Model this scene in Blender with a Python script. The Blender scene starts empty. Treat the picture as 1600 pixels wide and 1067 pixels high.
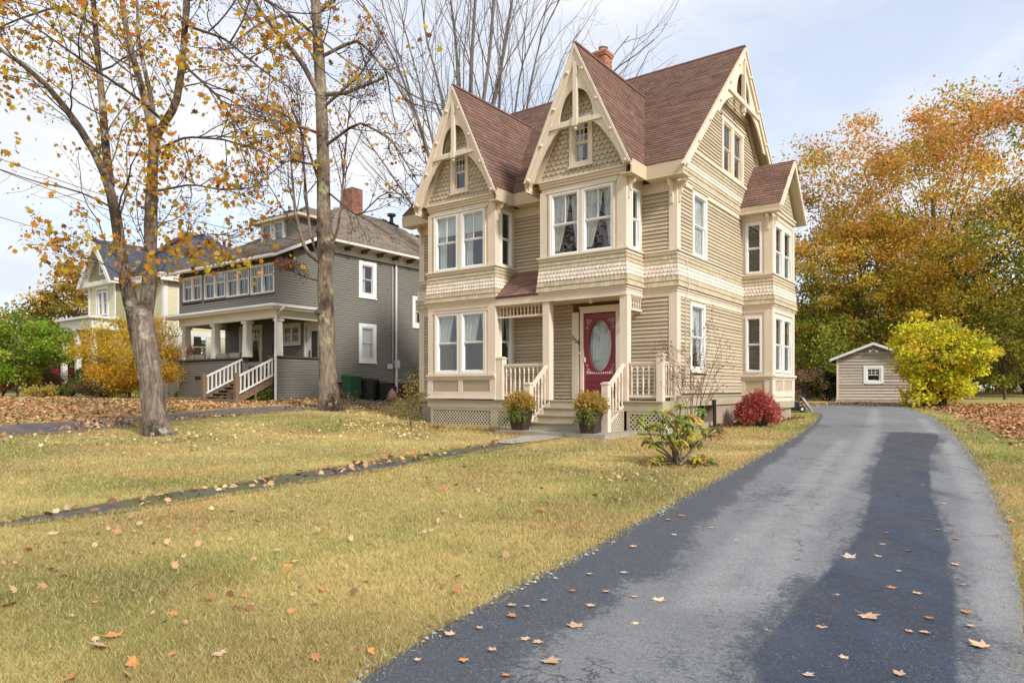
import bpy, math, random
import numpy as np
from mathutils import Vector, Matrix

# ------------------------------------------------------------------ camera, world, sun, exposure
S = bpy.context.scene
COL = S.collection
F, CX, HZ, EYE = 1067.0, 800.0, 607.0, 1.5          # focal length in photo pixels, centre column, horizon row, eye height
cam_d = bpy.data.cameras.new('camera')
cam = bpy.data.objects.new('camera', cam_d); COL.objects.link(cam)
cam.location = (0, 0, EYE); cam.rotation_euler = (math.radians(90), 0, 0)
cam_d.sensor_width = 36.0; cam_d.lens = 36.0 * F / 1600.0
cam_d.shift_y = (HZ - 533.5) / 1600.0
cam_d.clip_start = 0.05; cam_d.clip_end = 2000
S.camera = cam

SUN_AZ = Vector((0.60, -0.80)); SUN_EL = math.radians(36)
W = bpy.data.worlds.new('World'); S.world = W; W.use_nodes = True
nt = W.node_tree; nt.nodes.clear()
def wn(t, **k):
    n = nt.nodes.new(t)
    for a, b in k.items(): setattr(n, a, b)
    return n
out = wn('ShaderNodeOutputWorld'); mix = wn('ShaderNodeMixShader')
sky = wn('ShaderNodeTexSky'); sky.sky_type = 'NISHITA'; sky.sun_disc = False
sky.sun_elevation = SUN_EL; sky.sun_rotation = math.atan2(SUN_AZ.x, SUN_AZ.y)
sky.air_density = 1.0; sky.dust_density = 1.0; sky.ozone_density = 1.5
b1 = wn('ShaderNodeBackground'); b1.inputs[1].default_value = 0.15
b2 = wn('ShaderNodeBackground'); b2.inputs[1].default_value = 0.57
tc = wn('ShaderNodeTexCoord'); mp = wn('ShaderNodeMapping'); mp.inputs['Scale'].default_value = (1.0, 1.0, 2.2)
mp.inputs['Location'].default_value = (0.35, 0.2, 0.1)
n1 = wn('ShaderNodeTexNoise'); n1.inputs['Scale'].default_value = 2.1; n1.inputs['Detail'].default_value = 6.0; n1.inputs['Roughness'].default_value = 0.5; n1.inputs['Distortion'].default_value = 0.3
r1 = wn('ShaderNodeValToRGB'); r1.color_ramp.elements[0].position = 0.40; r1.color_ramp.elements[1].position = 0.60
r1.color_ramp.elements[0].color = (0.60,)*3 + (1,); r1.color_ramp.elements[1].color = (1, 1, 1, 1)
n2 = wn('ShaderNodeTexNoise'); n2.inputs['Scale'].default_value = 4.2; n2.inputs['Detail'].default_value = 8.0; n2.inputs['Distortion'].default_value = 0.4
r2 = wn('ShaderNodeValToRGB')
r2.color_ramp.elements[0].position = 0.34; r2.color_ramp.elements[0].color = (0.80, 0.86, 0.96, 1)
r2.color_ramp.elements[1].position = 0.62; r2.color_ramp.elements[1].color = (1.0, 1.0, 1.03, 1)
L = nt.links.new
L(tc.outputs['Generated'], mp.inputs['Vector']); L(mp.outputs[0], n1.inputs['Vector']); L(mp.outputs[0], n2.inputs['Vector'])
L(n1.outputs['Fac'], r1.inputs[0]); L(n2.outputs['Fac'], r2.inputs[0]); L(r2.outputs[0], b2.inputs[0]); L(sky.outputs[0], b1.inputs[0])
L(r1.outputs[0], mix.inputs[0]); L(b1.outputs[0], mix.inputs[1]); L(b2.outputs[0], mix.inputs[2]); L(mix.outputs[0], out.inputs[0])

sun_d = bpy.data.lights.new('sun', 'SUN'); sun_d.energy = 2.3; sun_d.angle = math.radians(9); sun_d.color = (1.0, 0.965, 0.915)
sun = bpy.data.objects.new('sun', sun_d); COL.objects.link(sun)
sdir = Vector((SUN_AZ.x * math.cos(SUN_EL), SUN_AZ.y * math.cos(SUN_EL), math.sin(SUN_EL)))
sun.rotation_euler = sdir.to_track_quat('Z', 'Y').to_euler()
vs = S.view_settings; vs.view_transform = 'Standard'; vs.look = 'None'; vs.exposure = 0.85; vs.gamma = 1; vs.use_curve_mapping = False
S.cycles.max_bounces = 6; S.cycles.transparent_max_bounces = 12

# ------------------------------------------------------------------ helpers
rng = np.random.default_rng(11)
def link(o, parent=None):
    COL.objects.link(o)
    if parent is not None: o.parent = parent
    return o
def tag(o, label=None, cat=None, group=None, kind=None):
    if label: o['label'] = label
    if cat: o['category'] = cat
    if group: o['group'] = group
    if kind: o['kind'] = kind
    return o
def empty(name, loc=(0, 0, 0), rz=0.0, label=None, cat=None, group=None):
    o = bpy.data.objects.new(name, None); o.location = loc; o.rotation_euler = (0, 0, rz); o.empty_display_size = 0.2
    link(o); return tag(o, label, cat, group)
def raw_mesh(name, v, f, col=None, smooth=False, uniform=0):
    """v: Nx3, f: list of faces, or an MxK array with uniform = K"""
    me = bpy.data.meshes.new(name)
    v = np.asarray(v, dtype=np.float32).reshape(-1, 3)
    if isinstance(f, np.ndarray):
        m, k = f.shape
        me.vertices.add(len(v)); me.vertices.foreach_set('co', v.ravel())
        me.loops.add(m * k); me.loops.foreach_set('vertex_index', f.astype(np.int32).ravel())
        me.polygons.add(m); me.polygons.foreach_set('loop_start', np.arange(0, m * k, k, dtype=np.int32))
        me.update(calc_edges=True)
    else:
        me.from_pydata(v.tolist(), [], f)
    if smooth: me.polygons.foreach_set('use_smooth', np.ones(len(me.polygons), dtype=bool))
    if col is not None:
        a = me.color_attributes.new('tint', 'FLOAT_COLOR', 'POINT')
        c = np.ones((len(v), 4), dtype=np.float32); c[:, :3] = col
        a.data.foreach_set('color', c.ravel())
    me.update()
    return me
def mobj(name, me, mat, parent=None, label=None, kind=None):
    o = bpy.data.objects.new(name, me)
    if mat is not None and not me.materials: me.materials.append(mat)
    link(o, parent); return tag(o, label, kind=kind)

HEX = [(0, 3, 2, 1), (4, 5, 6, 7), (0, 1, 5, 4), (1, 2, 6, 5), (2, 3, 7, 6), (3, 0, 4, 7)]
class MB:
    def __init__(s): s.v = []; s.f = []
    def add(s, v, f):
        b = len(s.v); s.v.extend([tuple(map(float, p)) for p in v]); s.f.extend([tuple(b + i for i in q) for q in f])
    def hexa(s, p):
        p = [Vector(q) for q in p]
        vol = (p[1] - p[0]).cross(p[3] - p[0]).dot(p[4] - p[0])
        s.add(p, HEX if vol > 0 else [tuple(reversed(q)) for q in HEX]); return s
    def box(s, a, b):
        (x0, y0, z0), (x1, y1, z1) = a, b
        return s.hexa([(x0, y0, z0), (x1, y0, z0), (x1, y1, z0), (x0, y1, z0), (x0, y0, z1), (x1, y0, z1), (x1, y1, z1), (x0, y1, z1)])
    def prism(s, poly, off):
        n = len(poly); off = Vector(off); a = [Vector(p) for p in poly]; b = [p + off for p in a]
        nr = Vector((0, 0, 0))
        for i in range(n): nr += a[i].cross(a[(i + 1) % n])
        f = [tuple(range(n)), tuple(reversed(range(n, 2 * n)))] + [(i + n, (i + 1) % n + n, (i + 1) % n, i) for i in range(n)]
        if nr.dot(off) > 0: f = [tuple(reversed(q)) for q in f]
        s.add(a + b, f); return s
    def bar(s, p, q, w, d, up=(0, 0, 1)):
        """a rectangular bar from p to q, w wide across, d deep along up"""
        p, q = Vector(p), Vector(q); t = (q - p).normalized(); u = Vector(up); u = (u - t * u.dot(t)).normalized(); r = t.cross(u)
        A = [p - r * w / 2 - u * d / 2, p + r * w / 2 - u * d / 2, p + r * w / 2 + u * d / 2, p - r * w / 2 + u * d / 2]
        return s.hexa(A + [a + (q - p) for a in A])
    def tube(s, pts, rad, n=8, cap=True):
        pts = [Vector(p) for p in pts]; rad = rad if hasattr(rad, '__len__') else [rad] * len(pts)
        b = len(s.v); rings = []
        for i, p in enumerate(pts):
            t = (pts[min(i + 1, len(pts) - 1)] - pts[max(i - 1, 0)]).normalized()
            u = t.orthogonal().normalized() if abs(t.z) > 0.95 else t.cross(Vector((0, 0, 1))).normalized()
            w = t.cross(u)
            for k in range(n):
                a = 2 * math.pi * k / n
                s.v.append(tuple(p + (u * math.cos(a) + w * math.sin(a)) * rad[i]))
        for i in range(len(pts) - 1):
            for k in range(n):
                k2 = (k + 1) % n
                s.f.append((b + i * n + k, b + i * n + k2, b + (i + 1) * n + k2, b + (i + 1) * n + k))
        if cap:
            s.f.append(tuple(b + k for k in reversed(range(n)))); s.f.append(tuple(b + (len(pts) - 1) * n + k for k in range(n)))
        return s
    def lathe(s, base, prof, n=8):
        x, y, z = base
        return s.tube([(x, y, z + h + i * 1e-5) for i, (r, h) in enumerate(prof)], [r for r, h in prof], n)
    def mesh(s, name='mesh', smooth=False): return raw_mesh(name, s.v, s.f, smooth=smooth)
    def build(s, name, mat, parent=None, label=None, kind=None, smooth=False):
        return mobj(name, s.mesh(name, smooth), mat, parent, label, kind)

class Face:
    """A vertical plane from p0 to p1 (plan points, left to right as seen from outside). h runs along it, o outward, z up."""
    def __init__(s, p0, p1):
        s.p = Vector((p0[0], p0[1])); q = Vector((p1[0], p1[1])); s.len = (q - s.p).length
        s.d = (q - s.p).normalized(); s.n = Vector((s.d.y, -s.d.x))
    def P(s, h, o, z):
        a = s.p + s.d * h + s.n * o; return Vector((a.x, a.y, z))
    def hexa(s, mb, h0, h1, z0, z1, o0, o1, ot0=None, ot1=None):
        ot0 = o0 if ot0 is None else ot0; ot1 = o1 if ot1 is None else ot1
        mb.hexa([s.P(h0, o0, z0), s.P(h1, o0, z0), s.P(h1, o1, z0), s.P(h0, o1, z0), s.P(h0, ot0, z1), s.P(h1, ot0, z1), s.P(h1, ot1, z1), s.P(h0, ot1, z1)])
    def mat(s, h, o, z):
        p = s.P(h, o, z)
        return Matrix(((s.d.x, -s.n.x, 0, p.x), (s.d.y, -s.n.y, 0, p.y), (0, 0, 1, p.z), (0, 0, 0, 1)))

def wall(mb, f, h0, h1, z0, z1, holes=(), t=0.12, o=0.0):
    zs = sorted({z0, z1} | {z for a in holes for z in a[2:4] if z0 < z < z1})
    for a, b in zip(zs, zs[1:]):
        for s0, s1 in spans(h0, h1, (a + b) / 2, holes): f.hexa(mb, s0, s1, a, b, o - t, o)
def spans(h0, h1, z, holes, zt=None):
    out = [(h0, h1)]
    for a, b, c, d in holes:
        if not (c < z < d): continue
        nx = []
        for s, e in out:
            if b <= s or a >= e: nx.append((s, e)); continue
            if a > s: nx.append((s, a))
            if b < e: nx.append((b, e))
        out = nx
    return [(s, e) for s, e in out if e - s > 0.02]

# ------------------------------------------------------------------ materials
def material(name, color, rough=0.6, var=0.15, scale=3.0, bump=0.15, bscale=40.0, tint=False, rand=0.0, dirt=None, spec=0.3, coord='Object', stretch=(1, 1, 1), trans=0.0):
    m = bpy.data.materials.new(name); m.use_nodes = True; t = m.node_tree; N = t.nodes; K = t.links.new
    bs = N['Principled BSDF']; bs.inputs['Roughness'].default_value = rough; bs.inputs['Specular IOR Level'].default_value = spec
    co = N.new('ShaderNodeTexCoord'); ma = N.new('ShaderNodeMapping'); ma.inputs['Scale'].default_value = stretch
    K(co.outputs[coord], ma.inputs[0])
    no = N.new('ShaderNodeTexNoise'); no.inputs['Scale'].default_value = scale; no.inputs['Detail'].default_value = 6; no.inputs['Roughness'].default_value = 0.65
    K(ma.outputs[0], no.inputs['Vector'])
    mr = N.new('ShaderNodeMapRange'); mr.inputs[1].default_value = 0.25; mr.inputs[2].default_value = 0.75; mr.inputs[3].default_value = 1 - var; mr.inputs[4].default_value = 1 + var
    K(no.outputs['Fac'], mr.inputs[0])
    hs = N.new('ShaderNodeHueSaturation'); K(mr.outputs[0], hs.inputs['Value'])
    if tint:
        at = N.new('ShaderNodeAttribute'); at.attribute_name = 'tint'
        mu = N.new('ShaderNodeMix'); mu.data_type = 'RGBA'; mu.blend_type = 'MULTIPLY'; mu.inputs[0].default_value = 1
        mu.inputs[6].default_value = (*color, 1); K(at.outputs['Color'], mu.inputs[7]); K(mu.outputs[2], hs.inputs['Color'])
    else: hs.inputs['Color'].default_value = (*color, 1)
    last = hs.outputs[0]
    if rand:
        oi = N.new('ShaderNodeObjectInfo'); r = N.new('ShaderNodeMapRange'); r.inputs[3].default_value = 1 - rand; r.inputs[4].default_value = 1 + rand
        K(oi.outputs['Random'], r.inputs[0]); h2 = N.new('ShaderNodeHueSaturation'); K(r.outputs[0], h2.inputs['Value']); K(last, h2.inputs['Color']); last = h2.outputs[0]
    if dirt:
        n2 = N.new('ShaderNodeTexNoise'); n2.inputs['Scale'].default_value = dirt[1]; n2.inputs['Detail'].default_value = 8; n2.inputs['Roughness'].default_value = 0.7
        K(ma.outputs[0], n2.inputs['Vector']); rr = N.new('ShaderNodeMapRange'); rr.inputs[1].default_value = dirt[2]; rr.inputs[2].default_value = dirt[2] + 0.14; rr.inputs[4].default_value = dirt[3]
        K(n2.outputs['Fac'], rr.inputs[0]); mx = N.new('ShaderNodeMix'); mx.data_type = 'RGBA'; K(rr.outputs[0], mx.inputs[0]); K(last, mx.inputs[6]); mx.inputs[7].default_value = (*dirt[0], 1); last = mx.outputs[2]
    K(last, bs.inputs['Base Color'])
    if bump:
        nb = N.new('ShaderNodeTexNoise'); nb.inputs['Scale'].default_value = bscale; nb.inputs['Detail'].default_value = 4; K(ma.outputs[0], nb.inputs['Vector'])
        bp = N.new('ShaderNodeBump'); bp.inputs['Strength'].default_value = bump; bp.inputs['Distance'].default_value = 0.02; K(nb.outputs['Fac'], bp.inputs['Height']); K(bp.outputs[0], bs.inputs['Normal'])
    if trans:
        tr = N.new('ShaderNodeBsdfTranslucent'); K(last, tr.inputs[0]); ms = N.new('ShaderNodeMixShader'); ms.inputs[0].default_value = trans
        K(bs.outputs[0], ms.inputs[1]); K(tr.outputs[0], ms.inputs[2]); K(ms.outputs[0], N['Material Output'].inputs[0])
    return m
def glass(name, refl=0.12, tintc=(0.9, 0.93, 0.92)):
    m = bpy.data.materials.new(name); m.use_nodes = True; t = m.node_tree; N = t.nodes; K = t.links.new; N.clear()
    o = N.new('ShaderNodeOutputMaterial'); g = N.new('ShaderNodeBsdfGlossy'); g.inputs['Roughness'].default_value = 0.015
    tr = N.new('ShaderNodeBsdfTransparent'); tr.inputs[0].default_value = (*tintc, 1); mx = N.new('ShaderNodeMixShader')
    fr = N.new('ShaderNodeFresnel'); fr.inputs[0].default_value = 1.55; ad = N.new('ShaderNodeMath'); ad.operation = 'MULTIPLY_ADD'; ad.inputs[1].default_value = 0.9; ad.inputs[2].default_value = refl
    ad.use_clamp = True
    co = N.new('ShaderNodeTexCoord'); no = N.new('ShaderNodeTexNoise'); no.inputs['Scale'].default_value = 2.2; bp = N.new('ShaderNodeBump'); bp.inputs['Strength'].default_value = 0.06; bp.inputs['Distance'].default_value = 0.05
    K(co.outputs['Object'], no.inputs['Vector']); K(no.outputs['Fac'], bp.inputs['Height']); K(bp.outputs[0], g.inputs['Normal'])
    ge = N.new('ShaderNodeNewGeometry'); inv = N.new('ShaderNodeMath'); inv.operation = 'SUBTRACT'; inv.inputs[0].default_value = 1.0; K(ge.outputs['Backfacing'], inv.inputs[1]); mm = N.new('ShaderNodeMath'); mm.operation = 'MULTIPLY'; K(fr.outputs[0], ad.inputs[0]); K(ad.outputs[0], mm.inputs[0]); K(inv.outputs[0], mm.inputs[1]); K(mm.outputs[0], mx.inputs[0]); K(tr.outputs[0], mx.inputs[1]); K(g.outputs[0], mx.inputs[2]); K(mx.outputs[0], o.inputs[0])
    return m
M = {}
M['trim'] = material('cream_paint', (0.69, 0.58, 0.45), 0.6, 0.08, 2.0, 0.10, 60, dirt=((0.40, 0.32, 0.23), 4.0, 0.57, 0.42), stretch=(1, 1, 0.35))
M['sage'] = material('sage_clapboard_paint', (0.475, 0.385, 0.262), 0.65, 0.10, 4.0, 0.2, 30, rand=0.13, stretch=(0.5, 0.5, 3), dirt=((0.31, 0.245, 0.16), 2.5, 0.56, 0.45))
M['scallop'] = material('cream_shingle_paint', (0.75, 0.645, 0.53), 0.6, 0.08, 5.0, 0.1, 40, tint=True)
M['sageshingle'] = material('sage_shingle_paint', (0.49, 0.405, 0.275), 0.6, 0.1, 5.0, 0.12, 40, tint=True)
M['gablescallop'] = material('sage_scallop_paint', (0.49, 0.405, 0.275), 0.6, 0.1, 6.0, 0.12, 40, rand=0.09)
M['white'] = material('white_vinyl', (0.80, 0.79, 0.77), 0.4, 0.03, 2.0, 0.0)
M['roof'] = material('brown_asphalt_shingle', (0.225, 0.135, 0.105), 0.9, 0.16, 2.0, 0.35, 120, tint=True, spec=0.15, dirt=((0.10, 0.065, 0.055), 1.1, 0.60, 0.5))
M['soffit'] = material('cream_soffit_paint', (0.60, 0.49, 0.35), 0.6, 0.08, 2.0, 0.05)
M['deck'] = material('sage_deck_paint', (0.40, 0.34, 0.235), 0.5, 0.12, 5.0, 0.12, 50, stretch=(0.3, 2, 2), dirt=((0.28, 0.25, 0.19), 4.0, 0.58, 0.5))
M['lattice'] = material('tan_lattice_paint', (0.50, 0.42, 0.32), 0.6, 0.1, 3.0, 0.05)
M['dark'] = material('dark_interior', (0.05, 0.045, 0.04), 0.9, 0.2, 2.0, 0.0)
M['glass'] = glass('window_glass', 0.09)
M['shade_sheathing'] = material('shade_painted_sheathing', (0.10, 0.075, 0.045), 0.9, 0.2, 3.0, 0.0)  # backing coloured dark to paint the shadow lines between boards and shingles
M['grayshade'] = material('shade_painted_grey_sheathing', (0.04, 0.034, 0.028), 0.9, 0.2, 3.0, 0.0)  # same painted shade in the gaps of the grey and shed boards
M['roofcap'] = material('brown_ridge_cap', (0.20, 0.115, 0.10), 0.9, 0.2, 6.0, 0.3, 80, spec=0.15)
M['graycap'] = material('grey_roof_felt', (0.21, 0.17, 0.135), 0.9, 0.2, 4.0, 0.3, 80, spec=0.15)
M['curtain'] = material('white_curtain', (0.84, 0.82, 0.80), 0.9, 0.05, 3.0, 0.0, trans=0.35)
M['blind'] = material('window_blind', (0.80, 0.79, 0.76), 0.8, 0.04, 3.0, 0.0, trans=0.2)
M['reddoor'] = material('red_door_paint', (0.20, 0.015, 0.03), 0.35, 0.08, 3.0, 0.03, spec=0.5)
M['metal'] = material('galvanised_metal', (0.50, 0.50, 0.49), 0.35, 0.1, 4.0, 0.05)
M['black'] = material('black_metal', (0.025, 0.025, 0.027), 0.4, 0.2, 5.0, 0.0)
M['brick'] = material('red_brick', (0.38, 0.165, 0.10), 0.85, 0.2, 8.0, 0.4, 60, rand=0.28)
M['oldbrick'] = material('weathered_red_brick', (0.30, 0.135, 0.09), 0.9, 0.2, 8.0, 0.4, 60, rand=0.28)
M['mortar'] = material('mortar', (0.38, 0.32, 0.27), 0.9, 0.15, 6.0, 0.3, 60)
M['concrete'] = material('weathered_concrete', (0.33, 0.29, 0.235), 0.85, 0.22, 2.5, 0.5, 30, dirt=((0.10, 0.095, 0.06), 2.0, 0.56, 0.7))
M['stucco'] = material('tan_foundation_parging', (0.36, 0.28, 0.21), 0.9, 0.2, 2.0, 0.5, 25, dirt=((0.20, 0.15, 0.11), 1.5, 0.55, 0.6))
M['gray'] = material('grey_clapboard_paint', (0.185, 0.170, 0.145), 0.65, 0.1, 3.0, 0.1, 30, stretch=(0.5, 0.5, 3), dirt=((0.23, 0.21, 0.18), 3.0, 0.64, 0.3))
M['grayroof'] = material('grey_asphalt_shingle', (0.21, 0.17, 0.135), 0.9, 0.18, 1.5, 0.3, 100, tint=True, spec=0.15, dirt=((0.12, 0.125, 0.04), 0.55, 0.53, 0.6))
M['blueroof'] = material('slate_blue_shingle', (0.085, 0.09, 0.115), 0.9, 0.2, 2.0, 0.3, 100, tint=True, spec=0.15)
M['housewhite'] = material('white_house_paint', (0.68, 0.65, 0.61), 0.6, 0.06, 2.0, 0.05)
M['offwhite'] = material('off_white_paint', (0.72, 0.68, 0.62), 0.6, 0.08, 2.0, 0.05)
M['maroon'] = material('maroon_foundation_paint', (0.10, 0.025, 0.025), 0.8, 0.2, 3.0, 0.3, 30)
M['timber'] = material('weathered_timber', (0.19, 0.12, 0.07), 0.8, 0.3, 6.0, 0.3, 40, stretch=(0.6, 4, 4))
M['yellowsiding'] = material('pale_yellow_clapboard', (0.62, 0.57, 0.37), 0.65, 0.06, 3.0, 0.05)
M['shedwood'] = material('weathered_shed_board', (0.42, 0.355, 0.29), 0.85, 0.25, 5.0, 0.25, 40, rand=0.25, stretch=(0.4, 0.4, 5), dirt=((0.50, 0.42, 0.34), 4.0, 0.58, 0.5))
M['pot'] = material('dark_brown_planter', (0.055, 0.035, 0.025), 0.45, 0.15, 4.0, 0.1)
M['green_plastic'] = material('green_bin_plastic', (0.025, 0.10, 0.045), 0.45, 0.1, 4.0, 0.05)
def bark(name, light, dark, lichen, lich_t, sc=1.0):
    m = bpy.data.materials.new(name); m.use_nodes = True; t = m.node_tree; N = t.nodes; K = t.links.new; bs = N['Principled BSDF']; bs.inputs['Roughness'].default_value = 0.95; bs.inputs['Specular IOR Level'].default_value = 0.1
    co = N.new('ShaderNodeTexCoord')
    def noise(s, st, det=8, ro=0.7, dist=0.0):
        ma = N.new('ShaderNodeMapping'); ma.inputs['Scale'].default_value = st; K(co.outputs['Object'], ma.inputs[0]); n = N.new('ShaderNodeTexNoise'); n.inputs['Scale'].default_value = s * sc; n.inputs['Detail'].default_value = det; n.inputs['Roughness'].default_value = ro; n.inputs['Distortion'].default_value = dist; K(ma.outputs[0], n.inputs['Vector']); return n.outputs['Fac']
    def ramp(x, a, b):
        r = N.new('ShaderNodeMapRange'); r.inputs[1].default_value = a; r.inputs[2].default_value = b; K(x, r.inputs[0]); return r.outputs[0]
    def mixc(f, a, b):
        r = N.new('ShaderNodeMix'); r.data_type = 'RGBA'; K(f, r.inputs[0])
        for i, x in ((6, a), (7, b)):
            if isinstance(x, tuple): r.inputs[i].default_value = (*x, 1)
            else: K(x, r.inputs[i])
        return r.outputs[2]
    fis = noise(11, (1, 1, 0.2), 8, 0.75, 0.8); c = mixc(ramp(fis, 0.40, 0.58), dark, light)
    c = mixc(ramp(noise(0.9, (1, 1, 0.7), 6, 0.65), 0.49, 0.60), c, tuple(x * 0.45 for x in dark))
    c = mixc(ramp(noise(2.6, (1, 1, 0.8), 7, 0.7), lich_t, lich_t + 0.10), c, lichen)
    K(c, bs.inputs['Base Color']); bp = N.new('ShaderNodeBump'); bp.inputs['Strength'].default_value = 0.9; bp.inputs['Distance'].default_value = 0.05; K(fis, bp.inputs['Height']); K(bp.outputs[0], bs.inputs['Normal']); return m
M['bark'] = bark('grey_maple_bark', (0.27, 0.215, 0.17), (0.12, 0.09, 0.07), (0.44, 0.41, 0.33), 0.555)
M['bark2'] = bark('lichened_maple_bark', (0.30, 0.23, 0.17), (0.14, 0.10, 0.075), (0.36, 0.35, 0.20), 0.535)
M['barkgrey'] = material('pale_grey_bark', (0.155, 0.13, 0.11), 0.9, 0.3, 1.0, 0.5, 12)
M['twig'] = material('dark_twig_bark', (0.085, 0.07, 0.065), 0.9, 0.3, 3.0, 0.0)
M['barkdark'] = material('dark_bark', (0.10, 0.075, 0.055), 0.95, 0.3, 2.0, 0.5, 14)
M['leaf'] = material('leaf', (1, 1, 1), 0.6, 0.12, 20.0, 0.0, tint=True, trans=0.55, spec=0.25)
M['dryleaf'] = material('fallen_leaf', (1, 1, 1), 0.7, 0.2, 60.0, 0.0, tint=True, spec=0.25)
M['grass'] = material('grass_blade', (1, 1, 1), 0.7, 0.1, 4.0, 0.0, tint=True, trans=0.25, spec=0.15)

# ------------------------------------------------------------------ the lie of the land
_y = np.arange(-20, 140, 0.5)
def _table(ys, zs):
    t = np.interp(_y, ys, zs); k = np.ones(11) / 11
    return np.convolve(np.pad(t, 5, 'edge'), k, 'valid')
_TL = _table([-20, 0, 8, 16, 20, 24, 28, 31, 60, 140], [-1.52, -1.5, -1.33, -1.09, -0.93, -0.72, -0.49, -0.42, -0.35, -0.3])
_TR = _table([-20, 0, 10, 20, 36, 50, 70, 140], [-1.52, -1.5, -1.28, -1.07, -0.71, -0.5, -0.4, -0.3])
def ground(x, y):
    """height of the ground above the datum (the eye is at 1.5)"""
    x = np.asarray(x, float); y = np.asarray(y, float)
    w = np.clip((-2.8 - x) / 4.2, 0, 1); w = w * w * (3 - 2 * w)
    return EYE + np.interp(y, _y, _TR) * (1 - w) + np.interp(y, _y, _TL) * w
def at(px, py, lift=0.0):
    """the ground point seen at a photo pixel"""
    lo, hi = 0.5, 120.0; kx, kz = (px - CX) / F, -(py - HZ) / F
    prev = None
    for y in np.geomspace(1.2, 120, 400):
        d = EYE + kz * y - (ground(kx * y, y) + lift)
        if d <= 0:
            y0 = prev or y
            for _ in range(30):
                m = (y0 + y) / 2
                if EYE + kz * m - (ground(kx * m, m) + lift) <= 0: y = m
                else: y0 = m
            break
        prev = y
    return Vector((kx * y, y, float(ground(kx * y, y)) + lift))
def px3(px, py, y):
    """the point at depth y seen at a photo pixel"""
    return Vector(((px - CX) / F * y, y, EYE - (py - HZ) / F * y))
def gz(x, y): return float(ground(x, y))
def inside(x, y, poly):
    x = np.asarray(x); y = np.asarray(y); r = np.zeros(x.shape, bool); n = len(poly)
    for i in range(n):
        x0, y0 = poly[i][0], poly[i][1]; x1, y1 = poly[(i + 1) % n][0], poly[(i + 1) % n][1]
        if y0 == y1: continue
        c = ((y0 > y) != (y1 > y)) & (x < (x1 - x0) * (y - y0) / (y1 - y0) + x0); r ^= c
    return r
# ------------------------------------------------------------------ ground, driveway, walk
def poly_at(pts): return [at(*p) for p in pts]
def resample(P, n):
    P = [Vector((p[0], p[1])) for p in P]; d = [0.0]
    for a, b in zip(P, P[1:]): d.append(d[-1] + (b - a).length)
    s = np.linspace(0, d[-1], n); return np.stack([np.interp(s, d, [p.x for p in P]), np.interp(s, d, [p.y for p in P])], 1)
dl = poly_at([(560, 1067), (690, 985), (800, 925), (900, 872), (1000, 817), (1100, 760), (1200, 705), (1250, 675), (1268, 660), (1276, 651), (1272, 645)])
dr = poly_at([(1604, 1067), (1600, 960), (1595, 905), (1585, 862), (1575, 825), (1550, 765), (1525, 720), (1500, 685), (1465, 655), (1425, 640), (1404, 633.5)])
def back(p, q, y): k = (y - p.y) / (q.y - p.y); return Vector((p.x + (q.x - p.x) * k, y, 0))
dl = [back(dl[0], dl[1], -3.0)] + dl; dr = [Vector((dr[0].x + 0.25, -3.0, 0))] + dr
# the far court behind the house
court = [dl[-1], at(1262, 641), at(1240, 640), at(1232, 632.5), at(1300, 629.6), at(1404, 630.5), dr[-1]]
drive_poly = dl + court[1:-1] + list(reversed(dr))
PL, PR = resample(dl, 90), resample(dr, 90)
g = np.random.default_rng(4)
PL[1:-1] += g.normal(0, 0.018, PL[1:-1].shape); PR[1:-1] += g.normal(0, 0.018, PR[1:-1].shape)
nx = 36; k = np.linspace(0, 1, nx + 1)[None, :, None]
G_ = PL[:, None, :] * (1 - k) + PR[:, None, :] * k
dz = 0.018 + 0.02 * np.sin(np.pi * k[..., 0]); v = np.concatenate([G_, (ground(G_[..., 0], G_[..., 1]) + dz)[..., None]], 2).reshape(-1, 3)
i, j = np.meshgrid(np.arange(89), np.arange(nx), indexing='ij'); b = (i * (nx + 1) + j).ravel()
f = np.stack([b, b + 1, b + nx + 2, b + nx + 1], 1)

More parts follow.
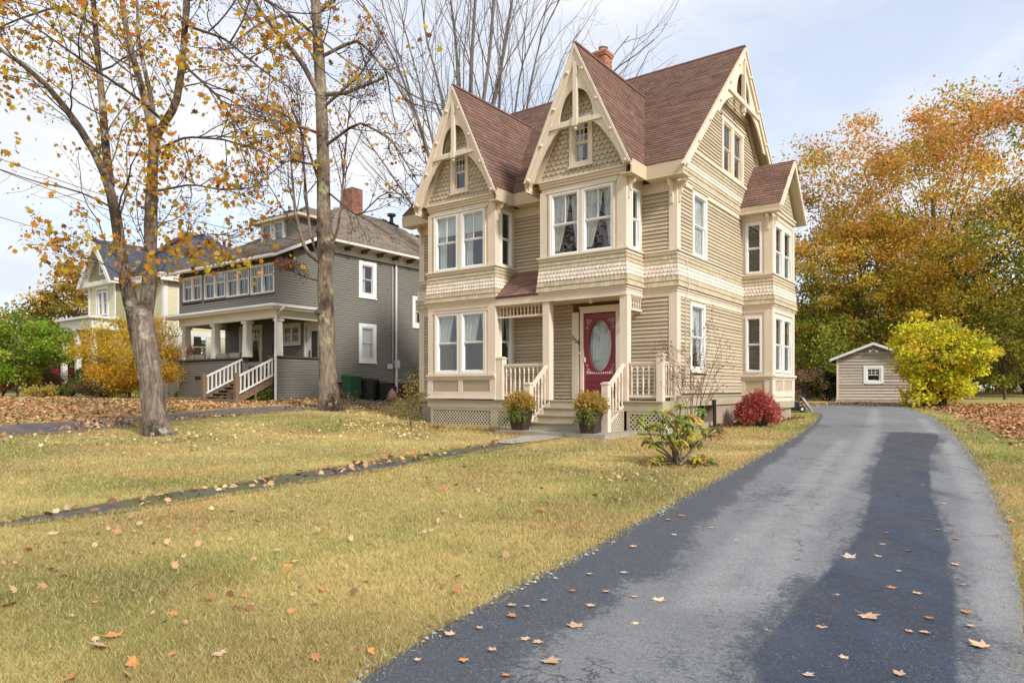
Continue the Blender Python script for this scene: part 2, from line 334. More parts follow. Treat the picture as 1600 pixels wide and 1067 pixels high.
def asphalt():
    m = bpy.data.materials.new('driveway_asphalt'); m.use_nodes = True; t = m.node_tree; N = t.nodes; K = t.links.new; bs = N['Principled BSDF']
    co = N.new('ShaderNodeTexCoord'); P = co.outputs['Object']
    def noise(sc, det=6, ro=0.6, st=(1, 1, 1), dist=0.0):
        ma = N.new('ShaderNodeMapping'); ma.inputs['Scale'].default_value = st; K(P, ma.inputs[0])
        n = N.new('ShaderNodeTexNoise'); n.inputs['Scale'].default_value = sc; n.inputs['Detail'].default_value = det; n.inputs['Roughness'].default_value = ro; n.inputs['Distortion'].default_value = dist; K(ma.outputs[0], n.inputs['Vector']); return n.outputs['Fac']
    def mrange(x, a, b, c, d):
        r = N.new('ShaderNodeMapRange'); r.inputs[1].default_value = a; r.inputs[2].default_value = b; r.inputs[3].default_value = c; r.inputs[4].default_value = d; K(x, r.inputs[0]); return r.outputs[0]
    def math_(op, a, b):
        r = N.new('ShaderNodeMath'); r.operation = op
        for n_, x in enumerate((a, b)):
            if isinstance(x, (int, float)): r.inputs[n_].default_value = x
            else: K(x, r.inputs[n_])
        return r.outputs[0]
    def mixc(fac, a, b):
        r = N.new('ShaderNodeMix'); r.data_type = 'RGBA'
        K(fac, r.inputs[0])
        for n_, x in ((6, a), (7, b)):
            if isinstance(x, tuple): r.inputs[n_].default_value = (*x, 1)
            else: K(x, r.inputs[n_])
        return r.outputs[2]
    at_ = N.new('ShaderNodeAttribute'); at_.attribute_name = 'tint'; sp = N.new('ShaderNodeSeparateColor'); K(at_.outputs['Color'], sp.inputs[0])
    damp, wet, wear = sp.outputs[0], sp.outputs[1], sp.outputs[2]
    nb = math_('ADD', math_('MULTIPLY', math_('SUBTRACT', noise(1.1, 8, 0.66, (1, 0.55, 1), 0.6), 0.5), 2.1), math_('ADD', math_('MULTIPLY', math_('SUBTRACT', noise(9.0, 6, 0.7), 0.5), 0.55), math_('MULTIPLY', math_('SUBTRACT', noise(26.0, 6, 0.85), 0.5), 2.0)))
    dmask = mrange(math_('ADD', damp, nb), 0.40, 0.66, 0, 1)
    nb2 = math_('ADD', math_('MULTIPLY', math_('SUBTRACT', noise(1.6, 7, 0.66, (1, 0.5, 1), 0.5), 0.5), 1.1), math_('MULTIPLY', math_('SUBTRACT', noise(24.0, 5, 0.8), 0.5), 0.6))
    wmask = mrange(math_('ADD', wet, nb2), 0.38, 0.66, 0, 1)
    grain = noise(150, 3, 0.85); stone = noise(55, 4, 0.8)
    dry = mixc(mrange(noise(0.8, 7, 0.65, (1, 0.4, 1)), 0.3, 0.7, 0, 1), (0.135, 0.137, 0.14), (0.195, 0.195, 0.195))
    dry = mixc(mrange(math_('ADD', wear, math_('MULTIPLY', math_('SUBTRACT', noise(3.5, 7, 0.7), 0.5), 1.0)), 0.35, 0.9, 0, 0.75), dry, (0.265, 0.26, 0.255))
    c = mixc(dmask, dry, (0.064, 0.069, 0.082)); c = mixc(wmask, c, mixc(mrange(noise(2.2, 6, 0.65, (1, 0.4, 1)), 0.35, 0.65, 0, 1), (0.024, 0.033, 0.055), (0.040, 0.054, 0.088))); c = mixc(math_('MULTIPLY', mrange(noise(75, 2, 0.6), 0.60, 0.70, 0, 0.55), math_('ADD', math_('MULTIPLY', dmask, 0.8), 0.2)), c, (0.24, 0.245, 0.25))  # wet asphalt is darker; its blue tint paints in the reflected sky
    vo = N.new('ShaderNodeTexVoronoi'); vo.feature = 'DISTANCE_TO_EDGE'; vo.inputs['Scale'].default_value = 1.6
    wob = N.new('ShaderNodeTexNoise'); wob.inputs['Scale'].default_value = 3.0; wob.inputs['Detail'].default_value = 5; K(P, wob.inputs['Vector'])
    va = N.new('ShaderNodeVectorMath'); va.operation = 'ADD'; K(P, va.inputs[0]); K(wob.outputs['Color'], va.inputs[1]); K(va.outputs[0], vo.inputs['Vector'])
    crack = math_('MULTIPLY', mrange(vo.outputs['Distance'], 0.0, 0.02, 1, 0), mrange(noise(0.45, 2, 0.5), 0.51, 0.58, 0, 0.85)); c = mixc(crack, c, (0.03, 0.03, 0.03))
    hs = N.new('ShaderNodeHueSaturation'); K(mrange(math_('ADD', math_('MULTIPLY', grain, 0.6), math_('MULTIPLY', stone, 0.4)), 0.35, 0.65, 0.38, 1.75), hs.inputs['Value']); K(c, hs.inputs['Color']); K(hs.outputs[0], bs.inputs['Base Color'])
    rough = math_('SUBTRACT', 0.92, math_('ADD', math_('MULTIPLY', dmask, 0.26), math_('MULTIPLY', wmask, mrange(noise(3.0, 5, 0.6), 0.35, 0.65, 0.26, 0.40))))
    K(rough, bs.inputs['Roughness']); bs.inputs['Specular IOR Level'].default_value = 0.4
    bp = N.new('ShaderNodeBump'); bp.inputs['Strength'].default_value = 0.55; bp.inputs['Distance'].default_value = 0.006; K(math_('ADD', grain, stone), bp.inputs['Height']); K(bp.outputs[0], bs.inputs['Normal'])
    return m
def soft(x, a, b): t_ = np.clip((x - a) / (b - a), 0, 1); return t_ * t_ * (3 - 2 * t_)
def dist_line(x, y, pts):
    best = np.full(x.shape, 1e9)
    for a, b2 in zip(pts, pts[1:]):
        ax, ay, bx, by = a[0], a[1], b2[0], b2[1]; dx, dy = bx - ax, by - ay
        t_ = np.clip(((x - ax) * dx + (y - ay) * dy) / (dx * dx + dy * dy), 0, 1); best = np.minimum(best, np.hypot(x - ax - t_ * dx, y - ay - t_ * dy))
    return best
def drive_tint(x, y):
    """damp edge strip, the wet streak where water runs, pale wheel wear"""
    wetl = poly_at([(1330, 1067), (1345, 1017), (1365, 958), (1392, 898), (1412, 839), (1410, 790), (1407, 750), (1412, 720), (1424, 690), (1428, 680)])
    wetw = np.interp(y, [2.5, 4, 5, 6.2, 8, 9.7, 13, 15, 17], [0.50, 0.48, 0.43, 0.37, 0.36, 0.38, 0.43, 0.56, 0.54])
    d = dist_line(x, y, [(wetl[0].x - 0.15, -3)] + [(p.x, p.y) for p in wetl]); wet = 1 - soft(d / wetw, 0.72, 1.12)
    wet = np.where(y > 18.6, 0, wet)
    el = dist_line(x, y, [(p[0], p[1]) for p in dl]); ew = np.interp(y, [2, 4, 6, 9, 14, 20], [0.95, 0.88, 0.80, 0.62, 0.42, 0.25])
    damp = 1 - soft(el / ew, 0.45, 1.25)
    damp = np.maximum(damp, 0.62 * (1 - soft(d / wetw, 0.95, 1.55)))
    damp = np.maximum(damp, 0.42 * (1 - soft(np.abs(y - 8.4), 0.1, 0.9))); damp = np.maximum(damp, 0.42 * (1 - soft(y, 3.0, 5.2)))
    damp = np.maximum(damp, 0.5 * np.exp(-((y - 19.5) / 1.2) ** 2))
    w1 = poly_at([(1170, 950), (1250, 830), (1320, 745), (1362, 680), (1368, 640)]); w2 = poly_at([(1570, 980), (1545, 850), (1530, 790), (1490, 710), (1440, 655)])
    w0 = poly_at([(1080, 960), (1190, 830), (1260, 760), (1320, 690)])
    wear = np.maximum.reduce([0.8 * np.exp(-(dist_line(x, y, [(p.x, p.y) for p in w]) / s) ** 2) for w, s in ((w1, 0.28), (w2, 0.22), (w0, 0.25))])
    return np.stack([damp, wet, wear], -1)
tint = drive_tint(v[:, 0], v[:, 1])
drive_mat = asphalt()
o = mobj('driveway', raw_mesh('driveway', v, f, tint, True), drive_mat, kind='structure')
cv = [(p[0], p[1], gz(p[0], p[1]) + 0.03) for p in court]
cc = resample([court[i] for i in range(len(court))], 60)
cm = np.concatenate([cc, (ground(cc[:, 0], cc[:, 1]) + 0.016)[:, None]], 1)
me = raw_mesh('driveway_court', cm, [tuple(reversed(range(60)))] if False else [tuple(range(60))], np.tile([0.25, 0, 0.2], (60, 1)))
o = mobj('driveway_court', me, drive_mat, kind='structure')
if me.polygons[0].normal.z < 0: me.flip_normals()

# neighbour's lane and the front walk
def strip(name, up, lo, lift, mat, n=50, crown=0.0, jit=0.02, kind='structure', seed=0, m_=8, mound=None):
    a, b = resample(up, n), resample(lo, n); gg = np.random.default_rng(seed)
    a[1:-1] += gg.normal(0, jit, a[1:-1].shape); b[1:-1] += gg.normal(0, jit, b[1:-1].shape)
    kk = np.linspace(0, 1, m_ + 1)[None, :, None]; g2 = a[:, None, :] * (1 - kk) + b[:, None, :] * kk
    vv = np.concatenate([g2, (ground(g2[..., 0], g2[..., 1]) + lift + crown * np.sin(np.pi * kk[..., 0]))[..., None]], 2).reshape(-1, 3)
    i, j = np.meshgrid(np.arange(n - 1), np.arange(m_), indexing='ij'); q = (i * (m_ + 1) + j).ravel()
    ff = np.stack([q, q + m_ + 1, q + m_ + 2, q + 1], 1)
    return mobj(name, raw_mesh(name, vv, ff, smooth=True), mat, kind=kind)
M['lane'] = material('old_lane_asphalt', (0.11, 0.095, 0.09), 0.9, 0.35, 3.0, 0.6, 40, dirt=((0.24, 0.16, 0.10), 2.5, 0.47, 0.75))
M['walk'] = material('mossy_walk', (0.095, 0.085, 0.072), 0.85, 0.4, 3.0, 0.7, 30, dirt=((0.12, 0.125, 0.015), 0.8, 0.47, 0.95))
lane_up = poly_at([(-700, 722), (-260, 686), (0, 665), (210, 653), (350, 639.5), (490, 632), (600, 627)]); lane_lo = poly_at([(-700, 748), (-260, 705), (0, 683), (105, 677), (210, 665.5), (315, 654), (490, 641), (620, 634)])
strip('lane', lane_up, lane_lo, 0.02, M['lane'], seed=2)
walk_up = poly_at([(-900, 1008), (-600, 936), (-250, 862), (0, 817), (87, 801), (175, 786), (245, 774), (350, 759.5), (455, 742), (560, 724.5), (687, 707), (762, 694.5), (811, 683)])
walk_lo = poly_at([(-900, 1030), (-600, 953), (-250, 874), (0, 825), (140, 808), (280, 788), (420, 765), (560, 742), (687, 721), (762, 706), (811, 697), (860, 688)])
strip('front_walk', walk_up, walk_lo, 0.012, M['walk'], seed=3, jit=0.03)
M['slabconc'] = material('pale_concrete_slab', (0.36, 0.32, 0.27), 0.85, 0.15, 2.5, 0.4, 40, dirt=((0.16, 0.14, 0.09), 1.5, 0.6, 0.5))
strip('walk_slab', poly_at([(768, 693), (820, 682.5), (845, 681)]), poly_at([(800, 695), (845, 690), (880, 684.5)]), 0.03, M['slabconc'], n=8, jit=0.0, m_=3)
walk_poly = walk_up + list(reversed(walk_lo)); lane_poly = lane_up + list(reversed(lane_lo))

# lawn: one sheet out to the horizon
def axis(lo, hi, step, far):
    a = list(np.arange(lo, hi + 1e-6, step)); s = step; x = hi
    while x < far: s *= 1.35; x += s; a.append(x)
    s = step; x = lo; b = []
    while x > -far: s *= 1.35; x -= s; b.append(x)
    return np.array(b[::-1] + a)
ax, ay = axis(-30, 26, 0.5, 900), axis(-4, 48, 0.5, 900)
XX, YY = np.meshgrid(ax, ay); gv = np.stack([XX, YY, ground(XX, YY)], -1).reshape(-1, 3)
n_ = len(ax); i, j = np.meshgrid(np.arange(len(ay) - 1), np.arange(n_ - 1), indexing='ij'); q = (i * n_ + j).ravel()
def vnoise(x, y, sc, seed):
    """smooth value noise"""
    gg = np.random.default_rng(seed); T = gg.random((256, 256)); x = np.asarray(x) * sc + 71.3; y = np.asarray(y) * sc + 37.7
    xi, yi = np.floor(x).astype(int), np.floor(y).astype(int); u, w = x - xi, y - yi; u = u * u * (3 - 2 * u); w = w * w * (3 - 2 * w)
    t = lambda a, b2: T[a % 256, b2 % 256]
    return (t(xi, yi) * (1 - u) + t(xi + 1, yi) * u) * (1 - w) + (t(xi, yi + 1) * (1 - u) + t(xi + 1, yi + 1) * u) * w
def turf_color(x, y):
    """straw coloured autumn lawn with greener patches"""
    a = 0.5 * vnoise(x, y, 0.45, 1) + 0.3 * vnoise(x, y, 1.3, 2) + 0.2 * vnoise(x, y, 4.0, 3); a = soft(a, 0.36, 0.64)
    green = np.clip(0.22 + 0.66 * a + 0.30 * soft(np.asarray(x), 5.0, 8.0) * (np.asarray(y) < 30) + 0.25 * soft(np.asarray(y), 15.5, 19) * (np.asarray(x) > 0), 0, 1)[..., None]
    c = np.array([0.52, 0.395, 0.16]) * (1 - green) + np.array([0.265, 0.26, 0.072]) * green
    b = (0.75 * soft(0.6 * vnoise(x, y, 0.62, 5) + 0.4 * vnoise(x, y, 2.3, 6), 0.52, 0.74))[..., None]; c = c * (1 - b) + np.array([0.44, 0.285, 0.12]) * b
    return c * (0.72 + 0.52 * vnoise(x, y, 0.9, 7))[..., None]
tc_ = turf_color(gv[:, 0], gv[:, 1])
far_ = soft(gv[:, 1], 40, 60)[:, None]; tc_ = tc_ * (1 - far_) + np.array([0.12, 0.11, 0.04]) * far_
M['turf'] = material('turf_soil', (0.92, 0.92, 0.92), 0.95, 0.3, 7.0, 0.9, 35, tint=True, spec=0.1, dirt=((0.17, 0.12, 0.05), 1.4, 0.58, 0.55))
mobj('lawn', raw_mesh('lawn', gv, np.stack([q, q + 1, q + n_ + 1, q + n_], 1), tc_, True), M['turf'], kind='structure')

# house, bed and court outlines that carry no grass
def hpt(x, y): c, s = math.cos(HROT), math.sin(HROT); return (HC[0] + x * c - y * s, HC[1] + x * s + y * c)
HC = ((1057 - CX) / F * 17.2, 17.2); HROT = math.atan2(-0.5906, 0.8070)
house_poly = [hpt(-8.9, 9), hpt(-8.9, -0.1), hpt(-7.6, -1.0), hpt(-3.8, -1.0), hpt(-3.8, -2.6), hpt(-0.6, -2.6), hpt(-0.6, -1.0), hpt(0.1, -1.0), hpt(0.1, 5.1), hpt(1, 5.1), hpt(1, 9)]
bare = [drive_poly, [(p[0], p[1]) for p in walk_poly], [(p[0], p[1]) for p in lane_poly], house_poly]
def frustum_pts(n, y0, y1, gg, power=1.0, xlo=-0.95, xhi=0.92):
    y = y0 * (y1 / y0) ** gg.random(n) if power == 1.0 else y0 + (y1 - y0) * gg.random(n) ** power
    return gg.uniform(xlo, xhi, n) * (y + 1.6), y
gg = np.random.default_rng(21)
X, Y, HT, WD = [], [], [], []
for n, y0, y1, h, w in ((390000, 2.6, 5.5, 0.030, 0.0042), (290000, 5.0, 10, 0.032, 0.007), (180000, 9, 17, 0.036, 0.012), (90000, 16, 30, 0.042, 0.022)):
    x, y = frustum_pts(n, y0, y1, gg); j_ = np.exp(gg.normal(0, 0.13, n)); x, y = x * j_, y * j_; ok = y > 2.2
    for pl in bare: ok &= ~inside(x, y, pl)
    X.append(x[ok]); Y.append(y[ok]); HT.append(h * gg.uniform(0.5, 1.5, ok.sum())); WD.append(w * gg.uniform(0.7, 1.3, ok.sum()))
# longer fringe along the drive and the walk
for line, n in ((dl, 14000), (dr, 5000), (walk_lo, 4500), (walk_up, 4500), (lane_lo, 4000)):
    P_ = resample(line, 4000); s = gg.integers(0, 4000, n); wd_ = 0.018 if line is walk_lo or line is walk_up else 0.05; x = P_[s, 0] + gg.normal(0, wd_, n); y = P_[s, 1] + gg.normal(0, wd_, n)
    ok = (y > 2.2); X.append(x[ok]); Y.append(y[ok]); HT.append(0.055 * gg.uniform(0.5, 1.3, ok.sum())); WD.append(np.clip(0.0012 * y[ok], 0.005, 0.02))
X, Y, HT, WD = map(np.concatenate, (X, Y, HT, WD)); n = len(X)
th = gg.uniform(0, 6.283, n); ln = gg.normal(0, 0.75, (n, 2)) * HT[:, None]; zz = ground(X, Y)
p0 = np.stack([X - np.cos(th) * WD / 2, Y - np.sin(th) * WD / 2, zz - 0.004], 1); p1 = np.stack([X + np.cos(th) * WD / 2, Y + np.sin(th) * WD / 2, zz - 0.004], 1); p2 = np.stack([X + ln[:, 0], Y + ln[:, 1], zz + HT], 1)
gc = turf_color(X, Y) * gg.uniform(0.75, 1.35, (n, 1)); dry = gg.random(n) < 0.30; gc[dry] = np.array([0.60, 0.475, 0.24]) * gg.uniform(0.8, 1.2, (dry.sum(), 1)); gr = gg.random(n) < 0.10; gc[gr] = np.array([0.20, 0.215, 0.05]) * gg.uniform(0.8, 1.3, (gr.sum(), 1))
gv = np.stack([p0, p1, p2], 1).reshape(-1, 3)
mobj('grass', raw_mesh('grass', gv, np.arange(3 * n).reshape(-1, 3), np.repeat(gc, 3, 0)), M['grass'], kind='stuff')

def edge_crumbs(name, line, n, seed, cols):
    g_ = np.random.default_rng(seed); P_ = resample(line, 6000); s = g_.integers(300, 5200, n); x = P_[s, 0] + g_.normal(0.03, 0.045, n); y = P_[s, 1] + g_.normal(0, 0.045, n); z = ground(x, y) + 0.026; r = g_.uniform(0.004, 0.017, n) * np.where(vnoise(x, y, 1.7, 9) > 0.5, 1.25, 0.5)
    a = g_.uniform(0, 6.28, n)[:, None] + np.array([0, 2.1, 4.2])[None, :]; k = r[:, None] * g_.uniform(0.6, 1.4, (n, 3))
    base = np.stack([x[:, None] + np.cos(a) * k, y[:, None] + np.sin(a) * k, np.repeat(z[:, None], 3, 1)], -1); top = np.stack([x, y, z + r * 0.6], -1)[:, None, :]
    V = np.concatenate([base, top], 1).reshape(-1, 3); b = np.arange(n)[:, None] * 4; f_ = np.concatenate([b + np.array([0, 1, 3]), b + np.array([1, 2, 3]), b + np.array([2, 0, 3])])
    c = np.array(cols)[g_.integers(0, len(cols), n)] * g_.uniform(0.7, 1.2, (n, 1)); mobj(name, raw_mesh(name, V, f_, np.repeat(c, 4, 0)), M['crumb'], kind='stuff')
M['crumb'] = material('loose_stone_crumb', (1, 1, 1), 0.9, 0.2, 30, 0.0, tint=True)
edge_crumbs('gravel', dl, 1500, 71, [(0.34, 0.37, 0.33), (0.42, 0.41, 0.36), (0.16, 0.13, 0.09)])
edge_crumbs('gravel', dr, 900, 72, [(0.30, 0.28, 0.24), (0.16, 0.13, 0.09)])
# ------------------------------------------------------------------ shared builders for houses
def Z(z): return z + EYE
def shingle_mesh(name, p, r, up, width, length, e=0.14, tab=0.30, lift=0.02, seed=1, vary=0.16, clip=None):
    """overlapping roof shingles: p eave corner, r along the eave, up the slope (unit vectors)"""
    g = np.random.default_rng(seed); p, r, up = np.array(p, float), np.array(r, float), np.array(up, float); n = np.cross(r, up)
    V, C = [], []
    for i in range(int(math.ceil(length / e))):
        t0 = i * e; t1 = min(t0 + e * 1.2, length); off = g.random() * tab
        a = np.arange(-off, width, tab); b = np.minimum(a + tab - 0.008, width); a = np.maximum(a, 0)
        k = b > a + 0.02; a, b = a[k], b[k]
        if clip is not None:
            k = clip((a + b) / 2, t0 + e / 2); a, b = a[k], b[k]
        if not len(a): continue
        l = lift * (0.8 + 0.5 * g.random(len(a)))
        dip = g.normal(0, 0.004, len(a))
        def q(s, t, h): return p + s[:, None] * r + (t)[:, None] * up + h[:, None] * n
        T0, T1 = t0 + dip, np.full(len(a), t1)
        V.append(np.stack([q(a, T0, l * 0), q(b, T0, l * 0), q(b, T0, l), q(a, T0, l), q(b, T1, l * 0 + 0.004), q(a, T1, l * 0 + 0.004)], 1))
        c = (1 + g.uniform(-vary, vary, len(a))) * (1 + g.normal(0, 0.05)); C.append(np.repeat(np.clip(np.stack([c, c * g.uniform(0.96, 1.03, len(a)), c * g.uniform(0.94, 1.05, len(a))], 1), 0.3, 1.8), 6, 0).reshape(len(a), 6, 3))
    V = np.concatenate(V); C = np.concatenate(C); m = len(V); base = np.arange(m)[:, None] * 6
    f = np.concatenate([base + np.array([0, 1, 2, 3]), base + np.array([3, 2, 4, 5])])
    return raw_mesh(name, V.reshape(-1, 3), f, C.reshape(-1, 3))
def scallop_template(w, h, t=0.012, flat=False):
    """front outline of one shingle: square top, rounded butt"""
    pts = [(-w / 2, h), (-w / 2, w * 0.42)]
    pts += [] if flat else [(-w / 2 * math.cos(a), w * 0.42 - w * 0.42 * math.sin(a)) for a in np.linspace(0.35, math.pi - 0.35, 5)]
    pts += [(w / 2, w * 0.42), (w / 2, h)]
    if flat: pts = [(-w / 2, h), (-w / 2, 0), (w / 2, 0), (w / 2, h)]
    return pts
def shingle_rows(V, Fc, C, f, h0, h1, z0, z1, w, out, flat, seed, hl=None, jitter=0.0):
    """one course of wall shingles between z0 (butt) and z1; out(z) is the wall surface offset"""
    g = np.random.default_rng(seed); off = g.random() * w; h = h0 - off
    e = z1 - z0
    while h < h1:
        ww = w * (g.uniform(0.7, 1.5) if flat else 1.0)
        a, b = max(h, h0), min(h + ww - 0.006, h1); h += ww
        if b - a < 0.015: continue
        dz = g.normal(0, jitter) if jitter else 0
        if flat: poly = [(a, z1 + 0.02), (a, z0 + dz), (b, z0 + dz), (b, z1 + 0.02)]
        else:
            poly = [(hh, zz) for hh, zz in [((a + b) / 2 + px * (b - a) / w, z0 + pz) for px, pz in scallop_template(w, e + 0.02)]]
        b0 = len(V); n = len(poly)
        lip = 0.026
        for o2 in (lip, 0.0):
            for hh, zz in poly:
                k = (z1 + 0.02 - zz) / (e + 0.02)
                V.append(tuple(f.P(hh, out(zz) + 0.004 + o2 * k, zz)))
        Fc.append(tuple(b0 + i for i in range(n)))
        for i in range(n - 1): Fc.append((b0 + i, b0 + n + i, b0 + n + i + 1, b0 + i + 1))
        c = g.uniform(0.9, 1.1); C.extend([(c, c * g.uniform(0.98, 1.02), c * g.uniform(0.95, 1.03))] * (2 * n))

PANE = {}
def window(parent, f, h0, h1, z0, z1, fw=0.06, mat='white', grid=None, curtain=None, rail=0.5, name='window', o=0.0, sashes=1, seed=0, lower_grid=None, refl='glass'):
    """double hung sash window; h0..z1 is the outside of the frame. One part with panes, muntins and curtains as sub-parts"""
    fr = MB()
    f.hexa(fr, h0, h0 + fw, z0, z1, o - 0.10, o + 0.03); f.hexa(fr, h1 - fw, h1, z0, z1, o - 0.10, o + 0.03)
    f.hexa(fr, h0 + fw, h1 - fw, z1 - fw, z1, o - 0.10, o + 0.03); f.hexa(fr, h0 + fw, h1 - fw, z0, z0 + fw, o - 0.10, o + 0.038)
    zm = z0 + fw + (z1 - z0 - 2 * fw) * rail; s = 0.022; a, b = h0 + fw, h1 - fw; c, d = z0 + fw, z1 - fw
    for (p, q, oo) in ((c, zm, -0.055), (zm, d, -0.025)):
        f.hexa(fr, a, a + s, p, q, o + oo - 0.02, o + oo + 0.012); f.hexa(fr, b - s, b, p, q, o + oo - 0.02, o + oo + 0.012)
        f.hexa(fr, a + s, b - s, p, p + s * 1.3, o + oo - 0.02, o + oo + 0.012); f.hexa(fr, a + s, b - s, q - s * 1.3, q, o + oo - 0.02, o + oo + 0.012)
    w = fr.build(name, M[mat], parent)
    for (p, q, oo, gr) in ((c + s, zm - s, -0.058, lower_grid), (zm + s, d - s, -0.028, grid)):
        pm = MB(); f.hexa(pm, a + s, b - s, p, q, o + oo - 0.004, o + oo); pm.build('pane', M[refl], w)
        if gr:
            mm = MB()
            for i in range(1, gr[0]):
                x = a + s + (b - a - 2 * s) * i / gr[0]; f.hexa(mm, x - 0.011, x + 0.011, p, q, o + oo + 0.001, o + oo + 0.014)
            for i in range(1, gr[1]):
                z = p + (q - p) * i / gr[1]; f.hexa(mm, a + s, b - s, z - 0.011, z + 0.011, o + oo + 0.002, o + oo + 0.013)
            mm.build('muntin', M[mat], w)
    g = np.random.default_rng(seed + 5)
    def sheet(nm, hl, hr, zt, zb, mtl, amp, waves, oo):
        nx, nz = 40, 14; V = []; ph = g.random() * 6
        for j in range(nz + 1):
            k = j / nz; z = zt + (zb - zt) * k; l, r = hl(k), hr(k)
            for i in range(nx + 1):
                x = i / nx; h = l + (r - l) * x
                V.append(tuple(f.P(h, o - oo + amp * math.sin(x * waves * 6.28 + ph) * (0.6 + 0.4 * math.sin(x * 9 + ph)), z)))
        Fq = [(j * (nx + 1) + i, j * (nx + 1) + i + 1, (j + 1) * (nx + 1) + i + 1, (j + 1) * (nx + 1) + i) for j in range(nz) for i in range(nx)]
        mobj(nm, raw_mesh(nm, V, Fq, smooth=True), M[mtl], w)
    W_ = b - a
    if curtain == 'parted':     # lace pair drawn aside, full length
        sheet('curtain', lambda k: a, lambda k: a + W_ * (0.62 - 0.40 * k ** 1.5), d, c + 0.1, 'curtain', 0.02, 5, 0.10)
        sheet('curtain', lambda k: a + W_ * (0.66 + 0.2 * k ** 1.5), lambda k: b, d, c + 0.1, 'curtain', 0.02, 4, 0.115)
    elif curtain == 'upper':    # tied half curtains over a dark lower sash
        sheet('curtain', lambda k: a, lambda k: a + W_ * (0.72 - 0.22 * k), d, zm - 0.02, 'curtain', 0.018, 4, 0.10)
        sheet('curtain', lambda k: a + W_ * (0.76 + 0.16 * k), lambda k: b, d, zm - 0.1, 'curtain', 0.018, 3, 0.11)
    elif curtain == 'blind':    # roller blind partly down
        sheet('blind', lambda k: a, lambda k: b, d, d - (d - zm) * 0.72, 'blind', 0.0, 1, 0.09)
        sheet('curtain', lambda k: a, lambda k: a + W_ * 0.35, d - 0.4, c, 'curtain', 0.02, 3, 0.14)
    elif curtain == 'full':
        sheet('curtain', lambda k: a, lambda k: b, d, c, 'curtain', 0.015, 6, 0.10)
    elif curtain == 'side':
        sheet('curtain', lambda k: a, lambda k: a + W_ * 0.45, d, c, 'curtain', 0.02, 4, 0.10)
    elif curtain == 'louver':
        mm = MB(); z = c
        while z < d: f.hexa(mm, a, b, z, z + 0.004, o - 0.17, o - 0.13, o - 0.19, o - 0.15) ; z += 0.05
        mm.build('blind', M['blind'], w)
    return w
def casing(parent, f, h0, h1, z0, z1, mat, wd=0.09, o=0.03, sill=True, name='window_casing'):
    m = MB()
    f.hexa(m, h0 - wd, h0, z0 - wd * 0.6, z1, 0.0, o); f.hexa(m, h1, h1 + wd, z0 - wd * 0.6, z1, 0.0, o)
    f.hexa(m, h0 - wd, h1 + wd, z1, z1 + wd * 1.1, 0.0, o + 0.004); f.hexa(m, h0 - wd * 1.15, h1 + wd * 1.15, z1 + wd * 1.1, z1 + wd * 1.1 + 0.03, 0.0, o + 0.035)
    if sill: f.hexa(m, h0 - wd * 1.2, h1 + wd * 1.2, z0 - wd * 0.6 - 0.045, z0 - wd * 0.6, 0.0, o + 0.05)
    f.hexa(m, h0, h1, z0 - wd * 0.6, z0, 0.0, o - 0.002)
    return m.build(name, M[mat], parent)
def clap(store, f, h0, h1, z0, z1, holes=(), e=0.1, hl=None, lip=0.027, back=0.004):
    """bevelled clapboards laid from z0 up; hl(z) narrows the courses under a gable"""
    z = z0
    while z < z1 - 0.02:
        zt = min(z + e, z1)
        a, b = (h0, h1) if hl is None else hl(zt)
        a, b = max(a, h0), min(b, h1)
        if b - a > 0.03:
            for s, t in spans(a, b, (z + zt) / 2, holes):
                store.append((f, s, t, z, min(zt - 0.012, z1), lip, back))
        z += e
def lay_boards(store, parent, mat, name, most=290):
    store.sort(key=lambda b: -(b[2] - b[1]))
    for f, s, t, z, zt, lip, back in store[:most]:
        mb = MB(); f.hexa(mb, s, t, z, zt, 0.0, lip, 0.0, back); mb.build(name, mat, parent)
    if store[most:]:
        mb = MB()
        for f, s, t, z, zt, lip, back in store[most:]: f.hexa(mb, s, t, z, zt, 0.0, lip, 0.0, back)
        mb.build(name, mat, parent, kind='stuff')
def gwall(mb, f, c, z0, z1, hw, holes=(), t=0.1, o=0.0, n=10, lo=None, hi=None):
    """gable wall cut in level slices; hw(z) is its half width about c"""
    zs = sorted({z0, z1} | {z for a in holes for z in a[2:4]} | set(np.linspace(z0, z1, n)))
    for a, b in zip(zs, zs[1:]):
        wa, wb = max(hw(a), 0.0), max(hw(b), 0.0); cuts = [h for h in holes if h[2] < (a + b) / 2 < h[3]]
        edges = [(c - wa, c - wb)] + [e for h in cuts for e in ((h[0], h[0]), (h[1], h[1]))] + [(c + wa, c + wb)]
        for i in range(0, len(edges), 2):
            (la, lb), (ra, rb) = edges[i], edges[i + 1]
            if ra - la < 0.005: continue
            mb.hexa([f.P(la, o - t, a), f.P(ra, o - t, a), f.P(ra, o, a), f.P(la, o, a), f.P(lb, o - t, b), f.P(rb, o - t, b), f.P(rb, o, b), f.P(lb, o, b)])
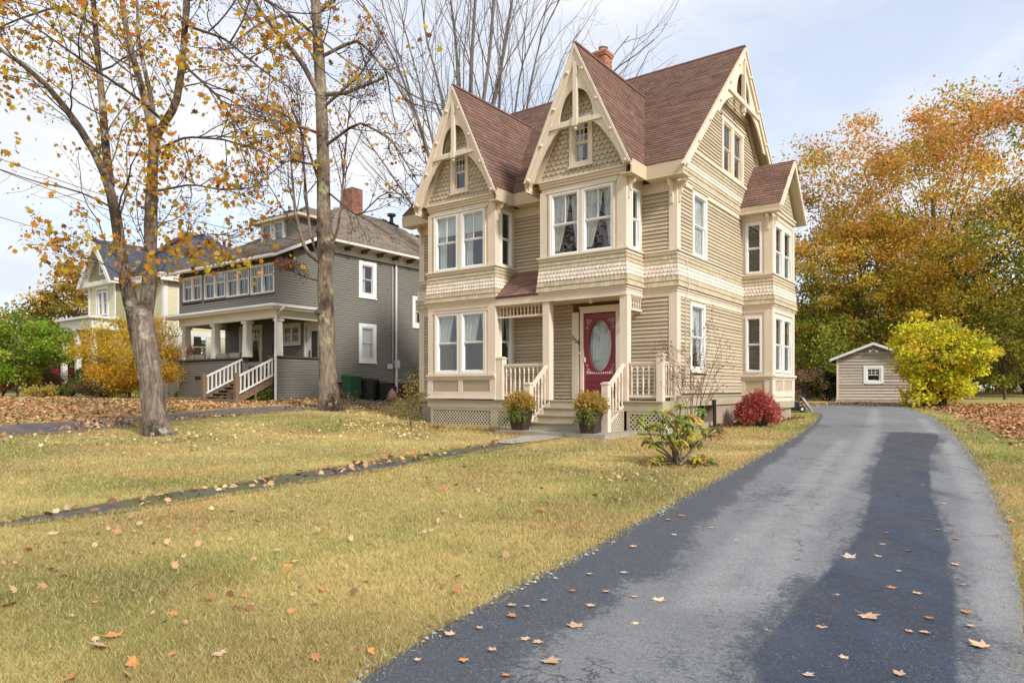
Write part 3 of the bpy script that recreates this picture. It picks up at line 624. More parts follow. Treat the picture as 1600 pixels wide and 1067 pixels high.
def brick_stack(parent, x0, y0, x1, y1, z0, z1, mat='brick', bl=0.21, bh=0.068, gap=0.012, d=0.1):
    """bricks laid course by course round a shaft, each a part of its own, over a mortar core"""
    core = MB(); core.box((x0 + 0.012, y0 + 0.012, z0), (x1 - 0.012, y1 - 0.012, z1 - 0.004)); core.build('mortar', M['mortar'], parent)
    z, i, cache = z0, 0, {}
    def put(cx, cy, lx, ly, zz):
        k = (round(lx, 3), round(ly, 3))
        if k not in cache: cache[k] = MB().box((-lx / 2, -ly / 2, 0), (lx / 2, ly / 2, bh)).mesh('brick')
        o = mobj('brick', cache[k], M[mat], parent); o.location = (cx, cy, zz); o.rotation_euler = (0, 0, 0)
    while z < z1 - bh * 0.5:
        for axis in (0, 1):
            L0, L1 = (x0, x1) if axis == 0 else (y0 + d, y1 - d)
            s = L0 - (bl / 2 if i % 2 else 0)
            while s < L1 - 0.02:
                a, b = max(s, L0), min(s + bl - gap, L1)
                if b - a > 0.03:
                    for side in (0, 1):
                        if axis == 0: put((a + b) / 2, (y0 + d / 2 if side == 0 else y1 - d / 2), b - a, d, z)
                        else: put((x1 - d / 2 if side == 0 else x0 + d / 2), (a + b) / 2, d, b - a, z)
                s += bl
        z += bh + gap; i += 1

# ------------------------------------------------------------------ the Victorian house
HC = ((1057 - CX) / F * 17.2, 17.2); HROT = math.atan2(-0.5906, 0.8070)
house = empty('victorian_house', (HC[0], HC[1], 0), HROT, 'tan two-storey Victorian house with twin steep front gables and a red door', 'house')
UB = -0.95                       # front plane of the two bays (local y)
FM, FB = Face((0, 0), (1, 0)), Face((0, UB), (1, UB))
SM = Face((0, 0), (0, 1)); SL = Face((-5.04, 0), (-5.04, 1)); SR = Face((-0.935, 0), (-0.935, 1))
YB = 5.13; XB = 0.92; YB2 = 7.66
BF, BS = Face((0, YB), (1, YB)), Face((XB, 0), (XB, 1))
T = M['trim']
def Hz(h0, h1, z0, z1): return (h0, h1, Z(z0), Z(z1))
wL2 = [Hz(-7.33, -6.42, 3.52, 5.19), Hz(-6.28, -5.40, 3.52, 5.19)]
wL1 = [Hz(-7.28, -6.38, 0.46, 2.24), Hz(-6.28, -5.39, 0.46, 2.24)]
wR2 = [Hz(-3.15, -2.26, 3.51, 5.19), Hz(-2.17, -1.28, 3.51, 5.19)]
wSL2 = [Hz(-0.70, -0.15, 3.52, 5.14)]; wSL1 = [Hz(-0.72, -0.15, 0.48, 2.22)]
wSR2 = [Hz(-0.66, -0.18, 3.54, 5.08)]
wS2 = [Hz(1.08, 2.03, 3.54, 5.20)]; wS1 = [Hz(0.92, 1.90, 0.50, 2.24)]
wB2f = [Hz(0.13, 0.62, 3.54, 5.12)]; wB1f = [Hz(0.13, 0.62, 0.50, 2.22)]
wB2s = [Hz(5.42, 6.26, 3.46, 5.06), Hz(6.40, 7.30, 3.46, 5.06)]; wB1s = [Hz(5.42, 6.26, 0.50, 2.22), Hz(6.40, 7.30, 0.50, 2.22)]
wAt = [Hz(3.38, 4.12, 6.36, 7.80), Hz(4.30, 5.08, 6.36, 7.80)]
door_hole = Hz(-2.72, -1.66, -0.28, 2.06)
# base walls
wl = MB(); sh = MB()
wall(sh, FM, -8.86, -7.5, Z(-0.2), Z(5.5)); wall(sh, FM, -5.04, 0, Z(-0.3), Z(2.5), [door_hole]); wall(sh, FM, -5.04, -3.45, Z(2.5), Z(5.5)); wall(sh, FM, -0.935, 0, Z(2.5), Z(5.5))
wall(wl, FB, -7.57, -5.04, Z(-0.3), Z(5.5), wL2 + wL1); wall(wl, SL, UB + 0.12, 0, Z(-0.3), Z(5.5), wSL2 + wSL1)
wall(wl, FB, -3.45, -0.935, Z(2.37), Z(5.5), wR2); wall(wl, SR, UB + 0.12, 0, Z(2.37), Z(5.5), wSR2)
wl.box((-7.57, UB + 0.12, Z(-0.3)), (-7.45, 0, Z(5.5))); wl.box((-3.45, UB + 0.12, Z(2.37)), (-3.33, 0, Z(5.5)))
wall(sh, SM, 0.12, 8.5, Z(-0.2), Z(5.93), wS1 + wS2 + [Hz(YB + 0.1, YB2 - 0.1, 0, 5.2)])
wall(wl, BF, 0, XB, Z(-0.45), Z(5.5), wB2f + wB1f); wall(wl, BS, YB + 0.12, YB2, Z(-0.45), Z(5.5), wB2s + wB1s)
wl.box((0, YB2 - 0.12, Z(-0.45)), (XB - 0.12, YB2, Z(5.5)))
wl.box((-8.86, 0.12, Z(-0.2)), (-8.74, 8.5, Z(5.9))); wl.box((-8.86, 8.38, Z(-0.2)), (0, 8.5, Z(5.9)))
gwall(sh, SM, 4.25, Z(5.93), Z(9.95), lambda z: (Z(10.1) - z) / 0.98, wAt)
wl.build('wall', T, house); sh.build('shade_sheathing', M['shade_sheathing'], house)
fl = MB(); fl.box((-8.7, 0.1, Z(2.4)), (-0.15, 8.3, Z(2.5))); fl.box((-8.7, 0.1, Z(-0.35)), (-0.15, 8.3, Z(-0.27))); fl.box((-7.45, UB + 0.13, Z(2.4)), (-5.1, 0.1, Z(2.5))); fl.box((-8.7, 0.1, Z(5.3)), (-0.15, 8.3, Z(5.4)))
fl.box((-8.7, 4.0, Z(-0.27)), (-0.15, 4.1, Z(5.3))); fl.build('floor_deck', M['dark'], house)
# clapboards
cb = []
clap(cb, FM, -8.66, -7.56, Z(3.56), Z(5.0)); clap(cb, FM, -8.66, -7.56, Z(-0.14), Z(2.36))
clap(cb, FM, -5.04, -3.45, Z(3.40), Z(5.0)); clap(cb, FM, -0.935, -0.19, Z(3.56), Z(5.0))
clap(cb, FM, -5.04, -3.02, Z(-0.28), Z(2.36)); clap(cb, FM, -1.58, -0.19, Z(-0.28), Z(2.36))
clap(cb, SM, 0.2, YB, Z(3.58), Z(5.22), [(1.0, 2.11, Z(3.4), Z(5.3))]); clap(cb, SM, 0.2, YB, Z(-0.12), Z(2.36), [(0.84, 1.98, Z(0.38), Z(2.4))])
clap(cb, SM, 0.2, 8.4, Z(6.34), Z(8.36), [(3.22, 5.24, Z(6.2), Z(8.0))], hl=lambda z: (4.25 - (Z(10.0) - z) / 0.98, 4.25 + (Z(10.0) - z) / 0.98))
clap(cb, SM, YB2 + 0.02, 8.4, Z(-0.12), Z(5.2), e=0.1)
lay_boards(cb, house, M['sage'], 'clapboard', 296)
# corner boards
for nm, f, a, b, z0, z1 in [('corner_board', FM, -0.19, 0.03, -0.2, 2.36), ('corner_board', FM, -0.19, 0.03, 3.5, 5.26), ('corner_board', SM, 0.0, 0.2, -0.2, 2.36), ('corner_board', SM, 0.0, 0.2, 3.5, 5.26),
        ('corner_board', FM, -8.89, -8.66, -0.2, 2.36), ('corner_board', FM, -8.89, -8.66, 3.5, 5.26), ('corner_board', FB, -7.60, -7.40, 0.42, 2.36), ('corner_board', FB, -5.28, -5.01, 0.42, 2.36),
        ('corner_board', FB, -7.60, -7.42, 3.5, 5.26), ('corner_board', FB, -5.27, -5.01, 3.5, 5.26), ('corner_board', FB, -3.48, -3.26, 3.5, 5.26), ('corner_board', FB, -1.16, -0.905, 3.5, 5.26),
        ('corner_board', SL, UB, UB + 0.15, 3.5, 5.26), ('corner_board', SR, UB, UB + 0.18, 3.5, 5.26), ('corner_board', SL, UB, UB + 0.15, -0.27, 2.36),
        ('corner_board', BF, 0.70, 0.95, 3.5, 5.26), ('corner_board', BF, 0.70, 0.95, -0.4, 2.36), ('corner_board', BS, YB, YB + 0.2, 3.5, 5.26), ('corner_board', BS, YB, YB + 0.2, -0.4, 2.36),
        ('corner_board', BS, YB2 - 0.22, YB2 + 0.03, 3.5, 5.26), ('corner_board', BS, YB2 - 0.22, YB2 + 0.03, -0.4, 2.36)]:
    m = MB(); f.hexa(m, a, b, Z(z0), Z(z1), 0.0, 0.03); m.build(nm, T, house)
# frieze boards under the eaves and under the belt
for f, a, b in [(FM, -8.66, -7.57), (FM, -5.04, -3.45), (FM, -0.935, -0.19)]:
    fz = MB(); f.hexa(fz, a, b, Z(5.0), Z(5.27), 0, 0.025); fz.build('frieze_board', T, house)
for f, a, b in [(FB, -7.40, -5.28), (FB, -3.26, -1.16), (SL, UB + 0.15, 0), (SR, UB + 0.18, 0), (BF, 0, 0.70), (BS, YB + 0.2, YB2 - 0.22)]:
    fz = MB(); f.hexa(fz, a, b, Z(5.24), Z(5.33), 0, 0.022); fz.build('frieze_board', T, house)
# windows with their casings
for i, (f, ws, z) in enumerate([(FB, wL2, 2), (FB, wL1, 1), (FB, wR2, 2)]):
    for j, (a, b, c, d) in enumerate(ws):
        window(house, f, a, b, c, d, curtain=('blind' if i == 0 else 'upper' if i == 1 else 'parted'), seed=i * 7 + j * 3, lower_grid=None, grid=((2, 1) if i != 1 else None))
    m = MB(); A, B, c, d = ws[0][0], ws[1][1], ws[0][2], ws[0][3]
    f.hexa(m, ws[0][1], ws[1][0], c, d, 0, 0.034)
    for (p, q, r, s) in ((A - 0.045, A, c - 0.03, d), (B, B + 0.045, c - 0.03, d)): f.hexa(m, p, q, r, s, 0, 0.045)
    f.hexa(m, A - 0.10, B + 0.10, d + 0.008, d + 0.045, 0, 0.05); f.hexa(m, A - 0.045, B + 0.045, c - 0.05, c, 0, 0.05)
    m.build('window_casing', T, house)
for f, ws, cu in [(SL, wSL2, 'side'), (SL, wSL1, 'upper'), (SR, wSR2, 'side'), (BF, wB2f, 'louver'), (BF, wB1f, 'louver'), (BS, wB2s, 'side'), (BS, wB1s, 'side')]:
    for a, b, c, d in ws: window(house, f, a, b, c, d, curtain=cu, fw=0.055, seed=int(abs(a) * 100))
for f, ws, cu in [(SM, wS2, 'full'), (SM, wS1, 'parted')]:
    for a, b, c, d in ws:
        window(house, f, a, b, c, d, curtain=cu, seed=3); casing(house, f, a, b, c, d, 'trim', 0.07)
for k, (a, b, c, d) in enumerate(wAt): window(house, SM, a, b, c, d, mat='trim', fw=0.05, curtain='side', seed=k)
m = MB(); SM.hexa(m, 3.24, 3.38, Z(6.30), Z(7.80), 0, 0.05); SM.hexa(m, 5.08, 5.22, Z(6.30), Z(7.80), 0, 0.05); SM.hexa(m, 4.12, 4.30, Z(6.30), Z(7.80), 0, 0.05)
SM.hexa(m, 3.2, 5.26, Z(7.80), Z(7.96), 0, 0.055); SM.hexa(m, 3.16, 5.30, Z(7.96), Z(8.0), 0, 0.09); SM.hexa(m, 3.38, 4.12, Z(6.30), Z(6.36), 0, 0.05); SM.hexa(m, 4.30, 5.08, Z(6.30), Z(6.36), 0, 0.05)
m.build('window_casing', T, house)
# shingled belt round the house between the storeys, kicked out at its foot
BV = {'scallop_shingle': ([], [], []), 'square_shingle': ([], [], [])}
def kick(z): return 0.015 + 0.075 * max(0.0, Z(3.4) - z) / 0.85
belt_faces = [(FM, -8.86, -7.57, 1, 0), (FB, -7.57, -5.04, 1, 1), (SL, UB, 0.0, 1, 0), (FB, -3.45, -0.935, 1, 1), (SR, UB, 0.0, 1, 0), (FM, -0.935, 0, 0, 1), (SM, 0, YB, 1, 0), (BF, 0, XB, 0, 1), (BS, YB, YB2, 1, 1), (SM, YB2, 8.5, 0, 1)]
rows = [(3.40, 3.28, 1), (3.28, 3.17, 1), (3.17, 3.06, 0), (3.06, 2.95, 0), (2.95, 2.85, 0), (2.85, 2.72, 1), (2.72, 2.58, 1)]
sill, under = MB(), MB()
for fi, (f, a, b, e0, e1) in enumerate(belt_faces):
    core = MB()
    for ri, (zt, zb, flat) in enumerate(rows):
        k = kick(Z(zb)) + 0.02
        V, Fq, C = BV['square_shingle' if flat else 'scallop_shingle']
        shingle_rows(V, Fq, C, f, a - e0 * k, b + e1 * k, Z(zb), Z(zt), 0.13 if flat else 0.105, kick, flat, fi * 10 + ri, jitter=0.003)
    k = 0.085
    f.hexa(under, a - e0 * 0.06, b + e1 * 0.06, Z(2.52), Z(2.585), 0, 0.075); f.hexa(under, a - e0 * 0.05, b + e1 * 0.05, Z(2.46), Z(2.52), 0, 0.045); f.hexa(under, a - e0 * 0.03, b + e1 * 0.03, Z(2.34), Z(2.46), 0, 0.031)
    f.hexa(sill, a - e0 * 0.10, b + e1 * 0.10, Z(3.47), Z(3.515), 0, 0.095); f.hexa(sill, a - e0 * 0.055, b + e1 * 0.055, Z(3.39), Z(3.47), 0, 0.05)
sill.build('belt_moulding', T, house); under.build('belt_moulding', T, house)
# second belt across the side gable
hwS = lambda z: (Z(10.0) - z) / 0.98
for ri, (zt, zb, flat) in enumerate([(6.25, 6.14, 1), (6.14, 6.03, 1), (6.03, 5.92, 1), (5.92, 5.81, 0), (5.81, 5.70, 0), (5.70, 5.59, 1), (5.59, 5.47, 1)]):
    a, b = max(0.0, 4.25 - hwS(Z(zt))), min(8.5, 4.25 + hwS(Z(zt)))
    V, Fq, C = BV['square_shingle' if flat else 'scallop_shingle']
    shingle_rows(V, Fq, C, SM, a, b, Z(zb), Z(zt), 0.13 if flat else 0.105, lambda z: 0.012 + 0.05 * (Z(6.25) - z) / 0.8, flat, 200 + ri, jitter=0.003)
m = MB()
SM.hexa(m, 0.0, YB, Z(5.42), Z(5.475), 0, 0.085); SM.hexa(m, 0.0, YB, Z(5.36), Z(5.42), 0, 0.055); SM.hexa(m, 0.0, YB, Z(5.22), Z(5.36), 0, 0.028)
a = hwS(Z(6.33)); SM.hexa(m, 4.25 - a, 4.25 + a, Z(6.25), Z(6.33), 0, 0.06)
a = hwS(Z(8.5)); SM.hexa(m, 4.25 - a, 4.25 + a, Z(8.36), Z(8.44), 0, 0.04); SM.hexa(m, 4.25 - a, 4.25 + a, Z(8.44), Z(8.47), 0, 0.07)
m.build('belt_moulding', T, house)
z = 8.47
while z < 9.8:
    a = hwS(Z(z + 0.1)); V, Fq, C = BV['square_shingle']
    if a > 0.05: shingle_rows(V, Fq, C, SM, 4.25 - a, 4.25 + a, Z(z), Z(z + 0.11), 0.11, lambda z: 0.012, False, int(z * 50))
    z += 0.11
for nm, mt in (('scallop_shingle', 'scallop'), ('square_shingle', 'sageshingle')):
    V, Fq, C = BV[nm]; mobj(nm, raw_mesh(nm, V, Fq, np.array(C)), M[mt], house, kind='stuff')

# roofs
rf = MB(); E0, RZ = -0.42, 10.2; sl = (RZ - 5.62) / (4.25 - E0); YE = 8.92
ridge = (4.25, Z(RZ))
for s in (1, -1):
    ye = E0 if s == 1 else YE
    rf.hexa([(-9.25, ye, Z(5.56)), (0.38, ye, Z(5.56)), (0.38, 4.25, Z(RZ - 0.06)), (-9.25, 4.25, Z(RZ - 0.06)), (-9.25, ye, Z(5.62)), (0.38, ye, Z(5.62)), (0.38, 4.25, Z(RZ)), (-9.25, 4.25, Z(RZ))])
roof = rf.build('roof', M['soffit'], house)
upv = Vector((0, 4.25 - E0, RZ - 5.62)); ln = upv.length; upv.normalize()
mobj('shingle', shingle_mesh('shingle', (-9.27, E0 - 0.02, Z(5.62)), (1, 0, 0), upv, 9.67, ln, seed=3), M['roof'], roof, kind='stuff')
m = MB(); m.bar((-9.27, 4.25, Z(RZ + 0.012)), (0.40, 4.25, Z(RZ + 0.012)), 0.12, 0.05); m.build('ridge_cap', M['roofcap'], roof)
GAB = [(-6.33, 'left'), (-2.20, 'right')]
GS = 2.10; GA = 8.82; GHW = 1.57; GY = -1.28; GB = 3.05
for gi, (c, _n) in enumerate(GAB):
    r2 = MB()
    for s in (-1, 1):
        x = c + s * GHW; zb = GA - GS * GHW
        r2.hexa([(x, GY, Z(zb - 0.12)), (c, GY, Z(GA - 0.12)), (c, GB, Z(GA - 0.12)), (x, GB, Z(zb - 0.12)), (x, GY, Z(zb)), (c, GY, Z(GA)), (c, GB, Z(GA)), (x, GB, Z(zb))])
    g = r2.build('gable_roof', M['soffit'], house)
    u = Vector((GHW, 0, GS * GHW)); L_ = u.length; u.normalize()
    mobj('shingle', shingle_mesh('shingle', (c + GHW, GY - 0.02, Z(GA - GS * GHW)), (0, 1, 0), (-u.x, 0, u.z), GB - GY, L_, seed=10 + gi), M['roof'], g, kind='stuff')
    mobj('shingle', shingle_mesh('shingle', (c - GHW, GB, Z(GA - GS * GHW)), (0, -1, 0), (u.x, 0, u.z), GB - GY + 0.02, L_, seed=20 + gi), M['roof'], g, kind='stuff')
    m = MB(); m.bar((c, GY - 0.03, Z(GA + 0.015)), (c, GB - 0.1, Z(GA + 0.015)), 0.10, 0.05); m.build('ridge_cap', M['roofcap'], g)

def gable_front(f, c, zap, slope, zbot, o, bw, zbeam, zcrest, zpost, zpend, archw, side_pts, nros, beam_hw):
    """barge boards with rosettes, the pierced plate with its arch, collar beam and king post"""
    th = math.atan(slope); dx, dz = bw / math.sin(th), bw / math.cos(th)
    hw = (zap - zbot) / slope
    inner = lambda z: (zap - dz - z) / slope
    for s in (-1, 1):
        m = MB(); m.prism([f.P(c + s * hw, o, Z(zbot)), f.P(c, o, Z(zap)), f.P(c, o, Z(zap - dz)), f.P(c + s * (hw - dx), o, Z(zbot))], f.n.to_3d() * 0.05)
        m.prism([f.P(c + s * (hw + 0.01), o + 0.05, Z(zbot)), f.P(c + s * 0.0, o + 0.05, Z(zap + 0.02)), f.P(c, o + 0.05, Z(zap - dz * 0.25)), f.P(c + s * (hw - dx * 0.25), o + 0.05, Z(zbot))], f.n.to_3d() * 0.035)
        bb = m.build('barge_board', T, house)
        for k in range(nros):
            z = zbot + 0.06 + (zap - 0.75 - zbot) * k / (nros - 1); h = c + s * ((zap - dz * 0.58 - z) / slope); r = MB()
            r.tube([f.P(h, o + 0.048, Z(z)), f.P(h, o + 0.075, Z(z)), f.P(h, o + 0.10, Z(z))], [0.05, 0.045, 0.022], 8); r.build('rosette', T, bb)
    pl = MB()
    zs = list(np.linspace(zbeam + 0.05, zap - dz - 0.02, 26))
    def arch(z):
        if z >= zcrest: return 0.0
        k = (z - zbeam) / (zcrest - zbeam)
        return archw * math.sqrt(max(0.0, 1 - k ** 2.2))
    for a, b in zip(zs, zs[1:]):
        for s in (-1, 1):
            i0, i1, o0, o1 = arch(a), arch(b), max(inner(a) + 0.02, 0), max(inner(b) + 0.02, 0)
            if o0 - i0 < 0.004: continue
            pl.hexa([f.P(c + s * i0, o - 0.05, Z(a)), f.P(c + s * o0, o - 0.05, Z(a)), f.P(c + s * o0, o - 0.004, Z(a)), f.P(c + s * i0, o - 0.004, Z(a)),
                     f.P(c + s * i1, o - 0.05, Z(b)), f.P(c + s * o1, o - 0.05, Z(b)), f.P(c + s * o1, o - 0.004, Z(b)), f.P(c + s * i1, o - 0.004, Z(b))])
    zz = [p[0] for p in side_pts]; ww = [p[1] for p in side_pts]
    for a, b in zip(np.linspace(zz[0], zz[-1], 16)[:-1], np.linspace(zz[0], zz[-1], 16)[1:]):
        for s in (-1, 1):
            i0, i1 = np.interp(a, zz, ww), np.interp(b, zz, ww); o0, o1 = inner(a) + 0.02, inner(b) + 0.02
            pl.hexa([f.P(c + s * i0, o - 0.05, Z(a)), f.P(c + s * o0, o - 0.05, Z(a)), f.P(c + s * o0, o - 0.004, Z(a)), f.P(c + s * i0, o - 0.004, Z(a)),
                     f.P(c + s * i1, o - 0.05, Z(b)), f.P(c + s * o1, o - 0.05, Z(b)), f.P(c + s * o1, o - 0.004, Z(b)), f.P(c + s * i1, o - 0.004, Z(b))])
    pl.build('gable_plate', T, house)
    bm = MB(); f.hexa(bm, c - beam_hw, c + beam_hw, Z(zbeam - 0.05), Z(zbeam + 0.06), o - 0.06, o + 0.045); f.hexa(bm, c - beam_hw * 0.55, c + beam_hw * 0.55, Z(zbeam + 0.06), Z(zbeam + 0.10), o - 0.03, o + 0.03)
    bm.build('collar_beam', T, house)
    kp = MB(); f.hexa(kp, c - 0.055, c + 0.055, Z(zpend + 0.12), Z(zpost), o - 0.045, o + 0.06); f.hexa(kp, c - 0.075, c + 0.075, Z(zbeam - 0.09), Z(zbeam + 0.12), o - 0.05, o + 0.075)
    p = f.P(c, o + 0.008, Z(zpend)); kp.lathe((p.x, p.y, p.z), [(0.01, 0), (0.05, 0.04), (0.03, 0.10), (0.055, 0.12)], 8); kp.build('king_post', T, house)
scal = {}
def scal_mesh(w, e):
    k = (round(w, 3), round(e, 3))
    if k not in scal:
        poly = scallop_template(w - 0.008, e + 0.02); n = len(poly); v = []
        for back in (0, 1): v += [(x, -((0.034 if not back else 0.004) * (1 - z / (e + 0.02)) + (0.008 if not back else 0.0)), z) for x, z in poly]
        scal[k] = raw_mesh('scallop_shingle', v, [tuple(range(n))] + [(i, n + i, n + i + 1, i + 1) for i in range(n - 1)])
    return scal[k]
for gi, (c, _n) in enumerate(GAB):
    hw = lambda z: (Z(GA - 0.12) - z) / GS
    gh = (c - 0.235, c + 0.235, Z(5.86), Z(6.98))
    m = MB(); gwall(m, FB, c, Z(5.5), Z(8.6), hw, [gh]); m.build('gable_wall', M['shade_sheathing'], house)
    window(house, FB, *gh, fw=0.04, mat='trim', grid=(3, 3), rail=0.47, curtain='side' if gi else None, seed=gi)
    m = MB()
    for s in (-1, 1): FB.hexa(m, c + s * 0.235, c + s * 0.345, Z(5.80), Z(6.98), 0, 0.06)
    FB.hexa(m, c - 0.345, c + 0.345, Z(6.98), Z(7.08), 0, 0.065); FB.hexa(m, c - 0.38, c + 0.38, Z(5.74), Z(5.80), 0, 0.085); FB.hexa(m, c - 0.235, c + 0.235, Z(5.80), Z(5.86), 0, 0.058)
    m.build('window_casing', T, house)
    m = MB()
    for s in (-1, 1):      # raking trim on the wall
        m.prism([FB.P(c + s * hw(Z(5.55)), 0, Z(5.55)), FB.P(c, 0, Z(GA - 0.13)), FB.P(c, 0, Z(GA - 0.62)), FB.P(c + s * (hw(Z(5.55)) - 0.21), 0, Z(5.55))], (0, -0.055, 0))
    FB.hexa(m, c - 1.30, c + 1.34, Z(5.50), Z(5.55), 0, 0.13); FB.hexa(m, c - 1.28, c + 1.32, Z(5.43), Z(5.50), 0, 0.08); FB.hexa(m, c - 1.27, c + 1.30, Z(5.36), Z(5.43), 0, 0.045)
    m.build('gable_moulding', T, house)
    z = 5.56; i = 0; e = 0.125; w = 0.155
    while z < 8.0:
        b = hw(Z(z + e)) - 0.20; x = -b + (0 if i % 2 else w / 2) - (b % w)
        x = -math.ceil(b / w) * w + (w / 2 if i % 2 else 0)
        while x < b:
            if abs(x) - w * 0.3 < b and not (abs(x) < 0.345 - w * 0.5 and 5.72 < z < 7.0):
                o = mobj('scallop_shingle', scal_mesh(w, e), M['gablescallop'], house); o.location = (c + x, UB, Z(z))
            x += w
        z += e; i += 1
    gable_front(FB, c, GA - 0.02, GS, 5.50, 0.30, 0.17, 6.80, 7.68, 8.36, 6.60, 0.50, [(5.50, 1.33), (5.75, 1.235), (6.0, 1.09), (6.3, 0.90), (6.55, 0.71), (6.72, 0.52), (6.76, 0.46)], 4, 0.80)
# side gable
m = MB()
for s in (-1, 1):
    m.prism([SM.P(4.25 + s * 3.7, 0, Z(6.33)), SM.P(4.25, 0, Z(10.04)), SM.P(4.25, 0, Z(9.72)), SM.P(4.25 + s * 3.42, 0, Z(6.33))], (0.04, 0, 0))
m.build('gable_moulding', T, house)
gable_front(SM, 4.25, RZ - 0.05, sl, 5.45, 0.34, 0.20, 8.50, 9.38, 9.78, 8.12, 0.62, [(7.6, 2.06), (7.9, 1.78), (8.2, 1.38), (8.42, 0.92), (8.47, 0.80)], 6, 1.42)
# boxed eaves along the front: fascia, soffit
def eave(x0, y0, x1, y1, dep):
    ev = MB(); a, b = Vector((x0, y0)), Vector((x1, y1)); f = Face(a, b)
    f.hexa(ev, 0, f.len, Z(5.28), Z(5.58), -0.04, 0.0, -0.01, 0.03); f.hexa(ev, 0, f.len, Z(5.255), Z(5.28), -dep, 0.005); ev.build('eave', M['soffit'], house)
eave(-9.27, E0, -7.92, E0, 0.42); eave(-4.78, E0, -3.74, E0, 0.42); eave(-0.66, E0, 0.36, E0, 0.42)
eave(-4.76, GY + 0.04, -4.76, E0, 0.28); eave(-0.63, GY + 0.04, -0.63, E0, 0.30)
for c in (-6.33, -2.20): eave(c - GHW, E0, c - GHW, GY + 0.04, 0.0)
# scrolled eave brackets
def bracket(f, h, z, s=1.0, w=0.07):
    m = MB(); prof = [(0.0, 0.0), (0.0, -0.62), (0.05, -0.60), (0.06, -0.42), (0.11, -0.36), (0.12, -0.22), (0.22, -0.15), (0.25, -0.04), (0.30, 0.0)]
    m.prism([f.P(h - w / 2, o * s + 0.03, Z(z) + d * s) for o, d in prof], f.d.to_3d() * w); m.build('bracket', T, house)
bracket(SL, UB + 0.08, 5.25, 0.8); bracket(SR, UB + 0.09, 5.25, 0.8); bracket(FM, -0.10, 5.25, 0.95); bracket(SM, 0.06, 5.25, 0.9); bracket(FM, -8.75, 5.25, 0.9); bracket(BF, 0.82, 5.30, 0.75); bracket(BS, YB + 0.1, 5.25, 0.55)
# side bay roof
BC, BA = (YB + YB2) / 2, 7.22; BH = 1.60; bs = (BA - 5.55) / BH; BX = 1.25
r2 = MB()
for s in (-1, 1):
    y = BC + s * BH
    r2.hexa([(-0.3, y, Z(5.45)), (BX, y, Z(5.45)), (BX, BC, Z(BA - 0.1)), (-0.3, BC, Z(BA - 0.1)), (-0.3, y, Z(5.55)), (BX, y, Z(5.55)), (BX, BC, Z(BA)), (-0.3, BC, Z(BA))])
g = r2.build('gable_roof', M['soffit'], house)
u = Vector((0, BH, BA - 5.55)); L_ = u.length; u.normalize()
mobj('shingle', shingle_mesh('shingle', (-0.3, BC - BH - 0.02, Z(5.55)), (1, 0, 0), u, BX + 0.32, L_, seed=31), M['roof'], g, kind='stuff')
mobj('shingle', shingle_mesh('shingle', (BX + 0.02, BC + BH, Z(5.55)), (-1, 0, 0), (0, -u.y, u.z), BX + 0.32, L_, seed=32), M['roof'], g, kind='stuff')
th = math.atan(bs); bw = 0.13
for s in (-1, 1):
    m = MB(); m.prism([BS.P(BC + s * BH, BX - XB, Z(5.46)), BS.P(BC, BX - XB, Z(BA - 0.03)), BS.P(BC, BX - XB, Z(BA - 0.03 - bw / math.cos(th))), BS.P(BC + s * (BH - bw / math.sin(th)), BX - XB, Z(5.46))], (0.045, 0, 0)); bb = m.build('barge_board', T, house)
    for k in range(3):
        z = 5.62 + 0.5 * k; h = BC + s * ((BA - 0.03 - bw / math.cos(th) * 0.5 - z) / bs); r = MB(); r.tube([BS.P(h, BX - XB + 0.04, Z(z)), BS.P(h, BX - XB + 0.07, Z(z))], [0.04, 0.02], 8); r.build('rosette', T, bb)
m = MB(); gwall(m, BS, BC, Z(5.5), Z(7.05), lambda z: (Z(BA - 0.1) - z) / bs); m.build('gable_wall', M['shade_sheathing'], house)
V, Fq, C = [], [], []; z = 5.56
while z < 6.9:
    a = (BA - 0.22 - z) / bs - 0.12
    if a > 0.08: shingle_rows(V, Fq, C, BS, BC - a, BC + a, Z(z), Z(z + 0.12), 0.13, lambda z: 0.01, True, int(z * 99))
    z += 0.12
mobj('square_shingle', raw_mesh('square_shingle', V, Fq, np.array(C)), M['sageshingle'], house, kind='stuff')
m = MB(); BS.hexa(m, YB - 0.03, YB2 + 0.03, Z(5.50), Z(5.55), 0, 0.10); BS.hexa(m, YB - 0.03, YB2 + 0.03, Z(5.40), Z(5.50), 0, 0.06)
for s in (-1, 1): m.prism([BS.P(BC + s * 1.28, 0, Z(5.55)), BS.P(BC, 0, Z(BA - 0.16)), BS.P(BC, 0, Z(BA - 0.36)), BS.P(BC + s * 1.12, 0, Z(5.55))], (0.03, 0, 0))
m.build('gable_moulding', T, house)
m = MB(); f = Face((-0.05, BC - BH + 0.01), (BX, BC - BH + 0.01)); f.hexa(m, 0.05, f.len - 0.02, Z(5.36), Z(5.53), -0.03, 0.0); f.hexa(m, 0.05, f.len - 0.02, Z(5.33), Z(5.36), -0.30, 0.004); m.build('eave', M['soffit'], house)
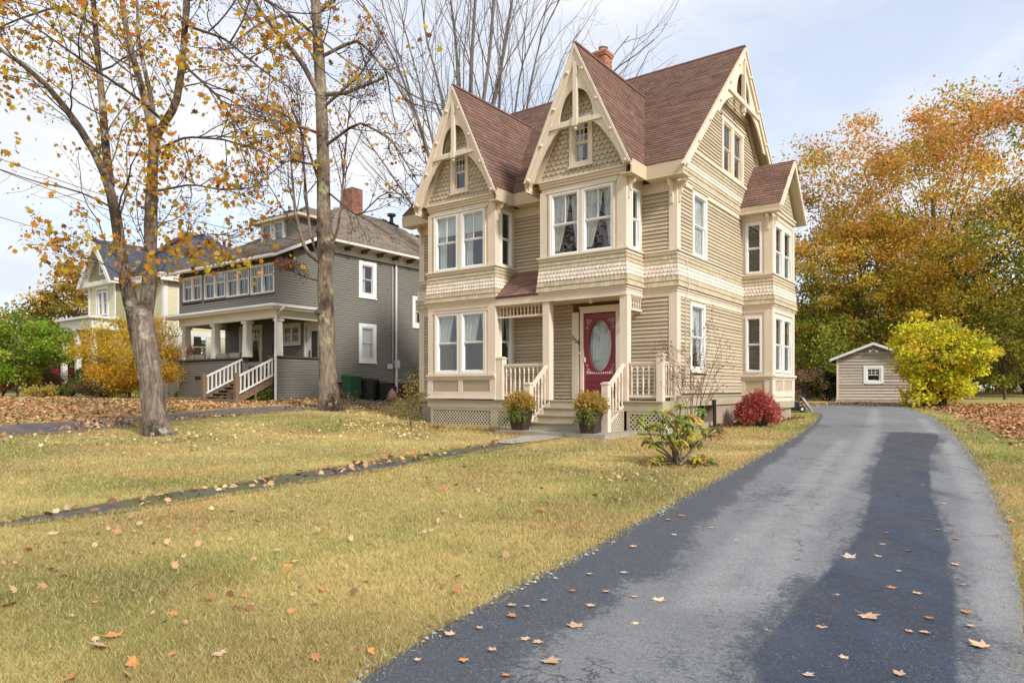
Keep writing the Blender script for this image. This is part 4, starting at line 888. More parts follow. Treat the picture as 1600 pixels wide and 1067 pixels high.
# chimney with its brick courses, cap and flue
ch = MB(); chx0, chx1, chy0, chy1 = -4.62, -4.20, 4.02, 4.52
chim = MB().box((chx0 - 0.05, chy0 - 0.05, Z(11.31)), (chx1 + 0.05, chy1 + 0.05, Z(11.39))).box((chx0 - 0.03, chy0 - 0.03, Z(11.24)), (chx1 + 0.03, chy1 + 0.03, Z(11.31))).build('chimney', M['brick'], house)
brick_stack(chim, chx0, chy0, chx1, chy1, Z(9.6), Z(11.24))
m = MB(); cx, cy = (chx0 + chx1) / 2, (chy0 + chy1) / 2; m.tube([(cx, cy, Z(11.37)), (cx, cy, Z(11.53))], 0.12, 14); m.tube([(cx, cy, Z(11.57)), (cx, cy, Z(11.60))], 0.17, 14); m.tube([(cx, cy, Z(11.53)), (cx, cy, Z(11.58))], 0.05, 6); m.build('flue_cap', M['metal'], chim)

# porch: deck, beam, ceiling, roof
pf = MB()
for i in range(14):
    x0 = -5.04 + 0.005; pf.box((x0, -1.02 + 0.0735 * i, Z(-0.335)), (-0.0 + 0.06, -1.02 + 0.0735 * i + 0.07, Z(-0.305)))
pf.build('porch_floor', M['deck'], house, kind='stuff')
m = MB(); m.box((-7.62, UB - 0.03, Z(-0.56)), (0.06, UB + 0.03, Z(-0.335))); m.box((0.03, UB + 0.03, Z(-0.56)), (0.06, 0.0, Z(-0.335))); m.box((-7.62, UB + 0.03, Z(-0.56)), (-7.57, 0.0, Z(-0.335))); m.build('skirt_board', M['deck'], house)
m = MB(); m.box((-7.66, UB - 0.09, Z(-0.30)), (-5.0, UB, Z(-0.265))); m.build('base_moulding', T, house)
m = MB(); m.box((-5.04, UB + 0.02, Z(2.345)), (-0.90, -0.005, Z(2.365))); m.build('porch_ceiling', M['soffit'], house)
m = MB(); m.box((-5.02, UB - 0.035, Z(2.335)), (-0.90, UB + 0.07, Z(2.53))); m.box((-0.99, UB + 0.07, Z(2.335)), (-0.90, -0.03, Z(2.53))); m.build('porch_beam', T, house)
m = MB(); m.box((-3.0, UB - 0.06, Z(2.325)), (-1.12, UB + 0.02, Z(2.336))); m.build('porch_beam', T, house)
m = MB(); m.hexa([(-5.0, UB - 0.06, Z(2.53)), (-3.45, UB - 0.06, Z(2.53)), (-3.45, 0, Z(3.36)), (-5.0, 0, Z(3.36)), (-5.0, UB - 0.06, Z(2.57)), (-3.45, UB - 0.06, Z(2.57)), (-3.45, 0, Z(3.40)), (-5.0, 0, Z(3.40))])
pr = m.build('porch_roof', M['roofcap'], house); u = Vector((0, 1.01, 0.83)); L_ = u.length; u.normalize()
mobj('shingle', shingle_mesh('shingle', (-5.02, UB - 0.08, Z(2.572)), (1, 0, 0), u, 1.60, L_, seed=41), M['roof'], pr, kind='stuff')
def post(x, y, w, z0, z1, cap=True, name='porch_post'):
    m = MB(); m.box((x - w / 2, y - w / 2, Z(z0)), (x + w / 2, y + w / 2, Z(z1)))
    if cap:
        m.box((x - w / 2 - 0.02, y - w / 2 - 0.02, Z(z1)), (x + w / 2 + 0.02, y + w / 2 + 0.02, Z(z1 + 0.035))); m.box((x - w / 2 + 0.02, y - w / 2 + 0.02, Z(z1 + 0.035)), (x + w / 2 - 0.02, y + w / 2 - 0.02, Z(z1 + 0.06)))
    return m.build(name, T, house)
PY = UB + 0.11
post(-3.31, PY, 0.21, -0.305, 2.335, False); post(-1.0, PY, 0.21, -0.305, 2.335, False)
post(-4.89, PY, 0.21, -0.305, 0.84, name='newel_post'); post(-0.05, PY, 0.16, -0.305, 0.80, name='newel_post'); post(-0.05, -0.09, 0.12, -0.305, 0.68, name='newel_post')
BPROF = [(0.024, 0.0), (0.024, 0.10), (0.015, 0.13), (0.026, 0.22), (0.028, 0.34), (0.015, 0.58), (0.024, 0.62), (0.024, 0.78)]
bmesh_ = MB().lathe((0, 0, 0), BPROF, 8).mesh('baluster', True)
def railing(p, q, z0a, z1a, z0b, z1b, n, ends=0.5):
    """p, q plan points; bottom and top rail heights at each end"""
    m = MB(); m.bar((p[0], p[1], Z(z1a)), (q[0], q[1], Z(z1b)), 0.085, 0.055); m.bar((p[0], p[1], Z(z1a) - 0.05), (q[0], q[1], Z(z1b) - 0.05), 0.05, 0.045)
    r = m.build('railing', T, house)
    if z0a is not None: MB().bar((p[0], p[1], Z(z0a)), (q[0], q[1], Z(z0b)), 0.06, 0.06).build('bottom_rail', T, r)
    for i in range(n):
        k = (i + ends) / (n - 1 + 2 * ends); x, y = p[0] + (q[0] - p[0]) * k, p[1] + (q[1] - p[1]) * k
        a = (z0a + (z0b - z0a) * k) if z0a is not None else 0; b = z1a + (z1b - z1a) * k - 0.06
        o = mobj('baluster', bmesh_, T, r); o.location = (x, y, Z(a)); o.scale = (1, 1, (b - a) / 0.78)
    return r
railing((-4.79, PY), (-3.41, PY), -0.19, 0.66, -0.19, 0.66, 9); railing((-0.9, PY), (-0.13, PY), -0.19, 0.64, -0.19, 0.64, 5); railing((-0.05, PY + 0.08), (-0.05, -0.15), -0.19, 0.64, -0.19, 0.64, 4)
SPROF = [(0.018, 0.0), (0.018, 0.05), (0.011, 0.08), (0.024, 0.14), (0.011, 0.20), (0.018, 0.23), (0.018, 0.28)]
smesh = MB().lathe((0, 0, 0), SPROF, 8).mesh('spindle', True)
def spindles(p, q, n):
    r = MB().bar((*p, Z(2.01)), (*q, Z(2.01)), 0.07, 0.05).build('spindle_frieze', T, house); MB().bar((*p, Z(2.318)), (*q, Z(2.318)), 0.06, 0.035).build('top_rail', T, r)
    for i in range(n):
        k = (i + 0.5) / n; o = mobj('spindle', smesh, T, r); o.location = (p[0] + (q[0] - p[0]) * k, p[1] + (q[1] - p[1]) * k, Z(2.03))
spindles((-5.0, PY), (-3.42, PY), 13); spindles((-0.96, PY + 0.1), (-0.96, -0.03), 7)
# panels under the bay windows
def apron(f, a, b, panels, diag=True):
    m = MB(); f.hexa(m, a, b, Z(0.36), Z(0.42), 0, 0.10); f.hexa(m, a, b, Z(0.30), Z(0.36), 0, 0.055); zt, zb = 0.30, -0.265
    f.hexa(m, a, b, Z(0.25), Z(zt), 0, 0.032); f.hexa(m, a, b, Z(zb), Z(-0.09), 0, 0.032)
    xs = [a] + [x for p in panels for x in p] + [b]
    for i in range(0, len(xs), 2): f.hexa(m, xs[i], xs[i + 1], Z(-0.09), Z(0.25), 0, 0.032)
    m.build('apron_frame', T, house)
    for i, (x0, x1) in enumerate(panels):
        pm = MB(); f.hexa(pm, x0, x1, Z(-0.09), Z(0.25), 0, 0.006); P = pm.build('panel', M['sage'], house)
        if diag:
            bd = MB(); s = 1 if i % 2 == 0 else -1; x = x0 - 0.34
            while x < x1 + 0.34:      # diagonal beaded boards
                lo, hi = Vector((x, -0.09)), Vector((x + 0.34 * -s, 0.25))
                t0, t1 = 0.0, 1.0
                dx = hi.x - lo.x
                for lim, sg in ((x0, 1), (x1 - 0.045, -1)):
                    k = (lim - lo.x) / dx
                    if sg * dx > 0: t0 = max(t0, k)
                    else: t1 = min(t1, k)
                if t1 - t0 > 0.06:
                    A, B = lo.lerp(hi, t0), lo.lerp(hi, t1)
                    bd.hexa([f.P(A.x, 0.004, Z(A.y)), f.P(A.x + 0.045, 0.004, Z(A.y)), f.P(A.x + 0.045, 0.02, Z(A.y)), f.P(A.x, 0.02, Z(A.y)), f.P(B.x, 0.004, Z(B.y)), f.P(B.x + 0.045, 0.004, Z(B.y)), f.P(B.x + 0.045, 0.02, Z(B.y)), f.P(B.x, 0.02, Z(B.y))])
                x += 0.062
            bd.build('beaded_board', M['sage'], P, kind='stuff')
apron(FB, -7.62, -5.0, [(-7.41, -6.39), (-6.22, -5.21)]); apron(SL, UB, 0, [(-0.8, -0.12)], False)
apron(BF, 0, XB + 0.05, [(0.12, 0.72)], False); apron(BS, YB - 0.05, YB2 + 0.05, [(5.4, 6.28), (6.42, 7.38)], False)
# side skirt, foundation
for f, a, b, c, d, e, o2 in ((SM, 0, YB, -0.22, -0.175, 0, 0.06), (SM, 0, YB, -0.46, -0.22, -0.1, 0.035), (BF, 0, XB, -0.62, -0.4, -0.1, 0.035), (BS, YB, YB2, -0.62, -0.4, -0.1, 0.035), (FM, -8.9, -7.57, -0.42, -0.2, -0.1, 0.02), (FM, -8.93, -7.57, -0.2, -0.15, 0, 0.06)):
    m = MB(); f.hexa(m, a, b, Z(c), Z(d), e, o2); m.build('skirt_board', M['deck'], house)
m = MB(); m.tube([(0.05, 0.52, Z(3.36)), (0.10, 0.52, Z(3.0)), (0.12, 0.54, Z(2.6)), (0.035, 0.52, Z(2.3)), (0.035, 0.52, Z(0.2))], 0.011, 5); m.build('cable', M['trim'], house)
m = MB(); m.box((-8.8, 0.05, 0.15), (-7.9, 8.4, Z(-0.42))); m.box((-8.8, 0.12, 0.15), (-0.1, 0.4, Z(-0.31))); m.box((-0.5, 0.05, 0.15), (-0.06, 1.6, Z(-0.46))); m.box((-0.5, 2.95, 0.15), (-0.02, 8.4, Z(-0.46))); m.box((-0.5, 1.6, 0.15), (-0.06, 2.95, Z(-0.95))); m.box((0.0, YB + 0.1, 0.15), (XB - 0.06, YB2 - 0.06, Z(-0.62)))
m.build('foundation', M['stucco'], house)
m = MB(); m.box((-7.5, UB + 0.35, 0.15), (-0.15, UB + 0.40, Z(-0.4))); m.box((-7.52, UB + 0.1, 0.15), (-7.5, 0.0, Z(-0.4))); m.box((-0.2, UB + 0.40, 0.15), (-0.15, 0.04, Z(-0.4))); m.build('crawl_shade', M['black'], house)  # black sheets behind the lattice, painting the shade under the porch
m = MB(); m.box((-0.48, 1.6, Z(-0.95)), (-0.40, 2.95, Z(-0.4))); m.build('crawl_opening_shade', M['black'], house)  # black panel painting the darkness inside the foundation opening
m = MB(); m.tube([(0.10, 2.45, Z(-1.05)), (0.10, 2.45, Z(-0.33))], 0.045, 10); m.tube([(0.10, 2.45, Z(-0.35)), (0.10, 2.45, Z(-0.31))], 0.055, 10); m.build('vent_pipe', M['black'], house)
# lattice skirts
def lattice(f, a, b, z0, z1, p=0.112, w=0.033, frame=0.07, gb=None):
    m = MB(); f.hexa(m, a, b, Z(z1 - frame), Z(z1), 0, 0.03); f.hexa(m, a, b, Z(z0), Z(z0 + frame), 0, 0.03); f.hexa(m, a, a + frame, Z(z0 + frame), Z(z1 - frame), 0, 0.03); f.hexa(m, b - frame, b, Z(z0 + frame), Z(z1 - frame), 0, 0.03)
    fr = m.build('lattice_frame', M['deck'], house); st = MB(); lo, hi = z0 + frame * 0.6, z1 - frame * 0.6; H = hi - lo; a2, b2 = a + frame * 0.6, b - frame * 0.6
    for s, o in ((1, 0.012), (-1, 0.003)):
        x = a2 - H
        while x < b2 + H:
            A, B = Vector((x, lo)), Vector((x + s * H, hi)); dx = B.x - A.x; t0, t1 = 0.0, 1.0
            for lim, sg in ((a2, 1), (b2 - w, -1)):
                k = (lim - A.x) / dx
                if sg * dx > 0: t0 = max(t0, k)
                else: t1 = min(t1, k)
            if t1 - t0 > 0.02:
                p0, p1 = A.lerp(B, t0), A.lerp(B, t1)
                st.hexa([f.P(p0.x, o, Z(p0.y)), f.P(p0.x + w * 1.2, o, Z(p0.y)), f.P(p0.x + w * 1.2, o + 0.009, Z(p0.y)), f.P(p0.x, o + 0.009, Z(p0.y)), f.P(p1.x, o, Z(p1.y)), f.P(p1.x + w * 1.2, o, Z(p1.y)), f.P(p1.x + w * 1.2, o + 0.009, Z(p1.y)), f.P(p1.x, o + 0.009, Z(p1.y))])
            x += p
    st.build('lattice', M['lattice'], fr, kind='stuff')
FL = Face((0, UB + 0.01), (1, UB + 0.01)); EL = Face((0.03, 0), (0.03, 1))
lattice(FL, -7.5, -5.12, -1.12, -0.56); lattice(FL, -5.02, -3.2, -1.12, -0.56); lattice(FL, -0.9, 0.03, -1.10, -0.56); lattice(EL, UB + 0.05, 0.0, -1.12, -0.56)
m = MB(); m.box((-5.12, UB - 0.02, 0.2), (-5.02, UB + 0.05, Z(-0.56))); m.build('skirt_post', M['deck'], house)
# front steps with rails
st = MB()
for i, (z, y) in enumerate([(-0.488, -1.30), (-0.672, -1.58), (-0.856, -1.86)]):
    s = MB(); s.box((-3.16, y - 0.03, Z(z - 0.035)), (-1.1, y + 0.30, Z(z))); s.box((-3.14, y + 0.0, Z(z - 0.19)), (-1.12, y + 0.02, Z(z - 0.035))); s.build('step', M['deck'], house)
m = MB(); m.box((-3.14, -1.0, Z(-0.49)), (-1.12, -0.985, Z(-0.336)))
for x in (-3.16, -1.12): m.prism([(x, -0.95, Z(-1.08)), (x, -0.95, Z(-0.33)), (x, -1.02, Z(-0.33)), (x, -1.86, Z(-0.90)), (x, -1.86, Z(-1.08))], (0.02, 0, 0))
m.build('stair_stringer', M['deck'], house)
post(-3.28, -1.80, 0.17, -1.06, 0.10, name='newel_post'); post(-1.02, -1.80, 0.17, -1.06, 0.10, name='newel_post')
railing((-3.28, -1.72), (-3.30, PY - 0.1), -0.86, 0.02, -0.42, 0.60, 5); railing((-1.02, -1.72), (-1.0, PY - 0.1), -0.86, 0.02, -0.42, 0.60, 5)
lattice(Face((-1.0, 0), (-1.0, 1)), -1.70, UB - 0.02, -1.08, -0.52)
m = MB(); m.box((-3.75, -2.62, 0.15), (-0.62, -0.95, Z(-1.045))); m.build('landing_slab', M['concrete'], house)
# the red storm door
D0, D1, DB, DT = -2.69, -1.69, -0.27, 2.04
dm = MB(); cxd, czd, ra, rb = (D0 + D1) / 2, 1.17, 0.345, 0.70; nseg = 48; o0, o1 = -0.06, -0.02
lim = lambda ang: min((D1 - D0) / 2 / max(abs(math.cos(ang)), 1e-6), (DT - czd if math.sin(ang) > 0 else czd - DB) / max(abs(math.sin(ang)), 1e-6))
angs = sorted(set([2 * math.pi * i / nseg for i in range(nseg)] + [math.atan2(s * (v), h * (D1 - D0) / 2) % (2 * math.pi) for s, v in ((1, DT - czd), (-1, czd - DB)) for h in (1, -1)]))
for i, a in enumerate(angs):
    b = angs[(i + 1) % len(angs)]
    e = [(cxd + ra * math.cos(t), czd + rb * math.sin(t)) for t in (a, b)]; r = [(cxd + lim(t) * math.cos(t), czd + lim(t) * math.sin(t)) for t in (a, b)]
    dm.hexa([FM.P(e[0][0], o0, Z(e[0][1])), FM.P(e[1][0], o0, Z(e[1][1])), FM.P(r[1][0], o0, Z(r[1][1])), FM.P(r[0][0], o0, Z(r[0][1])), FM.P(e[0][0], o1, Z(e[0][1])), FM.P(e[1][0], o1, Z(e[1][1])), FM.P(r[1][0], o1, Z(r[1][1])), FM.P(r[0][0], o1, Z(r[0][1]))])
dm.tube([FM.P(cxd + (ra + 0.012) * math.cos(t), -0.012, Z(czd + (rb + 0.012) * math.sin(t))) for t in np.linspace(0, 2 * math.pi, 49)], 0.016, 6, False)
for z0, z1 in ((-0.2, -0.02), (0.04, 0.15), (0.2, 0.33)):
    FM.hexa(dm, D0 + 0.12, D1 - 0.12, Z(z0), Z(z0 + 0.012), -0.02, 0.0); FM.hexa(dm, D0 + 0.12, D1 - 0.12, Z(z1 - 0.012), Z(z1), -0.02, 0.004); FM.hexa(dm, D0 + 0.14, D1 - 0.14, Z(z0 + 0.03), Z(z1 - 0.03), -0.02, -0.006)
door = dm.build('door', M['reddoor'], house)
gm = MB(); gm.prism([FM.P(cxd + ra * 1.01 * math.cos(t), -0.045, Z(czd + rb * 1.01 * math.sin(t))) for t in np.linspace(0, 2 * math.pi, 41)[:-1]], (0, 0.006, 0)); gm.build('pane', M['glass'], door)
nx = 44; V = [tuple(FM.P(cxd - 0.30 + 0.60 * i / nx, -0.16 + 0.02 * math.sin(i * 1.7), Z(z))) for z in (2.0, 0.78) for i in range(nx + 1)]
mobj('curtain', raw_mesh('curtain', V, [(i, i + 1, nx + 2 + i, nx + 1 + i) for i in range(nx)], smooth=True), M['curtain'], door)
bk = MB(); FM.hexa(bk, D0, D1, Z(DB), Z(DT), -0.26, -0.24); bk.build('inner_door', M['offwhite'], door)
sc = MB()
for sx in (-1, 1):
    for sz in (-1, 1):      # turned fretwork in the four corners round the oval
        for kx, kz, rr in ((0.375, 0.66, 0.035), (0.30, 0.73, 0.028), (0.40, 0.54, 0.026), (0.40, 0.74, 0.03)):
            if sz > 0: kz -= 0.05
            sc.tube([FM.P(cxd + sx * (kx + rr * math.cos(t)), -0.016, Z(czd + sz * kz + rr * math.sin(t))) for t in np.linspace(0.3, 5.6, 11)], 0.007, 5)
for i in range(13): sc.tube([FM.P(cxd - 0.34 + 0.056 * i, -0.014, Z(0.40)), FM.P(cxd - 0.34 + 0.056 * i, -0.014, Z(0.45))], 0.012, 6)
sc.build('fretwork', M['trim'], door)
hm = MB(); FM.hexa(hm, D0 + 0.02, D0 + 0.055, Z(0.72), Z(0.86), -0.02, 0.0); hm.tube([FM.P(D0 + 0.04, 0.03, Z(0.74)), FM.P(D0 + 0.04, 0.035, Z(0.84))], 0.012, 6); hm.tube([FM.P(D0 + 0.04, 0.0, Z(0.79)), FM.P(D0 + 0.04, 0.035, Z(0.79))], 0.009, 6); hm.build('handle', M['white'], door)
m = MB(); FM.hexa(m, D0 - 0.10, D0, Z(-0.29), Z(2.06), -0.1, 0.035); FM.hexa(m, D1, D1 + 0.10, Z(-0.29), Z(2.06), -0.1, 0.035); FM.hexa(m, D0 - 0.10, D1 + 0.10, Z(2.06), Z(2.20), -0.1, 0.035); FM.hexa(m, D0 - 0.13, D1 + 0.13, Z(2.20), Z(2.24), 0, 0.06); FM.hexa(m, D0, D1, Z(-0.30), Z(-0.272), -0.1, 0.05)
FM.hexa(m, -3.04, -2.83, Z(-0.29), Z(2.10), 0, 0.05); m.build('door_casing', T, house)
for ch_, hx, hz in (('3', -3.04, 1.335), ('5', -2.955, 1.265), ('9', -2.87, 1.21)):
    cu = bpy.data.curves.new('house_number', 'FONT'); cu.body = ch_; cu.size = 0.17; cu.extrude = 0.006
    tmp = bpy.data.objects.new('house_number', cu); COL.objects.link(tmp); bpy.context.view_layer.update()
    me = bpy.data.meshes.new_from_object(tmp.evaluated_get(bpy.context.evaluated_depsgraph_get())); bpy.data.objects.remove(tmp)
    me.transform(Matrix.Rotation(math.pi / 2, 4, 'X')); o = mobj('house_number', me, M['black'], house); o.location = (hx, -0.06, Z(hz))
m = MB(); m.tube([FM.P(-2.80, 0.04, Z(0.98)), FM.P(-2.80, 0.06, Z(0.98))], 0.025, 8); m.build('doorbell', M['white'], house)
m = MB(); m.tube([(-2.16, -0.55, Z(2.345)), (-2.16, -0.55, Z(2.32)), (-2.16, -0.55, Z(2.27)), (-2.16, -0.55, Z(2.25))], [0.05, 0.05, 0.06, 0.02], 10); m.build('porch_light', M['white'], house)
# ------------------------------------------------------------------ grey neighbour house
def siding(parent, mat, name, faces, e=0.108, lip=0.022):
    """courses of clapboard too fine to pick apart, one part per house"""
    st = []
    for f, h0, h1, z0, z1, holes in faces: clap(st, f, h0, h1, z0, z1, holes, e=e, lip=lip)
    mb = MB()
    for f, s, t, z, zt, lip_, back_ in st: f.hexa(mb, s, t, z, zt, 0.0, lip_, 0.0, back_)
    return mb.build(name, mat, parent, kind='stuff')
def hip_roof(parent, x0, x1, y0, y1, z0, rx0, ry0, rx1, ry1, z1, mat, seed, th=0.12, soff='soffit', sides='FRBL'):
    A = [Vector(p) for p in ((x0, y0, z0), (x1, y0, z0), (x1, y1, z0), (x0, y1, z0))]; r0, r1 = Vector((rx0, ry0, z1)), Vector((rx1, ry1, z1))
    dn = Vector((0, 0, -th)); m = MB()
    m.add([*A, r0, r1, *[a + dn for a in A]], [(0, 1, 4), (1, 2, 5, 4), (2, 3, 5), (3, 0, 4, 5), (9, 8, 7, 6), (0, 6, 7, 1), (1, 7, 8, 2), (2, 8, 9, 3), (3, 9, 6, 0)])
    o = m.build('roof', M[soff], parent)
    for k, (a, b, q, p) in enumerate(((A[0], A[1], r0, r0), (A[1], A[2], r0, r1), (A[2], A[3], r1, r1), (A[3], A[0], r1, r0))):
        if 'FRBL'[k] not in sides: continue
        r = (b - a).normalized(); w = (b - a).length; up = (q - a) - r * (q - a).dot(r); Ln = up.length; up.normalize()
        q0, q1 = (q - a).dot(r), (p - a).dot(r)
        lo, hi = min(q0, q1), max(q0, q1)
        mobj('shingle', shingle_mesh('shingle', a, r, up, w, Ln, e=0.16, tab=0.33, seed=seed + k, vary=0.2, clip=lambda s, t, lo=lo, hi=hi, w=w, Ln=Ln: (s > lo * t / Ln - 0.1) & (s < w - (w - hi) * t / Ln + 0.1)), mat, o, kind='stuff')
    return o
GC = ((432 - CX) / F * 28.0, 28.0)
gh_ = empty('grey_house', (GC[0], GC[1], 0), HROT, 'grey clapboard two-storey house with an open columned porch beside the tan house', 'house')
GF, GSd, GP = Face((0, 0), (1, 0)), Face((0, 0), (0, 1)), Face((0, 2.35), (1, 2.35))
GW, GD = 7.66, 13.2
gb = M['gray']; ow = M['offwhite']
upw = [Hz(-7.30, -5.68, 4.06, 5.20), Hz(-5.44, -3.72, 4.04, 5.20), Hz(-3.62, -1.92, 4.0, 5.20), Hz(-1.80, -0.14, 3.97, 5.20)]
sdw = [Hz(4.36, 5.42, 4.24, 5.92), Hz(4.36, 5.42, 1.22, 3.02), Hz(7.85, 8.85, 3.10, 4.66), Hz(10.2, 11.2, 1.3, 3.0)]
pw = [Hz(-2.95, -1.55, 1.95, 2.98), Hz(-6.35, -4.5, 1.05, 3.05)]; pd = Hz(-1.18, -0.30, 0.5, 2.85)
wl = MB()
wall(wl, GF, -GW, 0, Z(3.45), Z(5.42), upw); wl.hexa([(-0.12, 0.12, Z(3.45)), (0, 0.12, Z(3.45)), (0, 2.35, Z(3.45)), (-0.12, 2.35, Z(3.45)), (-0.12, 0.12, Z(5.5)), (0, 0.12, Z(5.5)), (0, 2.35, Z(6.45)), (-0.12, 2.35, Z(6.45))])
wall(wl, GSd, 2.35, GD, Z(0.25), Z(6.45), sdw); wall(wl, GP, -GW, -0.12, Z(0.45), Z(3.3), pw + [pd]); wl.box((-GW, 0.12, Z(3.45)), (-GW + 0.12, 2.35, Z(5.5))); wl.box((-GW, 2.35, Z(0.25)), (-GW + 0.12, GD, Z(6.45))); wl.box((-GW, GD - 0.12, Z(0.25)), (0, GD, Z(6.45)))
wall(wl, GF, -GW, -2.62, Z(-0.7), Z(1.28)); wall(wl, GF, -0.22, 0, Z(-0.7), Z(1.28)); wall(wl, GSd, 0.12, 2.35, Z(-0.7), Z(1.28)); wl.box((-GW, 0.12, Z(-0.7)), (-GW + 0.12, 2.35, Z(1.28)))
wl.build('wall', M['grayshade'], gh_)
siding(gh_, gb, 'clapboard', [(GF, -GW, 0, Z(3.48), Z(5.35), [(a - .02, b + .02, c - .1, d + .1) for a, b, c, d in upw]), (GSd, 0, 2.35, Z(3.48), Z(5.4), []), (GSd, 0.8, 2.35, Z(5.4), Z(5.9), []), (GSd, 2.35, GD, Z(0.28), Z(6.05), sdw),
    (GP, -GW, -0.12, Z(0.5), Z(3.2), pw + [pd]), (GF, -GW, -2.62, Z(-0.6), Z(1.24), []), (GSd, 0.0, 2.35, Z(-0.6), Z(1.24), [])])
m = MB(); m.box((-GW + 0.05, 2.4, 0.3), (-0.05, GD - 0.05, Z(0.25))); m.build('foundation', M['maroon'], gh_)
m = MB(); m.box((-GW, 0.1, Z(0.42)), (-0.1, 2.35, Z(0.5))); m.build('porch_floor', M['timber'], gh_)
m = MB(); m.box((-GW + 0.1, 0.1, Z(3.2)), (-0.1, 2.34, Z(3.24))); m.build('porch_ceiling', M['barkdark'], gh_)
m = MB(); m.box((-7.5, 2.5, Z(3.3)), (-0.2, 13, Z(3.4))); m.box((-7.5, 6.5, Z(0.3)), (-0.2, 6.6, Z(6.3))); m.build('floor_deck', M['dark'], gh_)
# porch roof edge with its gutter
m = MB(); m.hexa([(-GW - 0.45, -0.45, Z(3.24)), (0.4, -0.45, Z(3.24)), (0.4, 2.35, Z(3.24)), (-GW - 0.45, 2.35, Z(3.24)), (-GW - 0.45, -0.45, Z(3.33)), (0.4, -0.45, Z(3.33)), (0.02, -0.0, Z(3.5)), (-GW, -0.0, Z(3.5))]) if False else None
m.box((-GW - 0.45, -0.45, Z(3.24)), (0.4, 0.0, Z(3.40))); m.box((0.0, 0.0, Z(3.24)), (0.4, 2.35, Z(3.40))); m.build('porch_eave', M['grayroof'] if False else ow, gh_)
m = MB(); m.bar((-GW - 0.45, -0.50, Z(3.38)), (0.42, -0.50, Z(3.38)), 0.12, 0.10); m.bar((0.45, -0.5, Z(3.38)), (0.45, 2.35, Z(3.38)), 0.10, 0.10); m.build('gutter', M['housewhite'], gh_)
m = MB(); m.box((-GW, -0.02, Z(2.92)), (0.02, 0.2, Z(3.24))); m.box((-0.18, 0.2, Z(2.92)), (0.02, 2.3, Z(3.24))); m.box((-GW, 0.2, Z(2.92)), (-GW + 0.2, 2.3, Z(3.24))); m.build('porch_beam', ow, gh_)
for px_, w in ((-7.46, 0.32), (-4.92, 0.32), (-2.44, 0.32), (-0.20, 0.26)):
    m = MB(); b, t = w / 2, w / 2 * 0.82; y = 0.24; m.hexa([(px_ - b, y - b, Z(1.36)), (px_ + b, y - b, Z(1.36)), (px_ + b, y + b, Z(1.36)), (px_ - b, y + b, Z(1.36)), (px_ - t, y - t, Z(2.8)), (px_ + t, y - t, Z(2.8)), (px_ + t, y + t, Z(2.8)), (px_ - t, y + t, Z(2.8))])
    m.box((px_ - b - 0.03, y - b - 0.03, Z(2.8)), (px_ + b + 0.03, y + b + 0.03, Z(2.92))); m.build('porch_column', ow, gh_)
m = MB(); m.box((-GW - 0.06, -0.08, Z(1.28)), (-2.55, 0.5, Z(1.35))); m.box((-0.5, -0.08, Z(1.28)), (0.06, 0.5, Z(1.35))); m.box((-0.3, 0.5, Z(1.28)), (0.06, 2.35, Z(1.35))); m.build('wall_cap', M['barkdark'], gh_)
for x0, x1 in ((-0.6, -0.22), (-2.9, -2.6)): MB().box((x0, 0.1, Z(-0.6)), (x1, 0.4, Z(1.28))).build('porch_pier', gb, gh_)
for (a, b, c, d) in upw:
    mid = (a + b) / 2
    for p, q in ((a, mid), (mid, b)): window(gh_, GF, p, q, c, d, fw=0.06, mat='housewhite', grid=(4, 1), lower_grid=(2, 1), rail=0.62, name='window')
m = MB(); GF.hexa(m, -7.5, -0.05, Z(5.2), Z(5.27), 0, 0.04)
for a, b, c, d in upw: GF.hexa(m, a - 0.05, b + 0.05, c - 0.08, c, 0, 0.05)
m.build('window_casing', M['barkdark'], gh_)
for i, (a, b, c, d) in enumerate(sdw):
    window(gh_, GSd, a + 0.15, b - 0.15, c + 0.15, d - 0.15, fw=0.06, mat='housewhite', curtain='side' if i % 2 == 0 else 'full', seed=i)
    m = MB(); GSd.hexa(m, a, a + 0.15, c, d, -0.05, 0.05); GSd.hexa(m, b - 0.15, b, c, d, -0.05, 0.05); GSd.hexa(m, a + 0.15, b - 0.15, d - 0.15, d, -0.05, 0.05); GSd.hexa(m, a + 0.15, b - 0.15, c, c + 0.15, -0.05, 0.05); GSd.hexa(m, a - 0.04, b + 0.04, c - 0.05, c, 0, 0.07); m.build('window_casing', M['white'], gh_)
for a, b, c, d in pw:
    if b - a < 1.5: window(gh_, GP, a + 0.1, (a + b) / 2, c + 0.1, d - 0.1, mat='housewhite', fw=0.08, curtain='side'); window(gh_, GP, (a + b) / 2, b - 0.1, c + 0.1, d - 0.1, mat='housewhite', fw=0.08, curtain='side')
    else: window(gh_, GP, a + 0.1, b - 0.1, c + 0.1, d - 0.1, mat='housewhite', fw=0.10, curtain='parted', rail=0.7, seed=2)
    m = MB(); GP.hexa(m, a - 0.02, a + 0.1, c, d, 0, 0.05); GP.hexa(m, b - 0.1, b + 0.02, c, d, 0, 0.05); GP.hexa(m, a + 0.1, b - 0.1, d - 0.1, d, 0, 0.05); GP.hexa(m, a + 0.1, b - 0.1, c, c + 0.1, 0, 0.05); m.build('window_casing', ow, gh_)
a, b, c, d = pd; m = MB(); GP.hexa(m, a, b, c, d, -0.06, -0.01); do = m.build('door', M['housewhite'], gh_)
m = MB(); GP.hexa(m, a + 0.38, b - 0.1, c + 0.2, d - 0.3, -0.01, 0.0); m.build('pane', M['dark'], do); m = MB(); GP.hexa(m, a + 0.24, a + 0.29, c + 0.9, c + 1.2, 0.0, 0.03); m.build('handle', M['black'], do)
